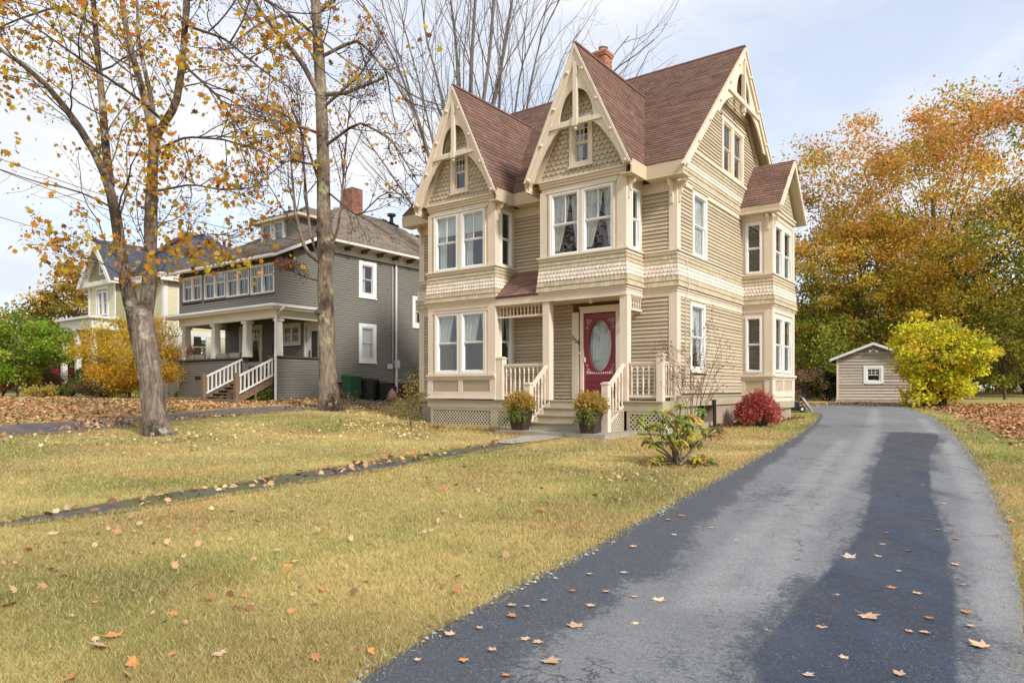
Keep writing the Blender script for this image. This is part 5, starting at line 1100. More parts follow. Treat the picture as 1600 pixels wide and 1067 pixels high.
m = MB(); GP.hexa(m, a - 0.12, a, c, d + 0.12, 0, 0.04); GP.hexa(m, b, b + 0.12, c, d + 0.12, 0, 0.04); GP.hexa(m, a, b, d, d + 0.12, 0, 0.04); m.build('door_casing', M['housewhite'], gh_)
m = MB(); GP.hexa(m, -3.6, -3.25, Z(1.6), Z(2.1), 0, 0.08); m.build('mailbox', M['black'], gh_)
m = MB(); GF.hexa(m, -6.2, -5.45, Z(0.42), Z(0.55), 0.0, 0.035); m.build('drain_slot', M['black'], gh_)
# timber steps with white rails
ns = 7
for i in range(ns):
    z, y = 0.5 - 0.135 * (i + 1), -0.05 - 0.26 * (i + 1); s = MB(); s.box((-2.5, y - 0.02, Z(z - 0.045)), (-0.2, y + 0.27, Z(z))); s.build('step', M['timber'], gh_)
m = MB()
for x in (-2.5, -0.28):
    m.prism([(x, 0.0, Z(0.45)), (x, 0.0, Z(0.2)), (x, -1.85, Z(-0.72)), (x, -1.85, Z(-0.44))], (0.06, 0, 0)); m.box((x, -0.85, Z(-0.6)), (x + 0.08, -0.75, Z(0.05)))
m.build('stair_stringer', M['timber'], gh_)
for x in (-2.56, -0.20):
    m = MB(); m.box((x - 0.08, -1.75, Z(-0.6)), (x + 0.08, -1.59, Z(0.62))); m.build('newel_post', M['timber'], gh_)
    m = MB(); m.bar((x, -1.6, Z(0.48)), (x, 0.05, Z(1.25)), 0.08, 0.07); m.bar((x, -1.6, Z(-0.20)), (x, 0.05, Z(0.60)), 0.06, 0.06)
    r = m.build('railing', ow, gh_)
    for i in range(9):
        k = (i + 0.6) / 9.2; y = -1.6 + 1.65 * k; b_ = MB(); b_.box((x - 0.025, y - 0.025, Z(-0.20 + 0.8 * k)), (x + 0.025, y + 0.025, Z(0.48 + 0.77 * k))); b_.build('baluster', ow, r)
m = MB(); m.box((-5.4, -2.1, Z(-0.62)), (0.4, -1.9, Z(-0.40))); m.build('garden_timber', M['timber'], gh_)
# roofs
RO = hip_roof(gh_, -GW - 0.55, 0.55, 1.75, GD + 0.5, Z(6.5), -3.82, 6.3, -3.82, 9.3, Z(9.35), M['grayroof'], 60, sides='FRB')
m = MB(); m.hexa([(-GW - 0.45, -0.45, Z(5.30)), (0.45, -0.45, Z(5.30)), (0.55, 1.9, Z(6.42)), (-GW - 0.55, 1.9, Z(6.42)), (-GW - 0.45, -0.45, Z(5.43)), (0.45, -0.45, Z(5.43)), (0.55, 1.9, Z(6.57)), (-GW - 0.55, 1.9, Z(6.57))])
p2_ = m.build('porch_roof', ow, gh_); u = Vector((0, 2.35, 1.14)); L_ = u.length; u.normalize()
mobj('shingle', shingle_mesh('shingle', (-GW - 0.47, -0.47, Z(5.43)), (1, 0, 0), u, GW + 0.96, L_, e=0.16, tab=0.33, seed=66, vary=0.2), M['grayroof'], p2_, kind='stuff')
m = MB(); m.bar((0.60, 1.9, Z(6.45)), (0.60, GD + 0.5, Z(6.45)), 0.10, 0.10); m.bar((-GW - 0.5, -0.5, Z(5.38)), (0.5, -0.5, Z(5.38)), 0.08, 0.10); m.build('gutter', ow, gh_)
m = MB(); GSd.hexa(m, 2.35, GD, Z(6.05), Z(6.4), 0, 0.02); m.build('frieze_board', ow, gh_)
for i in range(11):
    m = MB(); y = 2.6 + i * 0.98; m.box((0.02, y - 0.07, Z(6.22)), (0.5, y + 0.07, Z(6.38))); m.build('rafter_tail', M['barkdark'], gh_)
DF = Face((0, 2.8), (1, 2.8)); dx0, dx1 = -5.25, -2.25
m = MB(); m.box((dx0, 2.8, Z(6.9)), (dx1, 5.6, Z(8.05))); dm = m.build('dormer', gb, gh_)
dr_ = hip_roof(gh_, dx0 - 0.4, dx1 + 0.4, 2.4, 7.0, Z(8.05), -3.75, 4.4, -3.75, 7.0, Z(8.95), M['grayroof'], 80, sides='FRL')
for a, b in ((-5.1, -4.2), (-4.15, -3.25)):
    window(gh_, DF, a + 0.08, b - 0.08, Z(6.98), Z(7.92), mat='housewhite', fw=0.07, o=0.10)
    m = MB(); DF.hexa(m, a, a + 0.08, Z(6.92), Z(7.98), 0, 0.14); DF.hexa(m, b - 0.08, b, Z(6.92), Z(7.98), 0, 0.14); DF.hexa(m, a + 0.08, b - 0.08, Z(7.92), Z(7.98), 0, 0.14); DF.hexa(m, a, b, Z(6.88), Z(6.92), 0, 0.16); m.build('window_casing', M['housewhite'], gh_)
gch = MB().box((-4.35, 7.05, Z(8.4)), (-3.55, 7.65, Z(9.2))).build('chimney', M['mortar'], gh_)
brick_stack(gch, -4.4, 7.0, -3.5, 7.7, Z(9.0), Z(10.55), mat='oldbrick', bl=0.24, bh=0.085)
m = MB(); m.tube([(-3.3, 9.6, Z(9.1)), (-3.3, 9.6, Z(9.5)), (-3.3, 9.6, Z(9.55))], [0.1, 0.1, 0.05], 10); m.tube([(-3.3, 9.6, Z(9.5)), (-3.3, 9.6, Z(9.62))], 0.24, 12); m.build('roof_vent', M['black'], gh_)
m = MB(); m.tube([(0.5, 0.05, Z(3.35)), (0.46, -0.1, Z(3.2)), (0.12, -0.12, Z(2.95)), (0.1, -0.12, Z(-0.5))], 0.05, 8); m.build('downspout', M['housewhite'], gh_)
m = MB(); m.tube([(0.55, 6.66, Z(6.4)), (0.10, 6.66, Z(6.0)), (0.08, 6.66, Z(0.1))], 0.05, 8); m.build('downspout', ow, gh_)
m = MB(); m.tube([(0.55, 2.5, Z(6.4)), (0.10, 2.7, Z(6.0)), (0.08, 2.75, Z(-0.2))], 0.05, 8); m.build('downspout', M['housewhite'], gh_)
m = MB(); GSd.hexa(m, 6.55, 6.85, Z(1.0), Z(1.38), 0.02, 0.16); GSd.hexa(m, 6.1, 6.42, Z(0.95), Z(1.2), 0.02, 0.1); m.tube([(0.06, 6.45, Z(1.2)), (0.06, 6.45, Z(5.9))], 0.02, 6); m.tube([(0.12, 6.7, Z(0.95)), (0.12, 6.7, Z(-0.2))], 0.035, 6); m.build('meter_box', M['metal'], gh_)

# ------------------------------------------------------------------ pale yellow house beyond
M['yellowsheath'] = material('pale_yellow_sheathing', (0.30, 0.27, 0.16), 0.9, 0.1, 3.0, 0.0)
KC = ((256 - CX) / F * 38.0, 38.0)
yh_ = empty('yellow_house', (KC[0], KC[1], 0), HROT, 'pale yellow clapboard house with slate blue roofs behind the forked maple trunk', 'house')
KF, KS = Face((0, 0), (1, 0)), Face((0, 0), (0, 1)); WF = Face((0, -1.0), (1, -1.0)); KW = M['housewhite']; ys = M['yellowsiding']
ww = [Hz(-5.85, -4.45, 4.2, 5.85)]
wl = MB(); wall(wl, KF, -7.0, 0, Z(-0.5), Z(6.2)); wall(wl, KS, 0.12, 7.5, Z(-0.5), Z(6.2), [Hz(1.6, 2.6, 1.6, 3.2)]); wall(wl, WF, -6.95, -3.5, Z(-0.5), Z(6.2), ww); wl.box((-3.62, -0.88, Z(-0.5)), (-3.5, 0, Z(6.2))); wl.box((-6.95, -0.88, Z(-0.5)), (-6.83, 6, Z(6.2)))
gwall(wl, WF, -5.22, Z(6.2), Z(8.4), lambda z: (Z(8.55) - z) / 1.22, [Hz(-5.55, -4.9, 6.7, 7.6)]); wl.build('wall', M['yellowsheath'], yh_)
siding(yh_, ys, 'clapboard', [(KF, -3.5, 0, Z(-0.4), Z(6.1), []), (KS, 0.0, 7.5, Z(-0.4), Z(6.0), [Hz(1.6, 2.6, 1.6, 3.2)]), (WF, -6.95, -3.5, Z(3.2), Z(6.1), ww)], e=0.13, lip=0.02)
a, b, c, d = ww[0]; mid = (a + b) / 2
for p, q in ((a + 0.1, mid), (mid, b - 0.1)): window(yh_, WF, p, q, c + 0.1, d - 0.1, fw=0.08, mat='housewhite')
window(yh_, WF, -5.55, -4.9, Z(6.7), Z(7.6), fw=0.1, mat='housewhite'); window(yh_, KS, 1.6, 2.6, Z(1.6), Z(3.2), fw=0.1, mat='housewhite')
m = MB()
for f, x0, x1 in ((WF, -6.98, -6.80), (WF, -3.66, -3.47), (KF, -0.22, 0.03), (KS, 0, 0.22), (KS, 0.75, 0.95), (KS, 7.3, 7.5)): f.hexa(m, x0, x1, Z(-0.5), Z(6.1), 0, 0.04)
KS.hexa(m, 0.22, 7.3, Z(3.0), Z(3.25), 0, 0.035); KF.hexa(m, -3.5, -0.22, Z(3.0), Z(3.25), 0, 0.035); WF.hexa(m, a - 0.12, b + 0.12, c - 0.15, c, 0, 0.05); WF.hexa(m, a - 0.12, b + 0.12, d, d + 0.15, 0, 0.05); WF.hexa(m, a - 0.12, a, c, d, 0, 0.05); WF.hexa(m, b, b + 0.12, c, d, 0, 0.05)
m.build('corner_board', KW, yh_, kind='stuff')
m = MB(); KF.hexa(m, -7.0, 0.4, Z(6.0), Z(6.4), 0, 0.42); KS.hexa(m, 0.0, 7.6, Z(6.0), Z(6.4), 0, 0.42); WF.hexa(m, -7.5, -3.0, Z(6.05), Z(6.3), 0, 0.3); m.build('eave', KW, yh_)
hip_roof(yh_, -7.3, 0.45, -0.45, 8.0, Z(6.4), -3.5, 3.2, -3.5, 4.6, Z(9.75), M['blueroof'], 110, sides='FR')
r2 = MB(); c = -5.22; hw_ = 2.25; zt, zb = 8.75, 6.1
for s in (-1, 1): r2.hexa([(c + s * hw_, -1.45, Z(zb - 0.1)), (c, -1.45, Z(zt - 0.1)), (c, 4, Z(zt - 0.1)), (c + s * hw_, 4, Z(zb - 0.1)), (c + s * hw_, -1.45, Z(zb)), (c, -1.45, Z(zt)), (c, 4, Z(zt)), (c + s * hw_, 4, Z(zb))])
g = r2.build('gable_roof', KW, yh_); u = Vector((hw_, 0, zt - zb)); L_ = u.length; u.normalize()
mobj('shingle', shingle_mesh('shingle', (c + hw_, -1.47, Z(zb)), (0, 1, 0), (-u.x, 0, u.z), 5.4, L_, e=0.17, seed=120), M['blueroof'], g, kind='stuff')
for s in (-1, 1):
    m = MB(); m.prism([(c + s * hw_, -1.47, Z(zb - 0.12)), (c, -1.47, Z(zt - 0.02)), (c, -1.47, Z(zt - 0.5)), (c + s * (hw_ - 0.3), -1.47, Z(zb - 0.12))], (0, -0.05, 0)); m.build('barge_board', ow, yh_)
m = MB(); m.box((-7.7, -2.3, Z(3.35)), (-3.4, -0.9, Z(3.95))); m.box((-7.9, -2.5, Z(3.95)), (-3.2, -0.9, Z(4.08))); m.build('porch_roof', KW, yh_)
for x in (-7.55, -5.6, -3.6): m = MB(); m.box((x - 0.14, -2.25, Z(-0.5)), (x + 0.14, -2.0, Z(3.35))); m.build('porch_column', KW, yh_)

# ------------------------------------------------------------------ garden shed at the end of the drive
SC = Vector(((1364.5 - CX) / F * 36.2, 36.2)); srot = -math.atan2(SC.x, SC.y) * 0.98
sz = gz(SC.x, SC.y); SB_ = EYE - (627.5 - HZ) / F * 36.2
shed = empty('garden_shed', (SC.x, SC.y, SB_), srot, 'small weathered board shed with one white window at the end of the driveway', 'shed')
SF = Face((0, 0), (1, 0)); hw_ = 1.76; eh, ph = 2.35, 3.05; swn = [(-0.33, 0.35, 1.05, 1.78)]
w = MB(); wall(w, SF, -hw_, hw_, -0.3, eh, swn); gwall(w, SF, 0, eh, ph, lambda z: hw_ * (ph + 0.02 - z) / (ph - eh), n=4); w.box((hw_ - 0.1, 0.1, -0.3), (hw_, 4.2, eh)); w.box((-hw_, 0.1, -0.3), (-hw_ + 0.1, 4.2, eh)); w.box((-hw_, 4.1, -0.3), (hw_, 4.2, eh)); w.build('wall', M['grayshade'], shed)
st = []
clap(st, SF, -hw_ + 0.1, hw_ - 0.1, 0.12, eh, [(-0.42, 0.44, 0.95, 1.88)], e=0.155, lip=0.04); clap(st, SF, -hw_, hw_, eh, ph, [], e=0.155, lip=0.04, hl=lambda z: (-hw_ * (ph + 0.05 - z) / (ph - eh), hw_ * (ph + 0.05 - z) / (ph - eh)))
lay_boards(st, shed, M['shedwood'], 'shed_board')
window(shed, SF, *swn[0], fw=0.06, mat='white', grid=(3, 2))
m = MB(); SF.hexa(m, -0.46, -0.33, 0.95, 1.90, 0, 0.05); SF.hexa(m, 0.35, 0.48, 0.95, 1.90, 0, 0.05); SF.hexa(m, -0.33, 0.35, 1.78, 1.90, 0, 0.05); SF.hexa(m, -0.33, 0.35, 0.93, 1.05, 0, 0.055); m.build('window_casing', M['white'], shed)
m = MB(); SF.hexa(m, -hw_, -hw_ + 0.1, 0, eh, 0, 0.04); SF.hexa(m, hw_ - 0.1, hw_, 0, eh, 0, 0.04); m.build('corner_board', T, shed, kind='stuff')
m = MB(); m.box((-hw_ - 0.05, -0.06, -0.35), (hw_ + 0.05, 4.25, 0.10)); m.build('foundation', M['slabconc'], shed)
for s in (-1, 1):
    m = MB(); m.hexa([(s * (hw_ + 0.3), -0.3, eh - 0.16), (0, -0.3, ph - 0.02), (0, 4.5, ph - 0.02), (s * (hw_ + 0.3), 4.5, eh - 0.16), (s * (hw_ + 0.3), -0.3, eh - 0.08), (0, -0.3, ph + 0.06), (0, 4.5, ph + 0.06), (s * (hw_ + 0.3), 4.5, eh - 0.08)]); m.build('roof', M['graycap'], shed)
    m = MB(); m.prism([(s * (hw_ + 0.32), -0.34, eh - 0.20), (0, -0.34, ph - 0.06), (0, -0.34, ph + 0.08), (s * (hw_ + 0.32), -0.34, eh - 0.06)], (0, 0.05, 0)); m.build('barge_board', M['housewhite'], shed)
m = MB()
for x in (-0.09, 0.09): m.tube([SF.P(x, 0.03, 2.72), SF.P(x * 1.6, 0.12, 2.70), SF.P(x * 1.9, 0.20, 2.64)], [0.03, 0.05, 0.075], 10)
m.tube([SF.P(0, 0.02, 2.74), SF.P(0, 0.08, 2.74)], 0.06, 8); m.build('flood_lamp', M['white'], shed)
# ------------------------------------------------------------------ trees and shrubs
def ribbon_tubes(branches, name, mat, parent, uvs=True):
    """branches: list of (points Nx3, radii N, sides)"""
    V, Q, b = [], [], 0
    for P, R_, n in branches:
        P = np.asarray(P, float); R_ = np.asarray(R_, float); k = len(P)
        t = np.gradient(P, axis=0); t /= np.maximum(np.linalg.norm(t, axis=1, keepdims=True), 1e-9)
        ref = np.array([0.31, 0.95, 0.05]) if abs(t[0, 2]) > 0.7 else np.array([0.0, 0.0, 1.0])
        u = np.cross(t, ref); u /= np.maximum(np.linalg.norm(u, axis=1, keepdims=True), 1e-9); w = np.cross(t, u)
        a = np.arange(n) * 2 * np.pi / n
        ring = P[:, None, :] + R_[:, None, None] * (u[:, None, :] * np.cos(a)[None, :, None] + w[:, None, :] * np.sin(a)[None, :, None])
        V.append(ring.reshape(-1, 3)); i, j = np.meshgrid(np.arange(k - 1), np.arange(n), indexing='ij'); j2 = (j + 1) % n
        Q.append(np.stack([b + i * n + j, b + i * n + j2, b + (i + 1) * n + j2, b + (i + 1) * n + j], -1).reshape(-1, 4)); b += k * n
    return mobj(name, raw_mesh(name, np.concatenate(V), np.concatenate(Q), smooth=True), mat, parent)
def wander(g, p, d, length, n, jit, lift):
    P = [np.array(p, float)]; d = np.array(d, float); d /= np.linalg.norm(d)
    for i in range(n):
        d = d + g.normal(0, jit, 3) + np.array([0, 0, lift]); d /= np.linalg.norm(d); P.append(P[-1] + d * length / n)
    return np.array(P)
def grow(g, P, R_, level, out, tips, levels, cfg):
    """side branches off the polyline P; the last level leaves its points in tips"""
    out.append((P, R_, cfg['sides'][min(level, len(cfg['sides']) - 1)]))
    if level >= levels: 
        tips.append(P); return
    n = cfg['n'][level]; L0 = np.linalg.norm(np.diff(P, axis=0), axis=1).sum(); lo = cfg['start'][level]
    for k in range(n):
        t = lo + (1 - lo) * (k + g.random()) / n; f = t * (len(P) - 1); i = min(int(f), len(P) - 2); w = f - i
        p = P[i] * (1 - w) + P[i + 1] * w; r = R_[i] * (1 - w) + R_[i + 1] * w; d = P[i + 1] - P[i]; d /= np.linalg.norm(d)
        q = g.normal(0, 1, 3); q -= d * q.dot(d); q /= np.linalg.norm(q); ang = g.normal(cfg['ang'][level], 0.15)
        nd = d * math.cos(ang) + q * math.sin(ang); ln = L0 * cfg['len'][level] * (1.15 - 0.6 * t) * g.uniform(0.7, 1.25)
        m_ = cfg['seg'][min(level, len(cfg['seg']) - 1)]; cp = wander(g, p, nd, ln, m_, cfg['jit'], cfg['lift'][level])
        r1 = min(r * 0.8, cfg['rad'][level] * ln ** 0.8); grow(g, cp, np.linspace(r1, max(r1 * 0.3, cfg['rmin']), m_ + 1), level + 1, out, tips, levels, cfg)
LEAFSHAPE = {
    'oval': np.array([[0, 0, 0], [0.32, 0.5, 0.06], [0, 1.0, -0.05], [-0.32, 0.5, 0.06]]),
    'maple': np.array([[0, -0.1, 0], [0.22, 0.05, 0.03], [0.5, 0.12, -0.04], [0.34, 0.36, 0.04], [0.46, 0.66, -0.05], [0.16, 0.58, 0.02], [0, 1.0, -0.08], [-0.16, 0.58, 0.02], [-0.46, 0.66, -0.05], [-0.34, 0.36, 0.04], [-0.5, 0.12, -0.04], [-0.22, 0.05, 0.03]]),
    'long': np.array([[0, 0, 0], [0.13, 0.45, 0.04], [0, 1.0, -0.16], [-0.13, 0.45, 0.04]]),
}
def leaf_mesh(name, pos, size, col, shape='oval', seed=0, up=None, flat=0.0, mat='leaf', parent=None, kind=None, label=None):
    g = np.random.default_rng(seed); n = len(pos); T_ = LEAFSHAPE[shape]; k = len(T_)
    a = g.normal(0, 1, (n, 3))
    if up is not None: a = a * (1 - flat) + np.asarray(up) * flat * 2
    a /= np.linalg.norm(a, axis=1, keepdims=True)                                  # leaf normal
    b = g.normal(0, 1, (n, 3)); b -= a * (a * b).sum(1, keepdims=True); b /= np.linalg.norm(b, axis=1, keepdims=True); c = np.cross(b, a)
    S_ = np.asarray(size).reshape(-1, 1, 1)
    V = np.asarray(pos)[:, None, :] + S_ * (c[:, None, :] * T_[None, :, 0:1] + b[:, None, :] * T_[None, :, 1:2] + a[:, None, :] * T_[None, :, 2:3])
    f = np.arange(n * k).reshape(n, k); return mobj(name, raw_mesh(name, V.reshape(-1, 3), f, np.repeat(col, k, 0)), M[mat], parent, label, kind)
def palette(g, n, cols, weights, vary=0.2):
    c = np.array(cols)[g.choice(len(cols), n, p=np.array(weights) / sum(weights))]
    return np.clip(c * g.uniform(1 - vary, 1 + vary, (n, 1)) * g.uniform(0.92, 1.08, (n, 3)), 0, 1)
def along(g, tips, n, spread):
    """n points scattered round the outer parts of the twigs"""
    idx = g.integers(0, len(tips), n); t = g.random(n) ** 0.7
    P = np.empty((n, 3))
    for k in range(n):
        q = tips[idx[k]]; f = t[k] * (len(q) - 1); i = min(int(f), len(q) - 2); w = f - i; P[k] = q[i] * (1 - w) + q[i + 1] * w
    return P + g.normal(0, spread, (n, 3))
def flare(r0, h): return r0
OR, YE_, GR, BR, DKG = (0.64, 0.27, 0.035), (0.60, 0.40, 0.035), (0.12, 0.15, 0.02), (0.22, 0.095, 0.035), (0.05, 0.075, 0.012)

# --- the forked maple on the lawn
def px_path(pts, y0): return np.array([tuple(px3(p[0], p[1], y0 + (p[2] if len(p) > 2 else 0))) for p in pts])
def smooth_path(P, n):
    P = np.asarray(P, float); d = np.concatenate([[0], np.cumsum(np.linalg.norm(np.diff(P, axis=0), axis=1))]); s = np.linspace(0, d[-1], n * 4)
    Q = np.stack([np.interp(s, d, P[:, k]) for k in range(3)], 1)
    for _ in range(6): Q[1:-1] = (Q[:-2] + 2 * Q[1:-1] + Q[2:]) / 4
    return Q[np.linspace(0, len(Q) - 1, n).astype(int)]
def pw(px, y): return px / F * y
def trunk_noise(P, R_, g, amp): return R_ * (1 + g.normal(0, amp, len(R_)))
TY = 15.9
def forked_maple():
    g = np.random.default_rng(101); base = px3(246, 680, TY); t = empty('maple_tree', (base.x, base.y, gz(base.x, base.y)), 0, 'forked grey maple on the lawn holding scattered orange leaves, its trunk split in two', 'tree')
    o = np.array(t.location); br, tips = [], []
    tr = smooth_path(px_path([(248, 690), (245, 672), (241, 640), (235, 590), (229, 550), (222, 515), (216, 480)], TY), 16)
    rr = np.interp(np.linspace(0, 1, 16), [0, 0.07, 0.18, 0.5, 0.8, 1], [pw(30, TY), pw(24, TY), pw(18, TY), pw(16.5, TY), pw(19.5, TY), pw(19, TY)])
    br.append((tr, trunk_noise(tr, rr, g, 0.03), 20))
    limbs = [  # pixel path with depth offsets, base and end radius in pixels
        ([(214, 505), (200, 460, -.1), (190, 400, -.2), (180, 330, -.3), (168, 280, -.4), (148, 238, -.6), (110, 178, -1.0), (60, 118, -1.5), (-10, 70, -2.2)], 17, 3.5, 1),
        ([(172, 290, -.35), (165, 230, .1), (160, 160, .5), (152, 80, .8), (146, 0, 1.0), (140, -70, 1.2)], 10, 5, 1),
        ([(224, 510), (233, 455, .1), (235, 400, .2), (236, 330, .3), (238, 270, .4), (241, 220, .5)], 18, 12, 1),
        ([(240, 226, .5), (228, 160, .6), (213, 110, .7), (200, 60, .8), (190, 0, 1.0), (184, -70, 1.2)], 9.5, 5, 1),
        ([(240, 222, .5), (258, 190, .3), (275, 165, .1), (285, 100, -.1), (290, 30, -.2), (292, -60, -.4)], 10, 5.5, 1),
        ([(241, 200, .5), (236, 150, .8), (226, 110, 1.0), (216, 60, 1.3), (214, 0, 1.6)], 7, 3, 1),
        ([(244, 235, .4), (290, 214, -.2), (350, 218, -.8), (410, 236, -1.4), (450, 260, -1.9)], 3.2, 0.9, 1),
        ([(238, 300, .2), (300, 288, -.3), (350, 298, -.8), (420, 290, -1.5)], 3.0, 0.8, 1),
        ([(258, 192, .3), (210, 150, -.8), (150, 110, -1.8), (80, 60, -2.8), (20, 20, -3.6)], 4, 1.2, 1),
        ([(285, 100, -.1), (340, 150, -1.0), (380, 210, -1.6), (410, 250, -2.0)], 3.4, 0.9, 1),
        ([(290, 40, -.2), (350, 60, -1.2), (410, 110, -2.0), (470, 150, -2.6)], 4, 1.0, 1),
        ([(290, 0, -.2), (380, -20, -1.0), (450, 20, -2.0), (510, 70, -2.6), (560, 110, -3.0)], 5, 1.2, 1),
        ([(150, 40, .8), (90, 10, .5), (30, 30, .2), (-40, 60, 0)], 4, 1.2, 1),
        ([(205, 440, -.1), (190, 430, -.8), (150, 405, -1.6), (110, 390, -2.2), (60, 372, -2.8)], 1.5, 0.5, 1),
        ([(240, 400, .2), (285, 372, -.4), (330, 365, -.9), (380, 372, -1.4)], 2.2, 0.7, 1),
    ]
    cfg = dict(n=[0, 12, 8], start=[0, 0.2, 0.15], ang=[0.6, 0.75, 0.7], len=[0.5, 0.40, 0.42], seg=[8, 7, 4], jit=0.14, lift=[0.0, 0.03, 0.02], rad=[0.03, 0.012, 0.007], rmin=0.003, sides=[10, 6, 4, 3])
    for pts, r0, r1, lv in limbs:
        r0, r1 = r0 * 0.66, r1 * 0.66; P = smooth_path(px_path(pts, TY), 14); R_ = np.linspace(pw(r0, TY), pw(r1, TY), 14) if r0 < 8 else trunk_noise(P, np.linspace(pw(r0, TY), pw(r1, TY), 14), g, 0.04)
        if r0 > 4: br.append((P, R_, 12)); c2 = dict(cfg); c2['sides'] = [12, 12, 5, 3]
        grow(g, P, R_, 1, br, tips, 3, cfg)
    br = [(P - o, R_, n) for P, R_, n in br]; tips = [q - o for q in tips]
    ribbon_tubes([q for q in br if q[1].max() >= 0.045], 'trunk', M['bark'], t); ribbon_tubes([q for q in br if q[1].max() < 0.045], 'branches', M['twig'], t)
    # big leaves in loose bunches: few, orange and gold; many small dark seed tufts
    n = 1500; c0 = along(g, tips, 520, 0.05); c0 = c0[(c0[:, 2] > 3.0)]
    c1 = np.array([tuple(px3(p[0], p[1], TY - p[2])) for p in [(245, 250, .3), (240, 280, .4), (250, 300, .4), (235, 310, .3), (225, 250, .3), (270, 130, .2), (285, 60, .3), (260, 40, .4), (170, 250, .6), (175, 300, .5), (165, 215, .5), (190, 190, .4), (300, 95, .4), (330, 165, 1), (350, 100, 1.2), (255, 200, .4), (210, 210, .3), (230, 60, .2), (280, 110, .4), (240, 230, .3), (160, 190, .6), (310, 60, .7), (265, 10, .4), (190, 20, .3), (20, 120, 2), (15, 140, 2.2), (310, 385, 1.2), (285, 395, 1.0), (330, 400, 1.3), (350, 405, 1.4), (265, 385, .8), (300, 370, 1.1), (270, 410, .6), (190, 385, .7), (180, 375, .7), (295, 400, 1.0), (20, 240, 3), (420, 55, 2), (435, 70, 2.2), (415, 40, 2)]]) - o
    c = np.concatenate([np.repeat(c0, 5, 0) + g.normal(0, 0.13, (len(c0) * 5, 3)), np.repeat(c1, 24, 0) + g.normal(0, 0.21, (len(c1) * 24, 3))])
    leaf_mesh('leaves', c, g.uniform(0.08, 0.15, len(c)), palette(g, len(c), [OR, YE_, (0.50, 0.36, 0.04), BR, (0.38, 0.32, 0.04)], [6, 4, 2, 1.3, 1]), 'maple', 3, parent=t)
    c = along(g, tips, 7500, 0.09); leaf_mesh('seeds', c, g.uniform(0.03, 0.065, len(c)), palette(g, len(c), [BR, (0.12, 0.06, 0.035), (0.30, 0.12, 0.03)], [3, 4, 2]), 'oval', 5, parent=t, kind='stuff')
    return t
forked_maple()
TY2 = 23.8
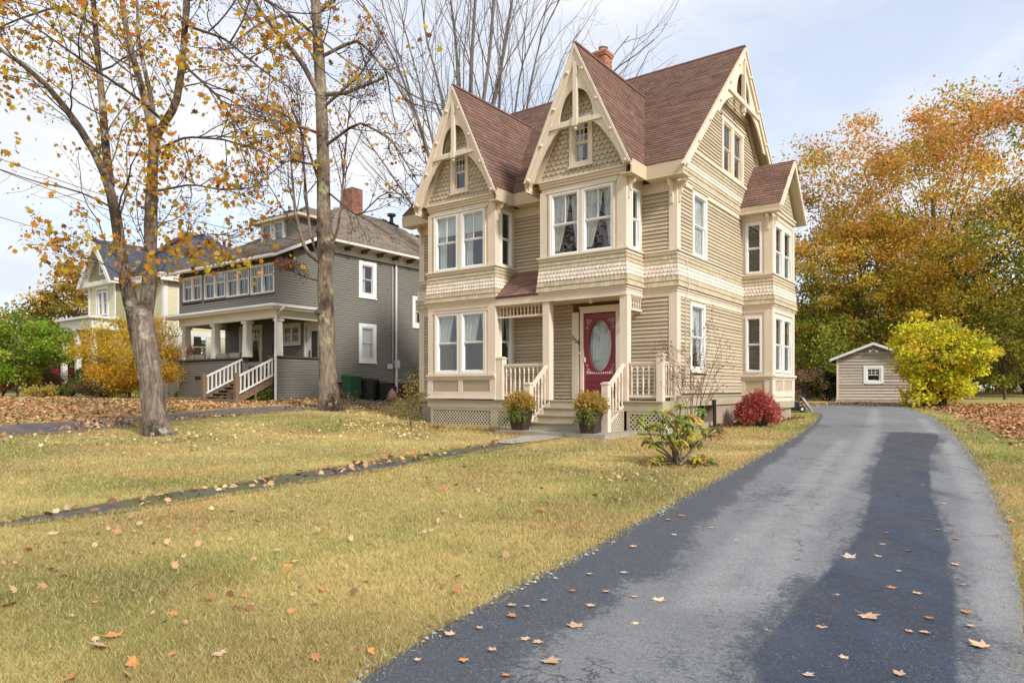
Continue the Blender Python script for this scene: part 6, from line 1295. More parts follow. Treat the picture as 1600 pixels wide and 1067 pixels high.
def straight_maple():
    g = np.random.default_rng(202); base = px3(514, 640, TY2); t = empty('maple_tree', (base.x, base.y, gz(base.x, base.y)), 0, 'tall straight lichened maple trunk standing in front of the grey house', 'tree')
    o = np.array(t.location); br, tips = [], []
    tr = smooth_path(px_path([(515, 650), (515, 632), (512, 590), (511, 540), (509, 480), (508, 420), (510, 392), (506, 340), (505, 260), (503, 180), (499, 100), (494, 20), (490, -60), (486, -160)], TY2), 46)
    rr = np.interp(np.linspace(0, 1, 46), [0, 0.03, 0.08, 0.3, 0.345, 0.37, 0.42, 0.6, 0.8, 1], [pw(22, TY2), pw(18, TY2), pw(13.5, TY2), pw(11.5, TY2), pw(13.5, TY2), pw(11, TY2), pw(10, TY2), pw(9, TY2), pw(7.5, TY2), pw(4, TY2)])
    br.append((tr, trunk_noise(tr, rr, g, 0.035), 18))
    cfg = dict(n=[0, 9, 6], start=[0, 0.25, 0.2], ang=[0.6, 0.6, 0.7], len=[0.5, 0.42, 0.42], seg=[8, 7, 4], jit=0.12, lift=[0.0, 0.05, 0.03], rad=[0.03, 0.015, 0.009], rmin=0.005, sides=[10, 6, 4, 3])
    limbs = [([(508, 148), (540, 146, -.6), (575, 132, -1.1), (600, 122, -1.5)], 4, 1.5), ([(500, 150), (470, 95, -.4), (435, 55, -.8), (405, 15, -1.2), (380, -30, -1.6)], 5, 2), ([(504, 300), (470, 200, .6), (440, 175, 1), (400, 165, 1.4), (360, 165, 1.7)], 2.6, 0.8),
        ([(508, 215), (490, 205, -.5), (440, 190, -1.2), (390, 185, -1.8)], 2.6, 0.8), ([(500, 410), (478, 395, -.4), (462, 340, -.6), (455, 260, -.8), (452, 180, -.9)], 3.2, 0.9), ([(500, 405), (485, 370, .3), (478, 300, .4), (470, 200, .5), (462, 120, .5)], 2.8, 0.8), ([(514, 395), (528, 360, -.2), (535, 300, -.3), (540, 230, -.4), (548, 150, -.5)], 2.6, 0.8),
        ([(512, 300), (560, 340, -1.2), (600, 300, -1.8), (640, 305, -2.2)], 1.6, 0.6), ([(506, 230), (560, 190, -.9), (610, 215, -1.5), (650, 280, -2.0)], 2.6, 0.8), ([(500, 90), (560, 60, -.8), (620, 130, -1.6), (670, 220, -2.2)], 3, 0.8), ([(497, 60), (450, 20, -.5), (400, 40, -1), (350, 80, -1.5)], 3, 0.9), ([(495, 20), (560, -30, 0), (640, -20, .3)], 4, 1.5), ([(500, 440), (470, 430, -.3), (440, 415, -.5)], 1.6, 0.5), ([(492, 0), (440, -50, .5), (380, -60, 1)], 4, 1.5), ([(503, 170), (560, 120, -1), (600, 60, -1.5)], 2.6, .8), ([(504, 260), (450, 250, -1), (400, 290, -1.6)], 2, .6)]
    for pts, r0, r1 in limbs:
        P = smooth_path(px_path(pts, TY2), 12); grow(g, P, np.linspace(pw(r0, TY2), pw(r1, TY2), 12), 1, br, tips, 3, cfg)
    for k in range(8):      # burls and branch scars
        i = [14, 16, 18, 22, 9, 28, 33, 17][k]; p = tr[i]; a = g.uniform(0, 6.28); d = np.array([math.cos(a), math.sin(a) * .6 - .4, 0.2]); R0 = rr[i]
        br.append((np.array([p + d * R0 * 0.4, p + d * R0 * 1.12, p + d * R0 * 1.3]), np.array([R0 * 0.6, R0 * 0.38, R0 * 0.1]), 8))
    for k in range(40):     # root shoots
        a = g.uniform(0, 6.28); p = np.array([o[0] + 0.35 + g.normal(0, .25), o[1] - 0.3 + g.normal(0, .2), o[2]]); br.append((wander(g, p, (g.normal(0, .25), g.normal(0, .25), 1), g.uniform(.3, .95), 4, .1, .05), np.linspace(.011, .004, 5), 3))
    br = [(P - o, R_, n) for P, R_, n in br]; ribbon_tubes([q for q in br if q[1].max() >= 0.05], 'trunk', M['bark2'], t); ribbon_tubes([q for q in br if q[1].max() < 0.05], 'branches', M['twig'], t); tips = [q - o for q in tips]
    c0 = along(g, tips, 120, 0.05); c = np.repeat(c0, 3, 0) + g.normal(0, 0.12, (len(c0) * 3, 3)); leaf_mesh('leaves', c, g.uniform(0.09, 0.17, len(c)), palette(g, len(c), [OR, YE_, (0.30, 0.08, 0.04), BR], [4, 3, 2, 2]), 'maple', 6, parent=t)
    c = along(g, tips, 8000, 0.10); leaf_mesh('seeds', c, g.uniform(0.04, 0.085, len(c)), palette(g, len(c), [BR, (0.10, 0.05, 0.04), (0.20, 0.06, 0.04)], [2, 4, 3]), 'oval', 7, parent=t, kind='stuff')
    c = np.array([[0.35, -0.3, 0.3]]) + g.normal(0, 1, (260, 3)) * [.28, .22, .22]; leaf_mesh('shoot_leaves', c[c[:, 2] > 0.02], 0.07, palette(g, int((c[:, 2] > 0.02).sum()), [BR, (0.25, 0.16, 0.05), (0.14, 0.12, 0.03)], [3, 2, 2]), 'oval', 8, parent=t, kind='stuff')
straight_maple()
def bare_tree(label, stems, y, seed, n1=8, n2=5, r0=7, leafn=0, group=None):
    """several tall leafless leaders from one root; stems are pixel paths"""
    g = np.random.default_rng(seed); b0 = px3(stems[0][0][0], stems[0][0][1], y); t = empty('bare_tree', (b0.x, b0.y, gz(b0.x, b0.y)), 0, label, 'tree', group)
    o = np.array(t.location); br, tips = [], []
    cfg = dict(n=[0, n1 + 4, n2 + 2, 5], start=[0, 0.2, 0.15, 0.15], ang=[0.5, 0.45, 0.58, 0.65], len=[0.5, 0.46, 0.46, 0.5], seg=[9, 9, 6, 3], jit=0.12, lift=[0.0, 0.07, 0.05, 0.03], rad=[0.02, 0.0068, 0.0045, 0.005], rmin=0.0042, sides=[10, 6, 4, 3])
    for pts in stems:
        r_0 = pts[-1][2] if len(pts[-1]) > 2 and isinstance(pts[-1][2], str) else None
        P = smooth_path(px_path([(p[0], p[1]) for p in pts], y), 16); P[:, 1] += np.linspace(0, g.normal(0, 1.2), 16)
        ra, rb = (pts[0][2], pts[0][3]) if len(pts[0]) > 3 else (r0, 2); grow(g, P, np.linspace(pw(ra * 0.45, y), pw(rb * 0.34, y), 16), 1, br, tips, 3, cfg)
    root = px3(*[stems[0][0][k] for k in (0, 1)], y); br.append((np.array([[root.x, root.y, o[2] - 0.2], [root.x, root.y, root.z + 0.3]]), np.array([pw(r0 * 2.2, y), pw(r0 * 1.5, y)]), 12))
    ribbon_tubes([(P - o, R_, n) for P, R_, n in br], 'trunk', M['barkgrey'], t)
bare_tree('tall bare many-stemmed tree directly behind the left front gable', [[(735, 480, 13, 5), (735, 260), (734, 180), (736, 90), (742, 0), (745, -120)], [(735, 380, 9, 3), (730, 250), (716, 150), (712, 60), (704, 0), (690, -100)], [(735, 400, 11, 4), (740, 300), (752, 180), (765, 90), (772, 0), (790, -100)], [(735, 380, 7, 2), (722, 280), (700, 190), (680, 110), (665, 60), (660, 0), (640, -80)], [(735, 420, 9, 3), (745, 300), (765, 170), (790, 60), (800, -20), (820, -100)]], 37, 301, 7, 5)
bare_tree('bare grey tree behind the valley between the two front gables', [[(778, 480, 8, 2.5), (775, 300), (780, 180), (783, 90), (800, 0), (815, -80)], [(778, 440, 7, 2), (795, 300), (803, 180), (815, 90), (845, 20), (870, -40)], [(778, 440, 6, 2), (805, 300), (826, 160), (842, 80), (880, 10), (905, -40)], [(778, 440, 5, 1.5), (820, 280), (855, 170), (880, 90), (905, 60)]], 42, 302, 6, 4, 5)
bare_tree('bare slanting tree leaning out behind the left end of the tan house', [[(700, 480, 9, 2.5), (690, 330), (665, 220), (640, 150), (610, 80), (575, 25), (545, -20)], [(700, 420, 7, 2), (680, 280), (650, 180), (625, 90), (600, 20), (585, -40)], [(700, 400, 6, 2), (692, 300), (680, 240), (655, 130), (630, 40), (615, -30)], [(700, 420, 5, 1.5), (650, 330), (610, 270), (560, 200), (530, 150)]], 34, 303, 8, 5, 5)
bare_tree('bare tree with upswept branches showing right of the brick chimney', [[(930, 480, 7, 2.5), (925, 250), (930, 150), (950, 125), (985, 105), (1015, 80)], [(930, 420, 6, 2), (940, 220), (965, 140), (995, 118), (1020, 65)], [(930, 420, 5, 2), (935, 200), (945, 110), (960, 100), (975, 80)]], 40, 304, 3, 2, 4)

# --- trees in leaf
def leafy_tree(name, label, base, h, crown, seed, cols, wts, n_leaf, size, trunk_r=0.25, cat='tree', group=None, clumps=90, lower=0.15, topcols=None, shape='oval', bark='barkdark', gap=0.0, lean=(0, 0), clump_r=0.16, y_=None, droop=0):
    """base: pixel of the foot and depth; crown: (half width, centre height share, half height) in metres"""
    g = np.random.default_rng(seed); z = gz(base[0], base[1]); t = empty(name, (base[0], base[1], z), 0, label, cat, group)
    cw, cz, chh = crown; br = []
    P = wander(g, (0, 0, -0.2), (lean[0], lean[1], 1), h * 0.72, 8, 0.04, 0.05); R_ = np.linspace(trunk_r, trunk_r * 0.25, 9); br.append((P, R_, 10))
    C = []
    while len(C) < clumps:
        q = g.uniform(-1, 1, 3); r = np.linalg.norm(q)
        if r > 1 or r < 0.35 or g.random() > r ** 1.2: continue
        lump = 1 + 0.26 * math.sin(3.1 * q[0] + seed) * math.cos(2.7 * q[1] + 1.3 * seed) + 0.12 * math.sin(7 * q[2] + seed)
        p = np.array([q[0] * cw * lump, q[1] * cw * lump, cz + q[2] * chh * lump])
        if p[2] < lower: continue
        if p[2] < cz: p[:2] *= 0.75 + 0.25 * (p[2] - lower) / max(cz - lower, .1)
        C.append(p)
    C = np.array(C)
    for p in C[:: max(1, clumps // 45)]:
        f = np.clip((p[2] * 0.55) / (h * 0.72), 0.08, 0.98); i = min(int(f * 8), 7); s = P[i]
        mid = (s + p) / 2 + np.array([0, 0, 0.06 * np.linalg.norm(p - s)]); br.append((smooth_path([s, mid, p], 6), np.linspace(max(R_[i] * 0.3, 0.02), 0.010, 6), 4))
    ribbon_tubes(br, 'trunk', M[bark], t)
    k = n_leaf // clumps; cr = clump_r * (cw + chh)
    sc = g.uniform(0.6, 1.35, clumps)
    pos = np.repeat(C, k, 0) + np.clip(g.normal(0, 1, (clumps * k, 3)), -1.7, 1.7) * np.repeat(sc, k)[:, None] * cr * 0.5 * np.array([1, 1, 0.62]); 
    keep = pos[:, 2] > 0.05; n = len(pos)
    cc = palette(g, clumps, cols, wts, 0.12)
    if topcols:
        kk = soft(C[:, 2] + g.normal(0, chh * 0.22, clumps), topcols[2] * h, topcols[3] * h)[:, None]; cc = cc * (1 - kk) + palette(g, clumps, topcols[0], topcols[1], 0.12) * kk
    col = np.repeat(cc, k, 0) * g.uniform(0.6, 1.4, (n, 1)) * g.uniform(0.9, 1.1, (n, 3)); mixm = g.random(n) < 0.25; col[mixm] = palette(g, int(mixm.sum()), cols, wts, 0.3)
    leaf_mesh('crown', pos[keep], (size * g.uniform(0.6, 1.4, n))[keep], np.clip(col[keep], 0, 1), shape, seed + 1, up=(0, 0, 1), flat=0.3, parent=t)
    return t
def foot(px, y): return ((px - CX) / F * y, y)
LIME = (0.76, 0.70, 0.05); GOLD = (0.64, 0.48, 0.04)
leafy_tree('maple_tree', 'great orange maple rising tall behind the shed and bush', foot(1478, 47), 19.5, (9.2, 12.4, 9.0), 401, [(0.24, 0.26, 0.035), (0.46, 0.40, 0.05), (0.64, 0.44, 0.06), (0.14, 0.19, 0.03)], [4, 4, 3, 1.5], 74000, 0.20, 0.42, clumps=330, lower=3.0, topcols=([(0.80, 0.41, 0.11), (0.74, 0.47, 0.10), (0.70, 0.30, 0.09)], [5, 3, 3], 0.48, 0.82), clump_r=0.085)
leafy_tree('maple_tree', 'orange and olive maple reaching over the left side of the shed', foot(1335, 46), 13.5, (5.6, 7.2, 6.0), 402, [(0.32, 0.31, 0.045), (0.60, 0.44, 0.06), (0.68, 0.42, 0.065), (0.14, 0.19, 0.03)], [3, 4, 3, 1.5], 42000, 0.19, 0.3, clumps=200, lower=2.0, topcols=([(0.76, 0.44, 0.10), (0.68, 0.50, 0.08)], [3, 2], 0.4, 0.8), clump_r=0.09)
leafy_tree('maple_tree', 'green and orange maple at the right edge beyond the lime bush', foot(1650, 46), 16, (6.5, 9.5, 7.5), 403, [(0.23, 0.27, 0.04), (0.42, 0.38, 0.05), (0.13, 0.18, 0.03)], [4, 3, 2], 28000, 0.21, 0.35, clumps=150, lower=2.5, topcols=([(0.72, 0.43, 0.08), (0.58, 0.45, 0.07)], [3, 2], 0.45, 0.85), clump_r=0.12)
leafy_tree('evergreen_tree', 'dark green dense tree standing just behind the shed roof', foot(1425, 52), 9.5, (5.5, 5.0, 4.8), 404, [(0.10, 0.14, 0.022), (0.18, 0.21, 0.03), (0.30, 0.28, 0.04)], [3, 3, 2], 14000, 0.32, 0.3, clumps=90, lower=0.4, clump_r=0.14)
leafy_tree('small_tree', 'olive green tree between the house bay and the shed', foot(1290, 44), 5.2, (2.5, 2.9, 2.5), 405, [(0.26, 0.32, 0.05), (0.44, 0.42, 0.06), (0.15, 0.20, 0.03)], [3, 2, 1], 9500, 0.17, 0.12, clumps=70, lower=0.2, clump_r=0.16)
leafy_tree('small_tree', 'yellowing tree at the far end of the drive, left of the shed', foot(1256, 47), 7.0, (2.9, 3.8, 3.4), 406, [(0.66, 0.52, 0.08), (0.66, 0.38, 0.14), (0.46, 0.38, 0.07)], [3, 2, 2], 9000, 0.19, 0.12, clumps=60, lower=0.3, clump_r=0.17)
leafy_tree('shrub', 'dark evergreen shrub at the left foot of the shed', foot(1290, 38.5), 1.6, (1.3, 0.8, 0.85), 407, [DKG, (0.04, 0.06, 0.012)], [3, 2], 5000, 0.10, 0.05, 'shrub', clumps=40, lower=0.0)
leafy_tree('shrub', 'brownish twiggy shrub beside the corner of the side bay', foot(1258, 38), 2.2, (1.3, 1.0, 1.1), 408, [(0.22, 0.12, 0.08), (0.32, 0.22, 0.08)], [3, 2], 3500, 0.10, 0.05, 'shrub', clumps=40, lower=0.0)
leafy_tree('lime_bush', 'big lime yellow leafy bush in front of the shed', foot(1470, 30.5), 4.3, (1.9, 2.1, 2.05), 409, [LIME, (0.72, 0.62, 0.05), (0.48, 0.48, 0.04), GOLD, (0.32, 0.32, 0.03)], [4, 3, 2, 2, 1], 17000, 0.15, 0.09, 'bush', clumps=130, lower=0.15, clump_r=0.12, shape='oval')
leafy_tree('small_tree', 'young thin tree with yellow green leaves at the right edge of the yard', foot(1570, 40), 6.0, (2.4, 3.6, 2.4), 410, [(0.24, 0.22, 0.03), (0.34, 0.30, 0.04), (0.12, 0.13, 0.02)], [3, 2, 2], 7000, 0.16, 0.09, clumps=60, lower=0.8, clump_r=0.15)
leafy_tree('small_tree', 'pale green yellow tree beyond the leaning trunks on the right', foot(1600, 56), 6.5, (4.5, 3.3, 3.2), 411, [(0.30, 0.28, 0.04), (0.20, 0.20, 0.03), (0.36, 0.28, 0.05)], [3, 2, 2], 9000, 0.24, 0.12, clumps=60, lower=0.1, clump_r=0.15)
# left side gardens
leafy_tree('small_tree', 'bright green round tree left of the pale yellow house', foot(28, 36), 4.0, (2.15, 2.5, 1.85), 420, [(0.26, 0.36, 0.04), (0.36, 0.42, 0.05), (0.12, 0.20, 0.02)], [3, 3, 1], 14000, 0.15, 0.07, clumps=80, lower=0.9, clump_r=0.15)
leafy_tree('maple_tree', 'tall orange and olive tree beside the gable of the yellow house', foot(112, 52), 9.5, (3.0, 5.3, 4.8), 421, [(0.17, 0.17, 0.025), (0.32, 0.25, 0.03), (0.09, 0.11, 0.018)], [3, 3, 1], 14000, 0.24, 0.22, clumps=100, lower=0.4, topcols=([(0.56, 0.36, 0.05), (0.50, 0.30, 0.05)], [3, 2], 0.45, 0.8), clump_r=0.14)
leafy_tree('maple_tree', 'low olive and gold tree far off at the left edge', foot(48, 66), 8.0, (4.2, 5.0, 3.2), 422, [(0.34, 0.30, 0.05), (0.52, 0.36, 0.05), (0.20, 0.20, 0.03)], [3, 2, 1.5], 9000, 0.28, 0.22, clumps=70, lower=1.0, clump_r=0.15)
leafy_tree('maple_tree', 'golden fine-leaved maple behind the forked trunk', foot(202, 32), 3.6, (2.25, 1.85, 1.75), 423, [(0.72, 0.46, 0.05), (0.70, 0.38, 0.06), (0.58, 0.48, 0.05), (0.34, 0.31, 0.03)], [4, 3, 3, 1], 26000, 0.14, 0.07, clumps=110, lower=0.15, clump_r=0.15, shape='long')
leafy_tree('red_shrub', 'crimson shrub in the far left garden', foot(100, 44), 1.6, (1.15, 0.85, 0.7), 424, [(0.50, 0.03, 0.06), (0.40, 0.03, 0.045)], [3, 2], 3500, 0.10, 0.03, 'shrub', clumps=36, lower=0.05)
leafy_tree('shrub', 'peach coloured low shrub under the crimson shrub', foot(113, 41), 0.9, (0.7, 0.4, 0.35), 425, [(0.55, 0.24, 0.08), (0.5, 0.34, 0.08)], [3, 2], 1500, 0.09, 0.02, 'shrub', clumps=20, lower=0.0)
leafy_tree('shrub', 'yellow leafed sapling beside the brown brush at left', foot(47, 37), 1.8, (0.5, 1.1, 0.6), 426, [(0.50, 0.42, 0.04), (0.40, 0.36, 0.04)], [3, 2], 900, 0.10, 0.02, 'shrub', clumps=24, lower=0.2)
leafy_tree('brush', 'brown dry brush standing in the left garden', foot(70, 40), 1.6, (1.2, 0.8, 0.75), 427, [(0.15, 0.085, 0.045), (0.20, 0.13, 0.06), (0.10, 0.08, 0.03)], [3, 2, 1], 4000, 0.14, 0.03, 'shrub', clumps=50, lower=0.0, shape='long')
leafy_tree('shrub', 'small dark green shrub with bright top in the left garden', foot(112, 34), 0.95, (0.75, 0.42, 0.4), 428, [(0.07, 0.11, 0.015), (0.16, 0.20, 0.02)], [3, 1], 1600, 0.09, 0.02, 'shrub', clumps=24, lower=0.0)
leafy_tree('shrub', 'pale yellow low groundcover clump at the edge of the leaf litter', foot(59, 33), 0.6, (1.0, 0.26, 0.25), 429, [(0.52, 0.40, 0.10), (0.48, 0.34, 0.08)], [3, 2], 1500, 0.09, 0.02, 'shrub', clumps=24, lower=0.0)
leafy_tree('brush', 'grey tangled brush below the golden maple', foot(165, 33.5), 1.1, (1.5, 0.45, 0.5), 430, [(0.20, 0.15, 0.08), (0.15, 0.13, 0.05), (0.26, 0.17, 0.07)], [3, 2, 1], 4000, 0.11, 0.02, 'shrub', clumps=44, lower=0.0, shape='long')
leafy_tree('shrub', 'orange pruned shrub at the left edge of the photo', foot(4, 36), 1.1, (0.5, 0.6, 0.45), 431, [(0.50, 0.18, 0.06), (0.44, 0.22, 0.08)], [3, 2], 1100, 0.09, 0.02, 'shrub', clumps=20, lower=0.05)
leafy_tree('shrub', 'dark green shrub under the golden maple beside the yellow house', foot(140, 38), 1.9, (1.1, 0.9, 0.9), 432, [DKG, (0.08, 0.09, 0.015)], [3, 1], 3500, 0.10, 0.03, 'shrub', clumps=36, lower=0.0)
# far woods that close the view
def far_wood(name, label, x0, x1, y0, y1, n, hh, cols, wts, seed, size=0.7):
    g = np.random.default_rng(seed); cx_ = g.uniform(x0, x1, n); cy_ = g.uniform(y0, y1, n); ch_ = hh * g.uniform(0.55, 1.1, n); k = 260
    q = g.normal(0, 1, (n, k, 3)); q /= np.linalg.norm(q, axis=2, keepdims=True); q *= g.random((n, k, 1)) ** 0.4
    base = ground(cx_, cy_)[:, None]
    pos = np.stack([cx_[:, None] + q[..., 0] * ch_[:, None] * 0.42, cy_[:, None] + q[..., 1] * ch_[:, None] * 0.42, base + ch_[:, None] * (0.5 + 0.52 * q[..., 2])], -1).reshape(-1, 3)
    col = np.repeat(palette(g, n, cols, wts, 0.2), k, 0) * g.uniform(0.6, 1.4, (n * k, 1)); leaf_mesh(name, pos, size * g.uniform(0.6, 1.4, n * k), np.clip(col, 0, 1), 'oval', seed, kind='stuff', label=label)
far_wood('far_woods', 'mixed autumn woods closing the view behind the yard on the right', 22, 75, 58, 85, 80, 9.5, [(0.09, 0.11, 0.02), (0.24, 0.22, 0.035), (0.44, 0.29, 0.05), (0.30, 0.22, 0.05)], [2, 3, 2, 2], 440)
far_wood('far_woods', 'low autumn woods on the skyline at far left', -110, -20, 75, 110, 90, 7.0, [DKG, (0.16, 0.14, 0.03), (0.30, 0.19, 0.03)], [3, 3, 2], 441)
far_wood('far_woods', 'low woods behind the houses', -20, 25, 90, 115, 60, 7.0, [DKG, (0.16, 0.14, 0.03), (0.30, 0.19, 0.03)], [3, 3, 2], 442)
# ------------------------------------------------------------------ planters, shrubs and small things round the house
def H3(x, y, z=0.0): p = hpt(x, y); return (p[0], p[1], z)
def planter(x, y, label, seed):
    g = np.random.default_rng(seed); p = H3(x, y); t = empty('planter', (p[0], p[1], Z(-1.045)), HROT + 0.1, label, 'planter', 'planters flanking the front steps')
    m = MB(); a, b, h = 0.165, 0.235, 0.46
    m.hexa([(-a, -a, 0), (a, -a, 0), (a, a, 0), (-a, a, 0), (-b, -b, h), (b, -b, h), (b, b, h), (-b, b, h)])
    for s in ((-b - .012, -b - .012, b + .012, -b + .012), (-b - .012, b - .012, b + .012, b + .012), (-b - .012, -b + .012, -b + .012, b - .012), (b - .012, -b + .012, b + .012, b - .012)): m.box((s[0], s[1], h - 0.045), (s[2], s[3], h + 0.015))
    m.build('pot', M['pot'], t)
    br = [(wander(g, (g.normal(0, .06), g.normal(0, .06), h - 0.05), (math.cos(k) * .7, math.sin(k) * .7, g.uniform(.6, 1.6)), g.uniform(.25, .5), 5, .12, .02), np.linspace(.008, .003, 6), 3) for k in np.linspace(0, 6.28, 26)]
    ribbon_tubes(br, 'stem', M['barkdark'], t)
    n = 3600; q = g.normal(0, 1, (n, 3)); q /= np.linalg.norm(q, axis=1, keepdims=True); r = g.random((n, 1)) ** 0.33
    q = q * r * np.array([0.40, 0.40, 0.30]) * (1 + 0.14 * np.sin(q[:, :1] * 9 + seed) + 0.10 * g.normal(0, 1, (n, 1))) + np.array([0, 0, h + 0.20]); q = q[q[:, 2] > h - 0.12]
    low = soft(-(q[:, 2] - h - 0.10) + 0.08 * g.normal(0, 1, len(q)), -0.03, 0.12)[:, None]
    c = palette(g, len(q), [(0.60, 0.39, 0.08), (0.48, 0.26, 0.08), (0.46, 0.38, 0.08), (0.30, 0.23, 0.05)], [4, 3, 3, 2]) * (1 - low) + palette(g, len(q), [(0.28, 0.34, 0.08), (0.17, 0.21, 0.05)], [2, 2]) * low
    leaf_mesh('foliage', q, g.uniform(0.035, 0.07, len(q)), c, 'oval', seed, parent=t)
    w = [(wander(g, (g.uniform(-.2, .2), -0.2, h + 0.05), (g.normal(0, .5), -0.9, -0.1), .35, 5, .1, -.28), None) for k in range(14)]
    tip = np.concatenate([np.repeat(P[1:], 5, 0) + g.normal(0, .02, (25, 3)) for P, _ in w]); leaf_mesh('trailing_foliage', tip, g.uniform(0.06, 0.11, len(tip)), palette(g, len(tip), [(0.26, 0.30, 0.08), (0.36, 0.36, 0.14), (0.16, 0.20, 0.04)], [3, 2, 2]), 'long', seed + 3, parent=t)
planter(-3.22, -2.25, 'brown tapered planter of bronze foliage on the side of the steps nearer the bay window', 501)
planter(-1.17, -2.32, 'brown tapered planter of bronze foliage in front of the red door', 502)

def rhododendron():
    g = np.random.default_rng(511); b = at(1058, 727); t = empty('rhododendron', (b.x, b.y, b.z), 0, 'open rhododendron shrub with yellow green leaf whorls alone on the lawn by the driveway', 'shrub')
    br, tips = [], []; s = b.y / F
    for k, (px_, py_) in enumerate([(1000, 650), (1012, 690), (1030, 640), (1050, 655), (1062, 632), (1085, 650), (1100, 640), (1112, 668), (1095, 690), (1040, 680), (1075, 690), (1020, 662), (1070, 660), (1052, 690), (1104, 712), (1018, 716)]):
        q = np.array([(px_ - 1058) * s, g.normal(0, 0.28), (727 - py_) * s]); st = np.array([g.normal(0, .07), g.normal(0, .06), -0.03])
        mid = np.array([q[0] * g.uniform(.25, .6) + g.normal(0, .05), q[1] * .5, q[2] * g.uniform(.35, .55)])
        P = smooth_path([st, st * .5 + mid * .5 + g.normal(0, .04, 3), mid, mid * .4 + q * .6 + g.normal(0, .03, 3), q], 10); br.append((P, np.linspace(.022, .008, 10), 6)); tips.append(q)
        for _ in range(3):
            d = g.normal(0, 1, 3); d[2] = abs(d[2]) * .6; P2 = wander(g, P[7], d, g.uniform(.12, .3), 4, .1, .05); br.append((P2, np.linspace(.009, .005, 5), 4)); tips.append(P2[-1])
    ribbon_tubes(br, 'stem', M['bark2'], t)
    V, Cc, Fq = [], [], []
    for q in tips:
        base = palette(g, 1, [(0.60, 0.58, 0.09), (0.38, 0.46, 0.10), (0.70, 0.62, 0.09), (0.56, 0.36, 0.17), (0.28, 0.36, 0.09)], [4, 3, 3, 1, 2])[0]
        for k in range(g.integers(11, 16)):
            a = g.uniform(0, 6.28); dr = g.uniform(-0.75, 0.25); L_ = g.uniform(.10, .17); w = L_ * 0.18
            d = np.array([math.cos(a), math.sin(a), dr]); d /= np.linalg.norm(d); sd = np.cross(d, [0, 0, 1]); sd /= np.linalg.norm(sd); up = np.cross(sd, d)
            o = q + g.normal(0, .012, 3); bend = np.array([0, 0, -1]) * L_ * 0.25; b0 = len(V)
            for t_, ww in ((0.05, .25), (0.35, 1), (0.7, .9), (1.0, .1)):
                c_ = o + d * L_ * t_ + bend * t_ * t_; V += [c_ - sd * w * ww + up * w * .3 * ww, c_, c_ + sd * w * ww + up * w * .3 * ww]
            for i in range(3):
                r = b0 + i * 3; Fq += [(r, r + 1, r + 4, r + 3), (r + 1, r + 2, r + 5, r + 4)]
            cc = np.clip(base * g.uniform(.7, 1.3) * g.uniform(.92, 1.08, 3), 0, 1); Cc += [cc] * 12
    mobj('leaves', raw_mesh('leaves', V, np.array(Fq), np.array(Cc)), M['leaf'], t)
    r = np.random.default_rng(5); n = 420; a = r.uniform(0, 6.28, n); d = 0.55 * r.random(n) ** .6
    x, y = b.x + np.cos(a) * d * 1.2, b.y + np.sin(a) * d * 0.8
    leaf_mesh('mulch', np.stack([x, y, ground(x, y) + 0.02 + 0.03 * r.random(n)], 1), r.uniform(.03, .09, n), palette(r, n, [(0.14, 0.08, 0.045), (0.22, 0.13, 0.07), (0.30, 0.18, 0.08)], [4, 3, 1]), 'oval', 5, up=(0, 0, 1), flat=0.5, mat='dryleaf', kind='stuff')
rhododendron()
def red_shrub():
    g = np.random.default_rng(521); b = Vector(H3(0.92, 3.72)); b.z = gz(b.x, b.y); t = empty('red_shrub', (b.x, b.y, b.z), 0, 'mounded crimson laceleaf shrub at the foot of the side wall', 'shrub')
    br = [(wander(g, (g.normal(0, .08), g.normal(0, .08), -0.05), (math.cos(a) * .8, math.sin(a) * .8, g.uniform(.6, 1.4)), g.uniform(.4, .62), 6, .12, -.03), np.linspace(.022, .006, 7), 4) for a in np.linspace(0, 6.28, 22)]
    ribbon_tubes(br, 'stem', M['barkdark'], t)
    n = 6500; a = g.uniform(0, 6.28, n); r = g.random(n) ** 0.5; hh = 0.72 * (1 - r ** 2.1) * (0.55 + 0.45 * g.random(n)) + 0.14 + 0.30 * g.random(n) ** 1.6 + 0.10 * np.sin(4 * a + 2) * r
    lob = 1 + 0.16 * np.sin(5 * a + 1) + 0.10 * np.sin(9 * a) + 0.10 * g.normal(0, 1, n); q = np.stack([np.cos(a) * r * 0.58 * lob, np.sin(a) * r * 0.55 * lob, hh - 0.02], 1)
    leaf_mesh('foliage', q, g.uniform(0.07, 0.14, n), palette(g, n, [(0.60, 0.15, 0.12), (0.48, 0.09, 0.08), (0.66, 0.27, 0.19), (0.30, 0.05, 0.045)], [4, 3, 2, 2]), 'long', 5, up=(0, 0, 1), flat=0.25, parent=t)
red_shrub()
def twiggy(name, label, base, stems, seed, leafc, wts, nleaf, size, spread=0.06, r0=0.012, cat='shrub', shape='oval'):
    g = np.random.default_rng(seed); t = empty(name, tuple(base), 0, label, cat); br, tips = [], []; s = base[1] / F
    cfg = dict(n=[5, 4], start=[0.35, 0.2], ang=[0.6, 0.6], len=[0.42, 0.5], seg=[6, 4, 3], jit=0.12, lift=[0.02, 0.02], rad=[0.012, 0.008], rmin=0.003, sides=[5, 4, 3])
    for dx, dz in stems:
        q = np.array([dx * s, g.normal(0, .15), dz * s]); P = smooth_path([(g.normal(0, .03), g.normal(0, .03), -.05), q * .4 + g.normal(0, .04, 3), q], 9); grow(g, P, np.linspace(r0, .004, 9), 0, br, tips, 2, cfg)
    ribbon_tubes(br, 'stem', M['bark2'] if r0 > .01 else M['twig'], t)
    c = along(g, tips, nleaf, spread); leaf_mesh('leaves', c, size * g.uniform(.6, 1.4, nleaf), palette(g, nleaf, leafc, wts), shape, seed, parent=t)
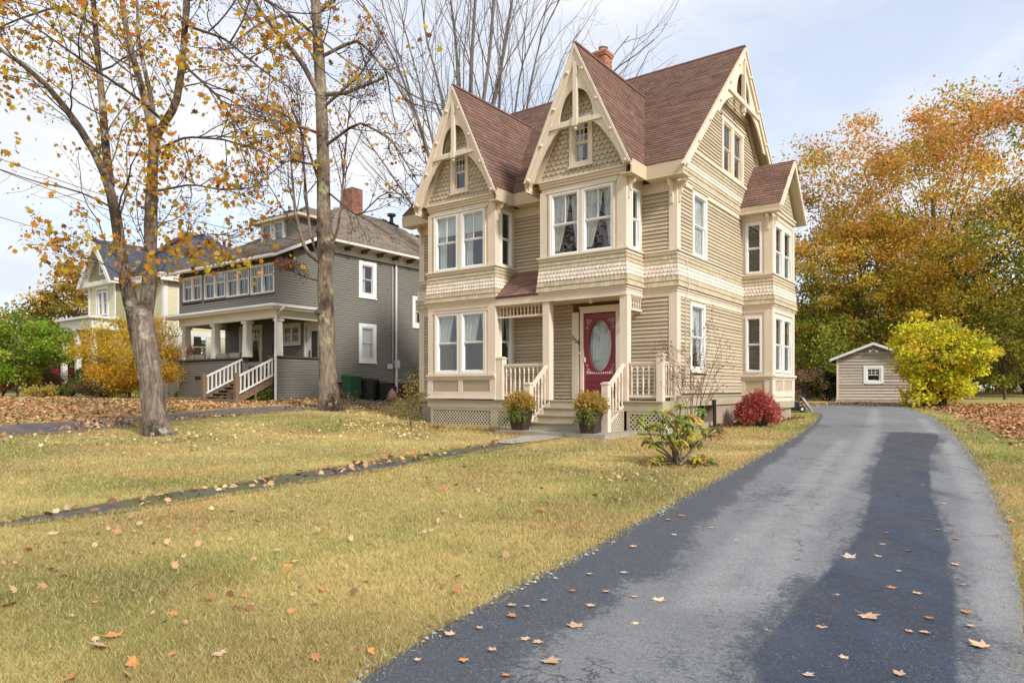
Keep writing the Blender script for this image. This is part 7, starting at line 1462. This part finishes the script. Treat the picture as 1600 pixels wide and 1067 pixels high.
bw_ = H3(0.5, -0.3); twiggy('bare_shrub', 'tall nearly bare shrub with a few pink leaves against the side wall window', (bw_[0], bw_[1], gz(bw_[0], bw_[1])), [(-42, 138), (-22, 110), (-8, 150), (6, 158), (26, 140), (50, 165), (22, 110), (48, 120), (0, 120)], 531, [(0.42, 0.20, 0.13), (0.36, 0.12, 0.09), (0.46, 0.26, 0.12)], [3, 2, 2], 420, 0.055, r0=0.014)
tb = at(641, 668); twiggy('sapling', 'thin yellow green sapling on the lawn left of the bay window', tb, [(-6, 70), (6, 78), (-14, 40), (12, 55), (0, 60)], 532, [(0.36, 0.34, 0.06), (0.45, 0.26, 0.06), (0.26, 0.28, 0.05)], [3, 1, 2], 420, 0.06, r0=0.008)
tb = at(658, 640); twiggy('sapling', 'taller sapling with pale pink and yellow leaves between the two houses', (tb.x, tb.y, tb.z), [(-10, 60), (8, 80), (2, 50), (16, 45)], 533, [(0.50, 0.30, 0.18), (0.44, 0.38, 0.08)], [2, 2], 260, 0.09, r0=0.010)
tb = at(318, 612); twiggy('shrub', 'small yellow green shrub beside the steps of the grey house', (tb.x, tb.y, tb.z), [(-8, 18), (8, 22), (0, 24), (-4, 14), (5, 12)], 534, [(0.36, 0.32, 0.05), (0.24, 0.24, 0.04)], [2, 2], 700, 0.10, spread=0.16, r0=0.008)
# low green plants along the neighbour's porch
def clump_bed(name, label, pts, n, size, cols, wts, seed, hh=0.35, shape='oval', kind='stuff'):
    g = np.random.default_rng(seed); P = np.array([tuple(at(*p)) for p in pts]); k = g.integers(0, len(P) - 1, n); w = g.random(n)[:, None]; q = P[k] * (1 - w) + P[k + 1] * w
    q[:, :2] += g.normal(0, 0.22, (n, 2)); q[:, 2] = ground(q[:, 0], q[:, 1]) + hh * g.random(n) ** 0.7 * (0.6 + 0.4 * np.sin(q[:, 0] * 5 + q[:, 1] * 3))
    return leaf_mesh(name, q, size * g.uniform(.6, 1.4, n), palette(g, n, cols, wts), shape, seed, up=(0, 0, 1), flat=0.35, kind=kind, label=label)
clump_bed('hosta_bed', 'green leafy plants along the foot of the grey porch', [(385, 626), (410, 627), (435, 624), (470, 622), (498, 619)], 1500, 0.22, [(0.16, 0.20, 0.03), (0.34, 0.34, 0.06), (0.09, 0.13, 0.02)], [3, 2, 2], 541, 0.5)
clump_bed('flower_bed', 'yellowing plants along the foot of the grey porch', [(285, 620), (300, 620), (330, 621)], 700, 0.18, [(0.45, 0.36, 0.08), (0.30, 0.28, 0.05)], [3, 2], 542, 0.4)
clump_bed('side_bed_litter', 'brown leaf mulch along the side wall', [(1110, 668), (1150, 664), (1200, 659), (1245, 652)], 1300, 0.07, [(0.20, 0.10, 0.05), (0.30, 0.15, 0.07), (0.13, 0.08, 0.05)], [3, 2, 2], 543, 0.06)
clump_bed('house_front_litter', 'fallen leaves gathered along the lattice', [(670, 668), (730, 671), (775, 676), (800, 680)], 420, 0.08, [(0.42, 0.24, 0.12), (0.34, 0.20, 0.08), (0.5, 0.4, 0.16)], [3, 2, 2], 544, 0.05)

# hand cart by the house corner
cp = at(1253, 644); hc = empty('garden_cart', tuple(cp), HROT + 0.5, 'grey garden cart tipped up with its small wheel by the corner of the side bay', 'cart')
m = MB(); m.hexa([(0.30, -0.26, 0.05), (0.36, 0.26, 0.05), (0.30, 0.26, 0.12), (0.24, -0.26, 0.12), (-0.02, -0.2, 0.60), (0.02, 0.2, 0.62), (-0.06, 0.2, 0.66), (-0.1, -0.2, 0.64)]); m.hexa([(0.30, -0.26, 0.05), (0.33, -0.26, 0.05), (0.33, -0.23, 0.05), (0.30, -0.23, 0.05), (-0.05, -0.34, 0.5), (0.0, -0.34, 0.55), (0.0, -0.2, 0.6), (-0.05, -0.2, 0.6)]); m.build('tray', M['metal'], hc)
m = MB(); m.tube([(0.1, -0.25, 0.52), (-0.2, -0.25, 0.28), (-0.42, -0.25, 0.14), (-0.5, -0.25, 0.02)], 0.02, 6); m.tube([(0.1, 0.25, 0.52), (-0.2, 0.25, 0.28), (-0.42, 0.25, 0.14), (-0.5, 0.25, 0.02)], 0.02, 6); m.tube([(0.0, -0.25, 0.45), (-0.02, -0.25, 0.78)], 0.018, 6); m.tube([(0.0, 0.2, 0.45), (-0.02, 0.2, 0.78)], 0.018, 6); m.build('handle', M['black'], hc)
wh = MB().tube([(-0.08, -0.33, 0.13), (-0.08, -0.27, 0.13)], 0.13, 16).build('wheel', M['black'], hc); MB().tube([(-0.08, -0.345, 0.13), (-0.08, -0.325, 0.13)], 0.05, 10).build('hub', M['white'], wh)
m = MB(); m.hexa([(-0.5, -0.2, 0.06), (-0.12, -0.22, 0.06), (-0.12, 0.22, 0.06), (-0.5, 0.2, 0.06), (-0.42, -0.2, 0.36), (-0.16, -0.22, 0.42), (-0.16, 0.22, 0.42), (-0.42, 0.2, 0.36)]); m.build('bag', M['black'], hc)

# wheeled bins and bags beside the grey house
def bin_(px_, y, col, label, w=0.58, h=1.05, rz=0.0):
    x = (px_ - CX) / F * y; t = empty('wheeled_bin', (x, y, gz(x, y)), HROT + math.pi / 2 + rz, label, 'bin'); a, b = w * .42, w * .5
    m = MB(); m.hexa([(-a, -a, .05), (a, -a, .05), (a, a, .05), (-a, a, .05), (-b, -b, h - .08), (b, -b, h - .08), (b, b, h - .08), (-b, b, h - .08)]); m.box((-b - .02, -b - .02, h - .12), (b + .02, b + .02, h - .07)); m.build('body', M[col], t)
    m = MB(); m.hexa([(-b - .03, -b - .04, h - .07), (b + .03, -b - .04, h - .07), (b + .03, b + .05, h - .07), (-b - .03, b + .05, h - .07), (-b * .8, -b * .8, h), (b * .8, -b * .8, h), (b * .8, b, h + .03), (-b * .8, b, h + .03)]); m.build('lid', M[col], t)
    for s in (-1, 1): MB().tube([(s * a, a + .02, .11), (s * (a + .06), a + .02, .11)], .11, 12).build('wheel', M['black'], t)
    m = MB(); m.tube([(-b, b + .06, h - .14), (b, b + .06, h - .14)], .018, 6); m.build('handle', M[col], t); return t
bin_(549, 29.2, 'green_plastic', 'green wheeled bin standing by the grey house wall behind the straight trunk'); bin_(578, 29.6, 'black', 'black bin with its lid up against the maroon foundation', 0.55, 0.95, .3); bin_(596, 29.9, 'black', 'smaller dark bin next to the pink bag', 0.45, 0.85, -.2)
M['pinkbag'] = material('pinkish_plastic_bag', (0.45, 0.25, 0.20), 0.5, 0.2, 6.0, 0.6, 12, spec=0.5)
g = np.random.default_rng(77); x, y = (611 - CX) / F * 30.0, 30.0
V = []; Fq = []; n = 12
for j in range(9):
    zz = j / 8; r = 0.27 * math.sin(math.pi * min(1, .12 + zz * .93)) ** .7 * (1 - .35 * zz)
    V += [((r * (1 + .15 * g.normal())) * math.cos(6.283 * k / n) + .06 * zz, (r * (1 + .15 * g.normal())) * math.sin(6.283 * k / n), zz * .62) for k in range(n)]
Fq = [(j * n + k, j * n + (k + 1) % n, (j + 1) * n + (k + 1) % n, (j + 1) * n + k) for j in range(8) for k in range(n)] + [tuple(8 * n + k for k in range(n))]
o = mobj('plastic_bag', raw_mesh('plastic_bag', V, Fq, smooth=True), M['pinkbag']); o.location = (x, y, gz(x, y)); tag(o, 'slumped pink plastic bag leaning by the maroon foundation', 'bag')
# porch furniture next door
def G3(x, y): c, s = math.cos(HROT), math.sin(HROT); return (GC[0] + x * c - y * s, GC[1] + x * s + y * c)
p = G3(-2.0, 1.0); ch_ = empty('porch_chair', (p[0], p[1], Z(0.5)), HROT - 0.4, 'pale slatted chair on the porch of the grey house', 'chair')
m = MB()
for i in range(6): m.box((-0.25 + i * .085, -.25, .43), (-0.18 + i * .085, .25, .455))
m.build('seat', M['offwhite'], ch_)
for i in range(5): MB().hexa([(-.25 + i * .105, .23, .47), (-.17 + i * .105, .23, .47), (-.17 + i * .105, .26, .47), (-.25 + i * .105, .26, .47), (-.25 + i * .105, .38, 1.0), (-.17 + i * .105, .38, 1.0), (-.17 + i * .105, .41, 1.0), (-.25 + i * .105, .41, 1.0)]).build('slat', M['offwhite'], ch_)
for sx in (-1, 1):
    for yy in (-.23, .24): MB().box((sx * .26 - .02, yy - .02, 0), (sx * .26 + .02, yy + .02, .62)).build('leg', M['offwhite'], ch_)
    MB().box((sx * .26 - .03, -.27, .62), (sx * .26 + .03, .3, .65)).build('armrest', M['offwhite'], ch_)
for k, (x, lab) in enumerate([(-7.0, 'window box with pink flowers on the porch wall of the grey house'), (-6.2, 'second grey window box from the far corner of the grey porch wall'), (-4.3, 'grey window box on the porch wall between the two middle columns'), (-3.3, 'grey window box on the porch wall nearest the steps')]):
    p = G3(x, 0.2); b_ = empty('window_box', (p[0], p[1], Z(1.35)), HROT, lab, 'planter box', 'window boxes on the grey porch wall'); m = MB(); m.hexa([(-.3, -.1, 0), (.3, -.1, 0), (.3, .1, 0), (-.3, .1, 0), (-.34, -.12, .22), (.34, -.12, .22), (.34, .12, .22), (-.34, .12, .22)]); m.build('box', M['concrete'], b_)
    if k == 0:
        g = np.random.default_rng(8); q = g.normal(0, 1, (260, 3)) * [.25, .1, .12] + [0, 0, .38]; leaf_mesh('flowers', q, 0.10, palette(g, 260, [(0.55, 0.22, 0.18), (0.5, 0.3, 0.22), (0.16, 0.18, 0.04)], [3, 2, 1]), 'oval', 9, parent=b_, kind='stuff')

# service wires
def wire(label, a, b, sag, r=0.011):
    P = []
    for k in np.linspace(0, 1, 24):
        q = a.lerp(b, k); P.append((q.x, q.y, q.z - sag * 4 * k * (1 - k)))
    o = mobj('service_wire', raw_mesh('service_wire', *(lambda mb: (mb.v, mb.f))(MB().tube(P, r, 5)), smooth=True), M['black']); tag(o, label, 'wire', 'service wires on the left')
wire('upper black service wire running from the left edge to the grey house', px3(-60, 225, 20), Vector(G3(0.3, 2.2) + (Z(6.3),)), 0.5)
wire('lower black service wire running from the left edge to the grey house', px3(-60, 240, 20), Vector(G3(0.3, 1.2) + (Z(5.9),)), 0.6)
wire('thin wire crossing the sky behind the forked maple at the left', px3(-60, 320, 30), px3(260, 395, 37.5), 0.3, 0.014)

# fallen leaves: the ones that can be told apart
def maple_leaf_mesh(seed):
    g = np.random.default_rng(seed); lob = [(0, 1.0), (38, .52), (55, .88), (88, .45), (112, .62), (150, .30), (180, .16), (210, .30), (248, .62), (272, .45), (305, .88), (322, .52)]
    pts = []
    for i, (a, r) in enumerate(lob):
        a2, r2 = lob[(i + 1) % len(lob)]
        if a2 < a: a2 += 360
        for k in (0, .5):
            aa = math.radians(a + (a2 - a) * k + 90 + g.normal(0, 2)); rr = (r + (r2 - r) * k) * (0.92 if k else 1) * g.uniform(.92, 1.06) * .5; pts.append((math.cos(aa) * rr, math.sin(aa) * rr))
    curl = g.uniform(.05, .45); tw = g.normal(0, .3); fz = lambda x, y: curl * (x * x * 1.2 + y * y * .7) + tw * x * y + .02
    V = [(0, 0, fz(0, 0))] + [(x * .5, y * .5, fz(x * .5, y * .5) + .01 * (i % 2)) for i, (x, y) in enumerate(pts)] + [(x, y, fz(x, y)) for x, y in pts]; n = len(pts)
    f = [(0, 1 + i, 1 + (i + 1) % n) for i in range(n)] + [(1 + i, 1 + n + i, 1 + n + (i + 1) % n, 1 + (i + 1) % n) for i in range(n)]
    b = len(V); V += [(-.012, -.06, .02), (.012, -.06, .02), (.03, -.5, .05), (.012, -.5, .05)]; f.append((b, b + 1, b + 2, b + 3))
    return V, f
LM = {}
leafcols = {'tan': (0.58, 0.37, 0.23), 'orange': (0.54, 0.24, 0.08), 'pale': (0.62, 0.48, 0.33), 'brown': (0.30, 0.14, 0.075)}
for nm, c in leafcols.items():
    mt = material(nm + '_fallen_leaf', c, 0.65, 0.22, 30.0, 0.2, 60, rand=0.15, spec=0.25)
    for s in range(3):
        V, f = maple_leaf_mesh(900 + s); me = raw_mesh('fallen_leaf', V, f); me.materials.append(mt); LM[nm, s] = me
gl = np.random.default_rng(31)
def drop_leaf(px_, py_, size, nm, where, tilt, lift=0.03):
    p = at(px_, py_); o = bpy.data.objects.new('fallen_leaf', LM[nm, int(gl.integers(0, 3))]); link(o); s = size
    o.location = (p.x, p.y, p.z + lift); o.scale = (s, s, s); o.rotation_euler = (gl.normal(0, tilt), gl.normal(0, tilt), gl.uniform(0, 6.28))
    w = {'tan': 'tan', 'orange': 'orange', 'pale': 'pale straw', 'brown': 'dark brown'}[nm]
    tag(o, f'{w} maple leaf lying on the {where}', 'leaf', f'{w} maple leaves fallen on the {where}')
def zone_d(q):
    x, y = q
    if y < 480: return 'far part of the driveway'
    if x < 520 and y > 560: return 'damp left foot of the driveway' if y > 720 else 'damp left side of the driveway'
    if x > 1340: return 'right margin of the driveway'
    if x > 900: return 'near end of the wet streak' if y > 730 else 'wet dark streak of the driveway'
    return 'dry grey middle of the driveway'
def zone_l(q):
    x, y = q
    if y < 130: return 'lawn just below the sunken walk' if x < 650 else 'middle of the front lawn'
    if x > 1000: return 'lawn close to the driveway edge'
    if y > 370: return 'bottom left lawn'
    return 'left part of the front lawn' if x < 480 else 'open part of the front lawn'
DRV = [(0, 707), (45, 710), (5, 740), (100, 690), (45, 815), (85, 823), (115, 885), (200, 775), (250, 707), (240, 607), (290, 663), (345, 602), (385, 680), (390, 765), (455, 692), (490, 433), (530, 420), (508, 483), (380, 520), (620, 460), (700, 500), (825, 440), (685, 633), (810, 787), (920, 928), (1010, 673), (1055, 555), (1108, 742), (970, 775), (1038, 875), (1215, 928), (1145, 550), (1160, 513), (1170, 475), (1205, 598), (1180, 650), (1240, 533), (1265, 667), (1240, 790), (1295, 793), (1305, 747), (1390, 578), (1408, 640), (1420, 727), (1438, 773), (1470, 838), (1328, 465), (1385, 495), (1350, 383), (1210, 358), (1240, 272), (1305, 433), (1285, 323), (185, 660), (-100, 780), (-150, 880), (-190, 800), (-60, 850), (-295, 882), (-15, 930)]
big = {(1108, 742): .19, (1055, 555): .17, (115, 885): .16, (200, 775): .15, (455, 692): .14, (1470, 838): .15}
for q in DRV: drop_leaf(800 + q[0] / 2, 600 + q[1] / 2, big.get(q, float(gl.uniform(.06, .10))), str(gl.choice(['tan', 'pale', 'orange'], p=[.62, .25, .13])) if q[0] > 300 else str(gl.choice(['tan', 'orange'], p=[.7, .3])), zone_d(q), 0.05, 0.034)
LWN = [(160, 75), (205, 103), (262, 125), (590, 85), (715, 92), (140, 147), (50, 165), (195, 205), (237, 210), (375, 135), (465, 157), (572, 147), (440, 132), (418, 187), (437, 203), (580, 178), (658, 208), (900, 178), (385, 240), (415, 255), (518, 250), (915, 265), (905, 323), (770, 272), (790, 298), (1010, 250), (1140, 228), (1310, 262), (1380, 240), (222, 333), (30, 300), (355, 400), (320, 430), (545, 325), (515, 355), (947, 378), (685, 452), (540, 452), (375, 460), (420, 480), (570, 490), (215, 528), (400, 525), (1130, 433), (1160, 450), (850, 410), (10, 165), (700, 60), (1130, 70), (1200, 80), (1500, 108), (1280, 128), (1350, 65), (1505, 70), (300, 290), (90, 380), (760, 500)]
big = {(355, 400): .17, (320, 430): .17, (685, 452): .12, (215, 528): .14, (400, 525): .13, (900, 178): .14, (160, 75): .14, (30, 300): .13, (420, 480): .12}
for q in LWN: drop_leaf(q[0] / 2, 800 + q[1] / 2, big.get(q, float(gl.uniform(.05, .09))), str(gl.choice(['orange', 'tan', 'brown', 'pale'], p=[.22, .38, .37, .03])), zone_l(q), 0.35, 0.022)
ORD = ['nearest', 'second nearest', 'third nearest', 'fourth nearest', 'fifth nearest', 'sixth nearest', 'seventh nearest', 'eighth nearest', 'ninth nearest', 'tenth nearest', 'eleventh nearest', 'twelfth nearest']
by = {}
for o in COL.objects:
    if o.name.startswith('fallen_leaf'): by.setdefault(o['label'], []).append(o)
for lab, os_ in by.items():
    if len(os_) < 2: continue
    os_.sort(key=lambda o: o.location.y)
    for k, o in enumerate(os_): o['label'] = lab.replace(' maple leaf lying on the', ' leaf, ' + ORD[min(k, 11)] + ' of its colour on the')
# the rest of the litter: nobody could count it
def litter(name, label, poly, n, size, cols, wts, seed, lift=0.03, dens=None):
    g = np.random.default_rng(seed); P = np.array([(p.x, p.y) for p in poly_at(poly)]); lo, hi = P.min(0), P.max(0); q = g.uniform(lo, hi, (n * 6, 2)); q = q[inside(q[:, 0], q[:, 1], P)]
    if dens: q = q[g.random(len(q)) < soft(vnoise(q[:, 0], q[:, 1], dens, seed), .25, .75)]
    q = q[:n]; n = len(q); q = q + g.normal(0, 0.28 if n > 1500 else 0.05, (n, 2)); z = ground(q[:, 0], q[:, 1]) + lift + 0.02 * g.random(n)
    leaf_mesh(name, np.stack([q[:, 0], q[:, 1], z], 1), size * g.uniform(.6, 1.3, n), palette(g, n, cols, wts), 'maple', seed, up=(0, 0, 1), flat=0.45, mat='dryleaf', kind='stuff', label=label)
TAN = [(0.50, 0.29, 0.15), (0.40, 0.18, 0.07), (0.54, 0.38, 0.20), (0.28, 0.13, 0.06)]
litter('leaf_litter', 'thick tan leaf litter beyond the lane', [(-700, 720), (-260, 685), (0, 663), (210, 652), (350, 638), (490, 631), (640, 625), (500, 618), (300, 627), (0, 622), (-700, 622)], 30000, 0.10, TAN, [4, 3, 3, 2], 601)
litter('leaf_litter', 'scattered leaves on the lane', [(-150, 690), (0, 683), (315, 654), (600, 640), (600, 627), (350, 639), (0, 665), (-150, 672)], 2300, 0.09, TAN, [4, 3, 3, 2], 602, dens=0.5)
litter('leaf_litter', 'pale leaves scattered on the lawn below the lane', [(-100, 700), (0, 685), (315, 655), (560, 640), (670, 650), (670, 672), (500, 690), (300, 710), (0, 735)], 480, 0.07, [(0.56, 0.42, 0.24), (0.5, 0.29, 0.14), (0.60, 0.48, 0.22)], [4, 2, 3], 603, dens=0.35)
litter('leaf_litter', 'pale yellow leaves on the grass left of the bay window', [(540, 640), (600, 628), (668, 640), (672, 690), (600, 680), (520, 665)], 620, 0.075, [(0.60, 0.48, 0.20), (0.55, 0.36, 0.16)], [3, 2], 604)
litter('leaf_litter', 'orange leaf litter under the trees at the right', [(1440, 633), (1620, 632), (1850, 760), (1600, 690), (1520, 655)], 11000, 0.10, [(0.46, 0.22, 0.09), (0.50, 0.30, 0.15), (0.30, 0.13, 0.06)], [4, 3, 2], 605)
litter('leaf_litter', 'loose leaves on the grass right of the driveway', [(1460, 640), (1640, 680), (1700, 900), (1600, 880), (1540, 740)], 420, 0.08, TAN, [4, 3, 3, 2], 606, dens=0.4)
litter('leaf_litter', 'leaves along the end of the driveway by the shed', [(1235, 633), (1310, 630), (1420, 631), (1420, 634), (1300, 633), (1240, 637)], 1600, 0.09, TAN, [4, 3, 2, 2], 607)
litter('leaf_litter', 'few leaf scraps scattered on the front lawn', [(0, 830), (560, 745), (800, 700), (1050, 700), (1150, 720), (900, 860), (600, 1020), (0, 1060)], 230, 0.06, TAN, [4, 3, 3, 2], 608)
litter('leaf_litter', 'leaf scraps along the sunken walk', [(0, 826), (0, 816), (400, 750), (760, 692), (820, 690), (560, 740), (280, 786)], 190, 0.09, TAN, [4, 3, 3, 2], 609)
# woods across the street, seen only in the window panes
far_wood('far_woods', 'trees across the street', -70, 70, -75, -50, 60, 12, [(0.10, 0.08, 0.05), (0.20, 0.14, 0.05), (0.08, 0.09, 0.03)], [3, 2, 2], 443, 0.6)
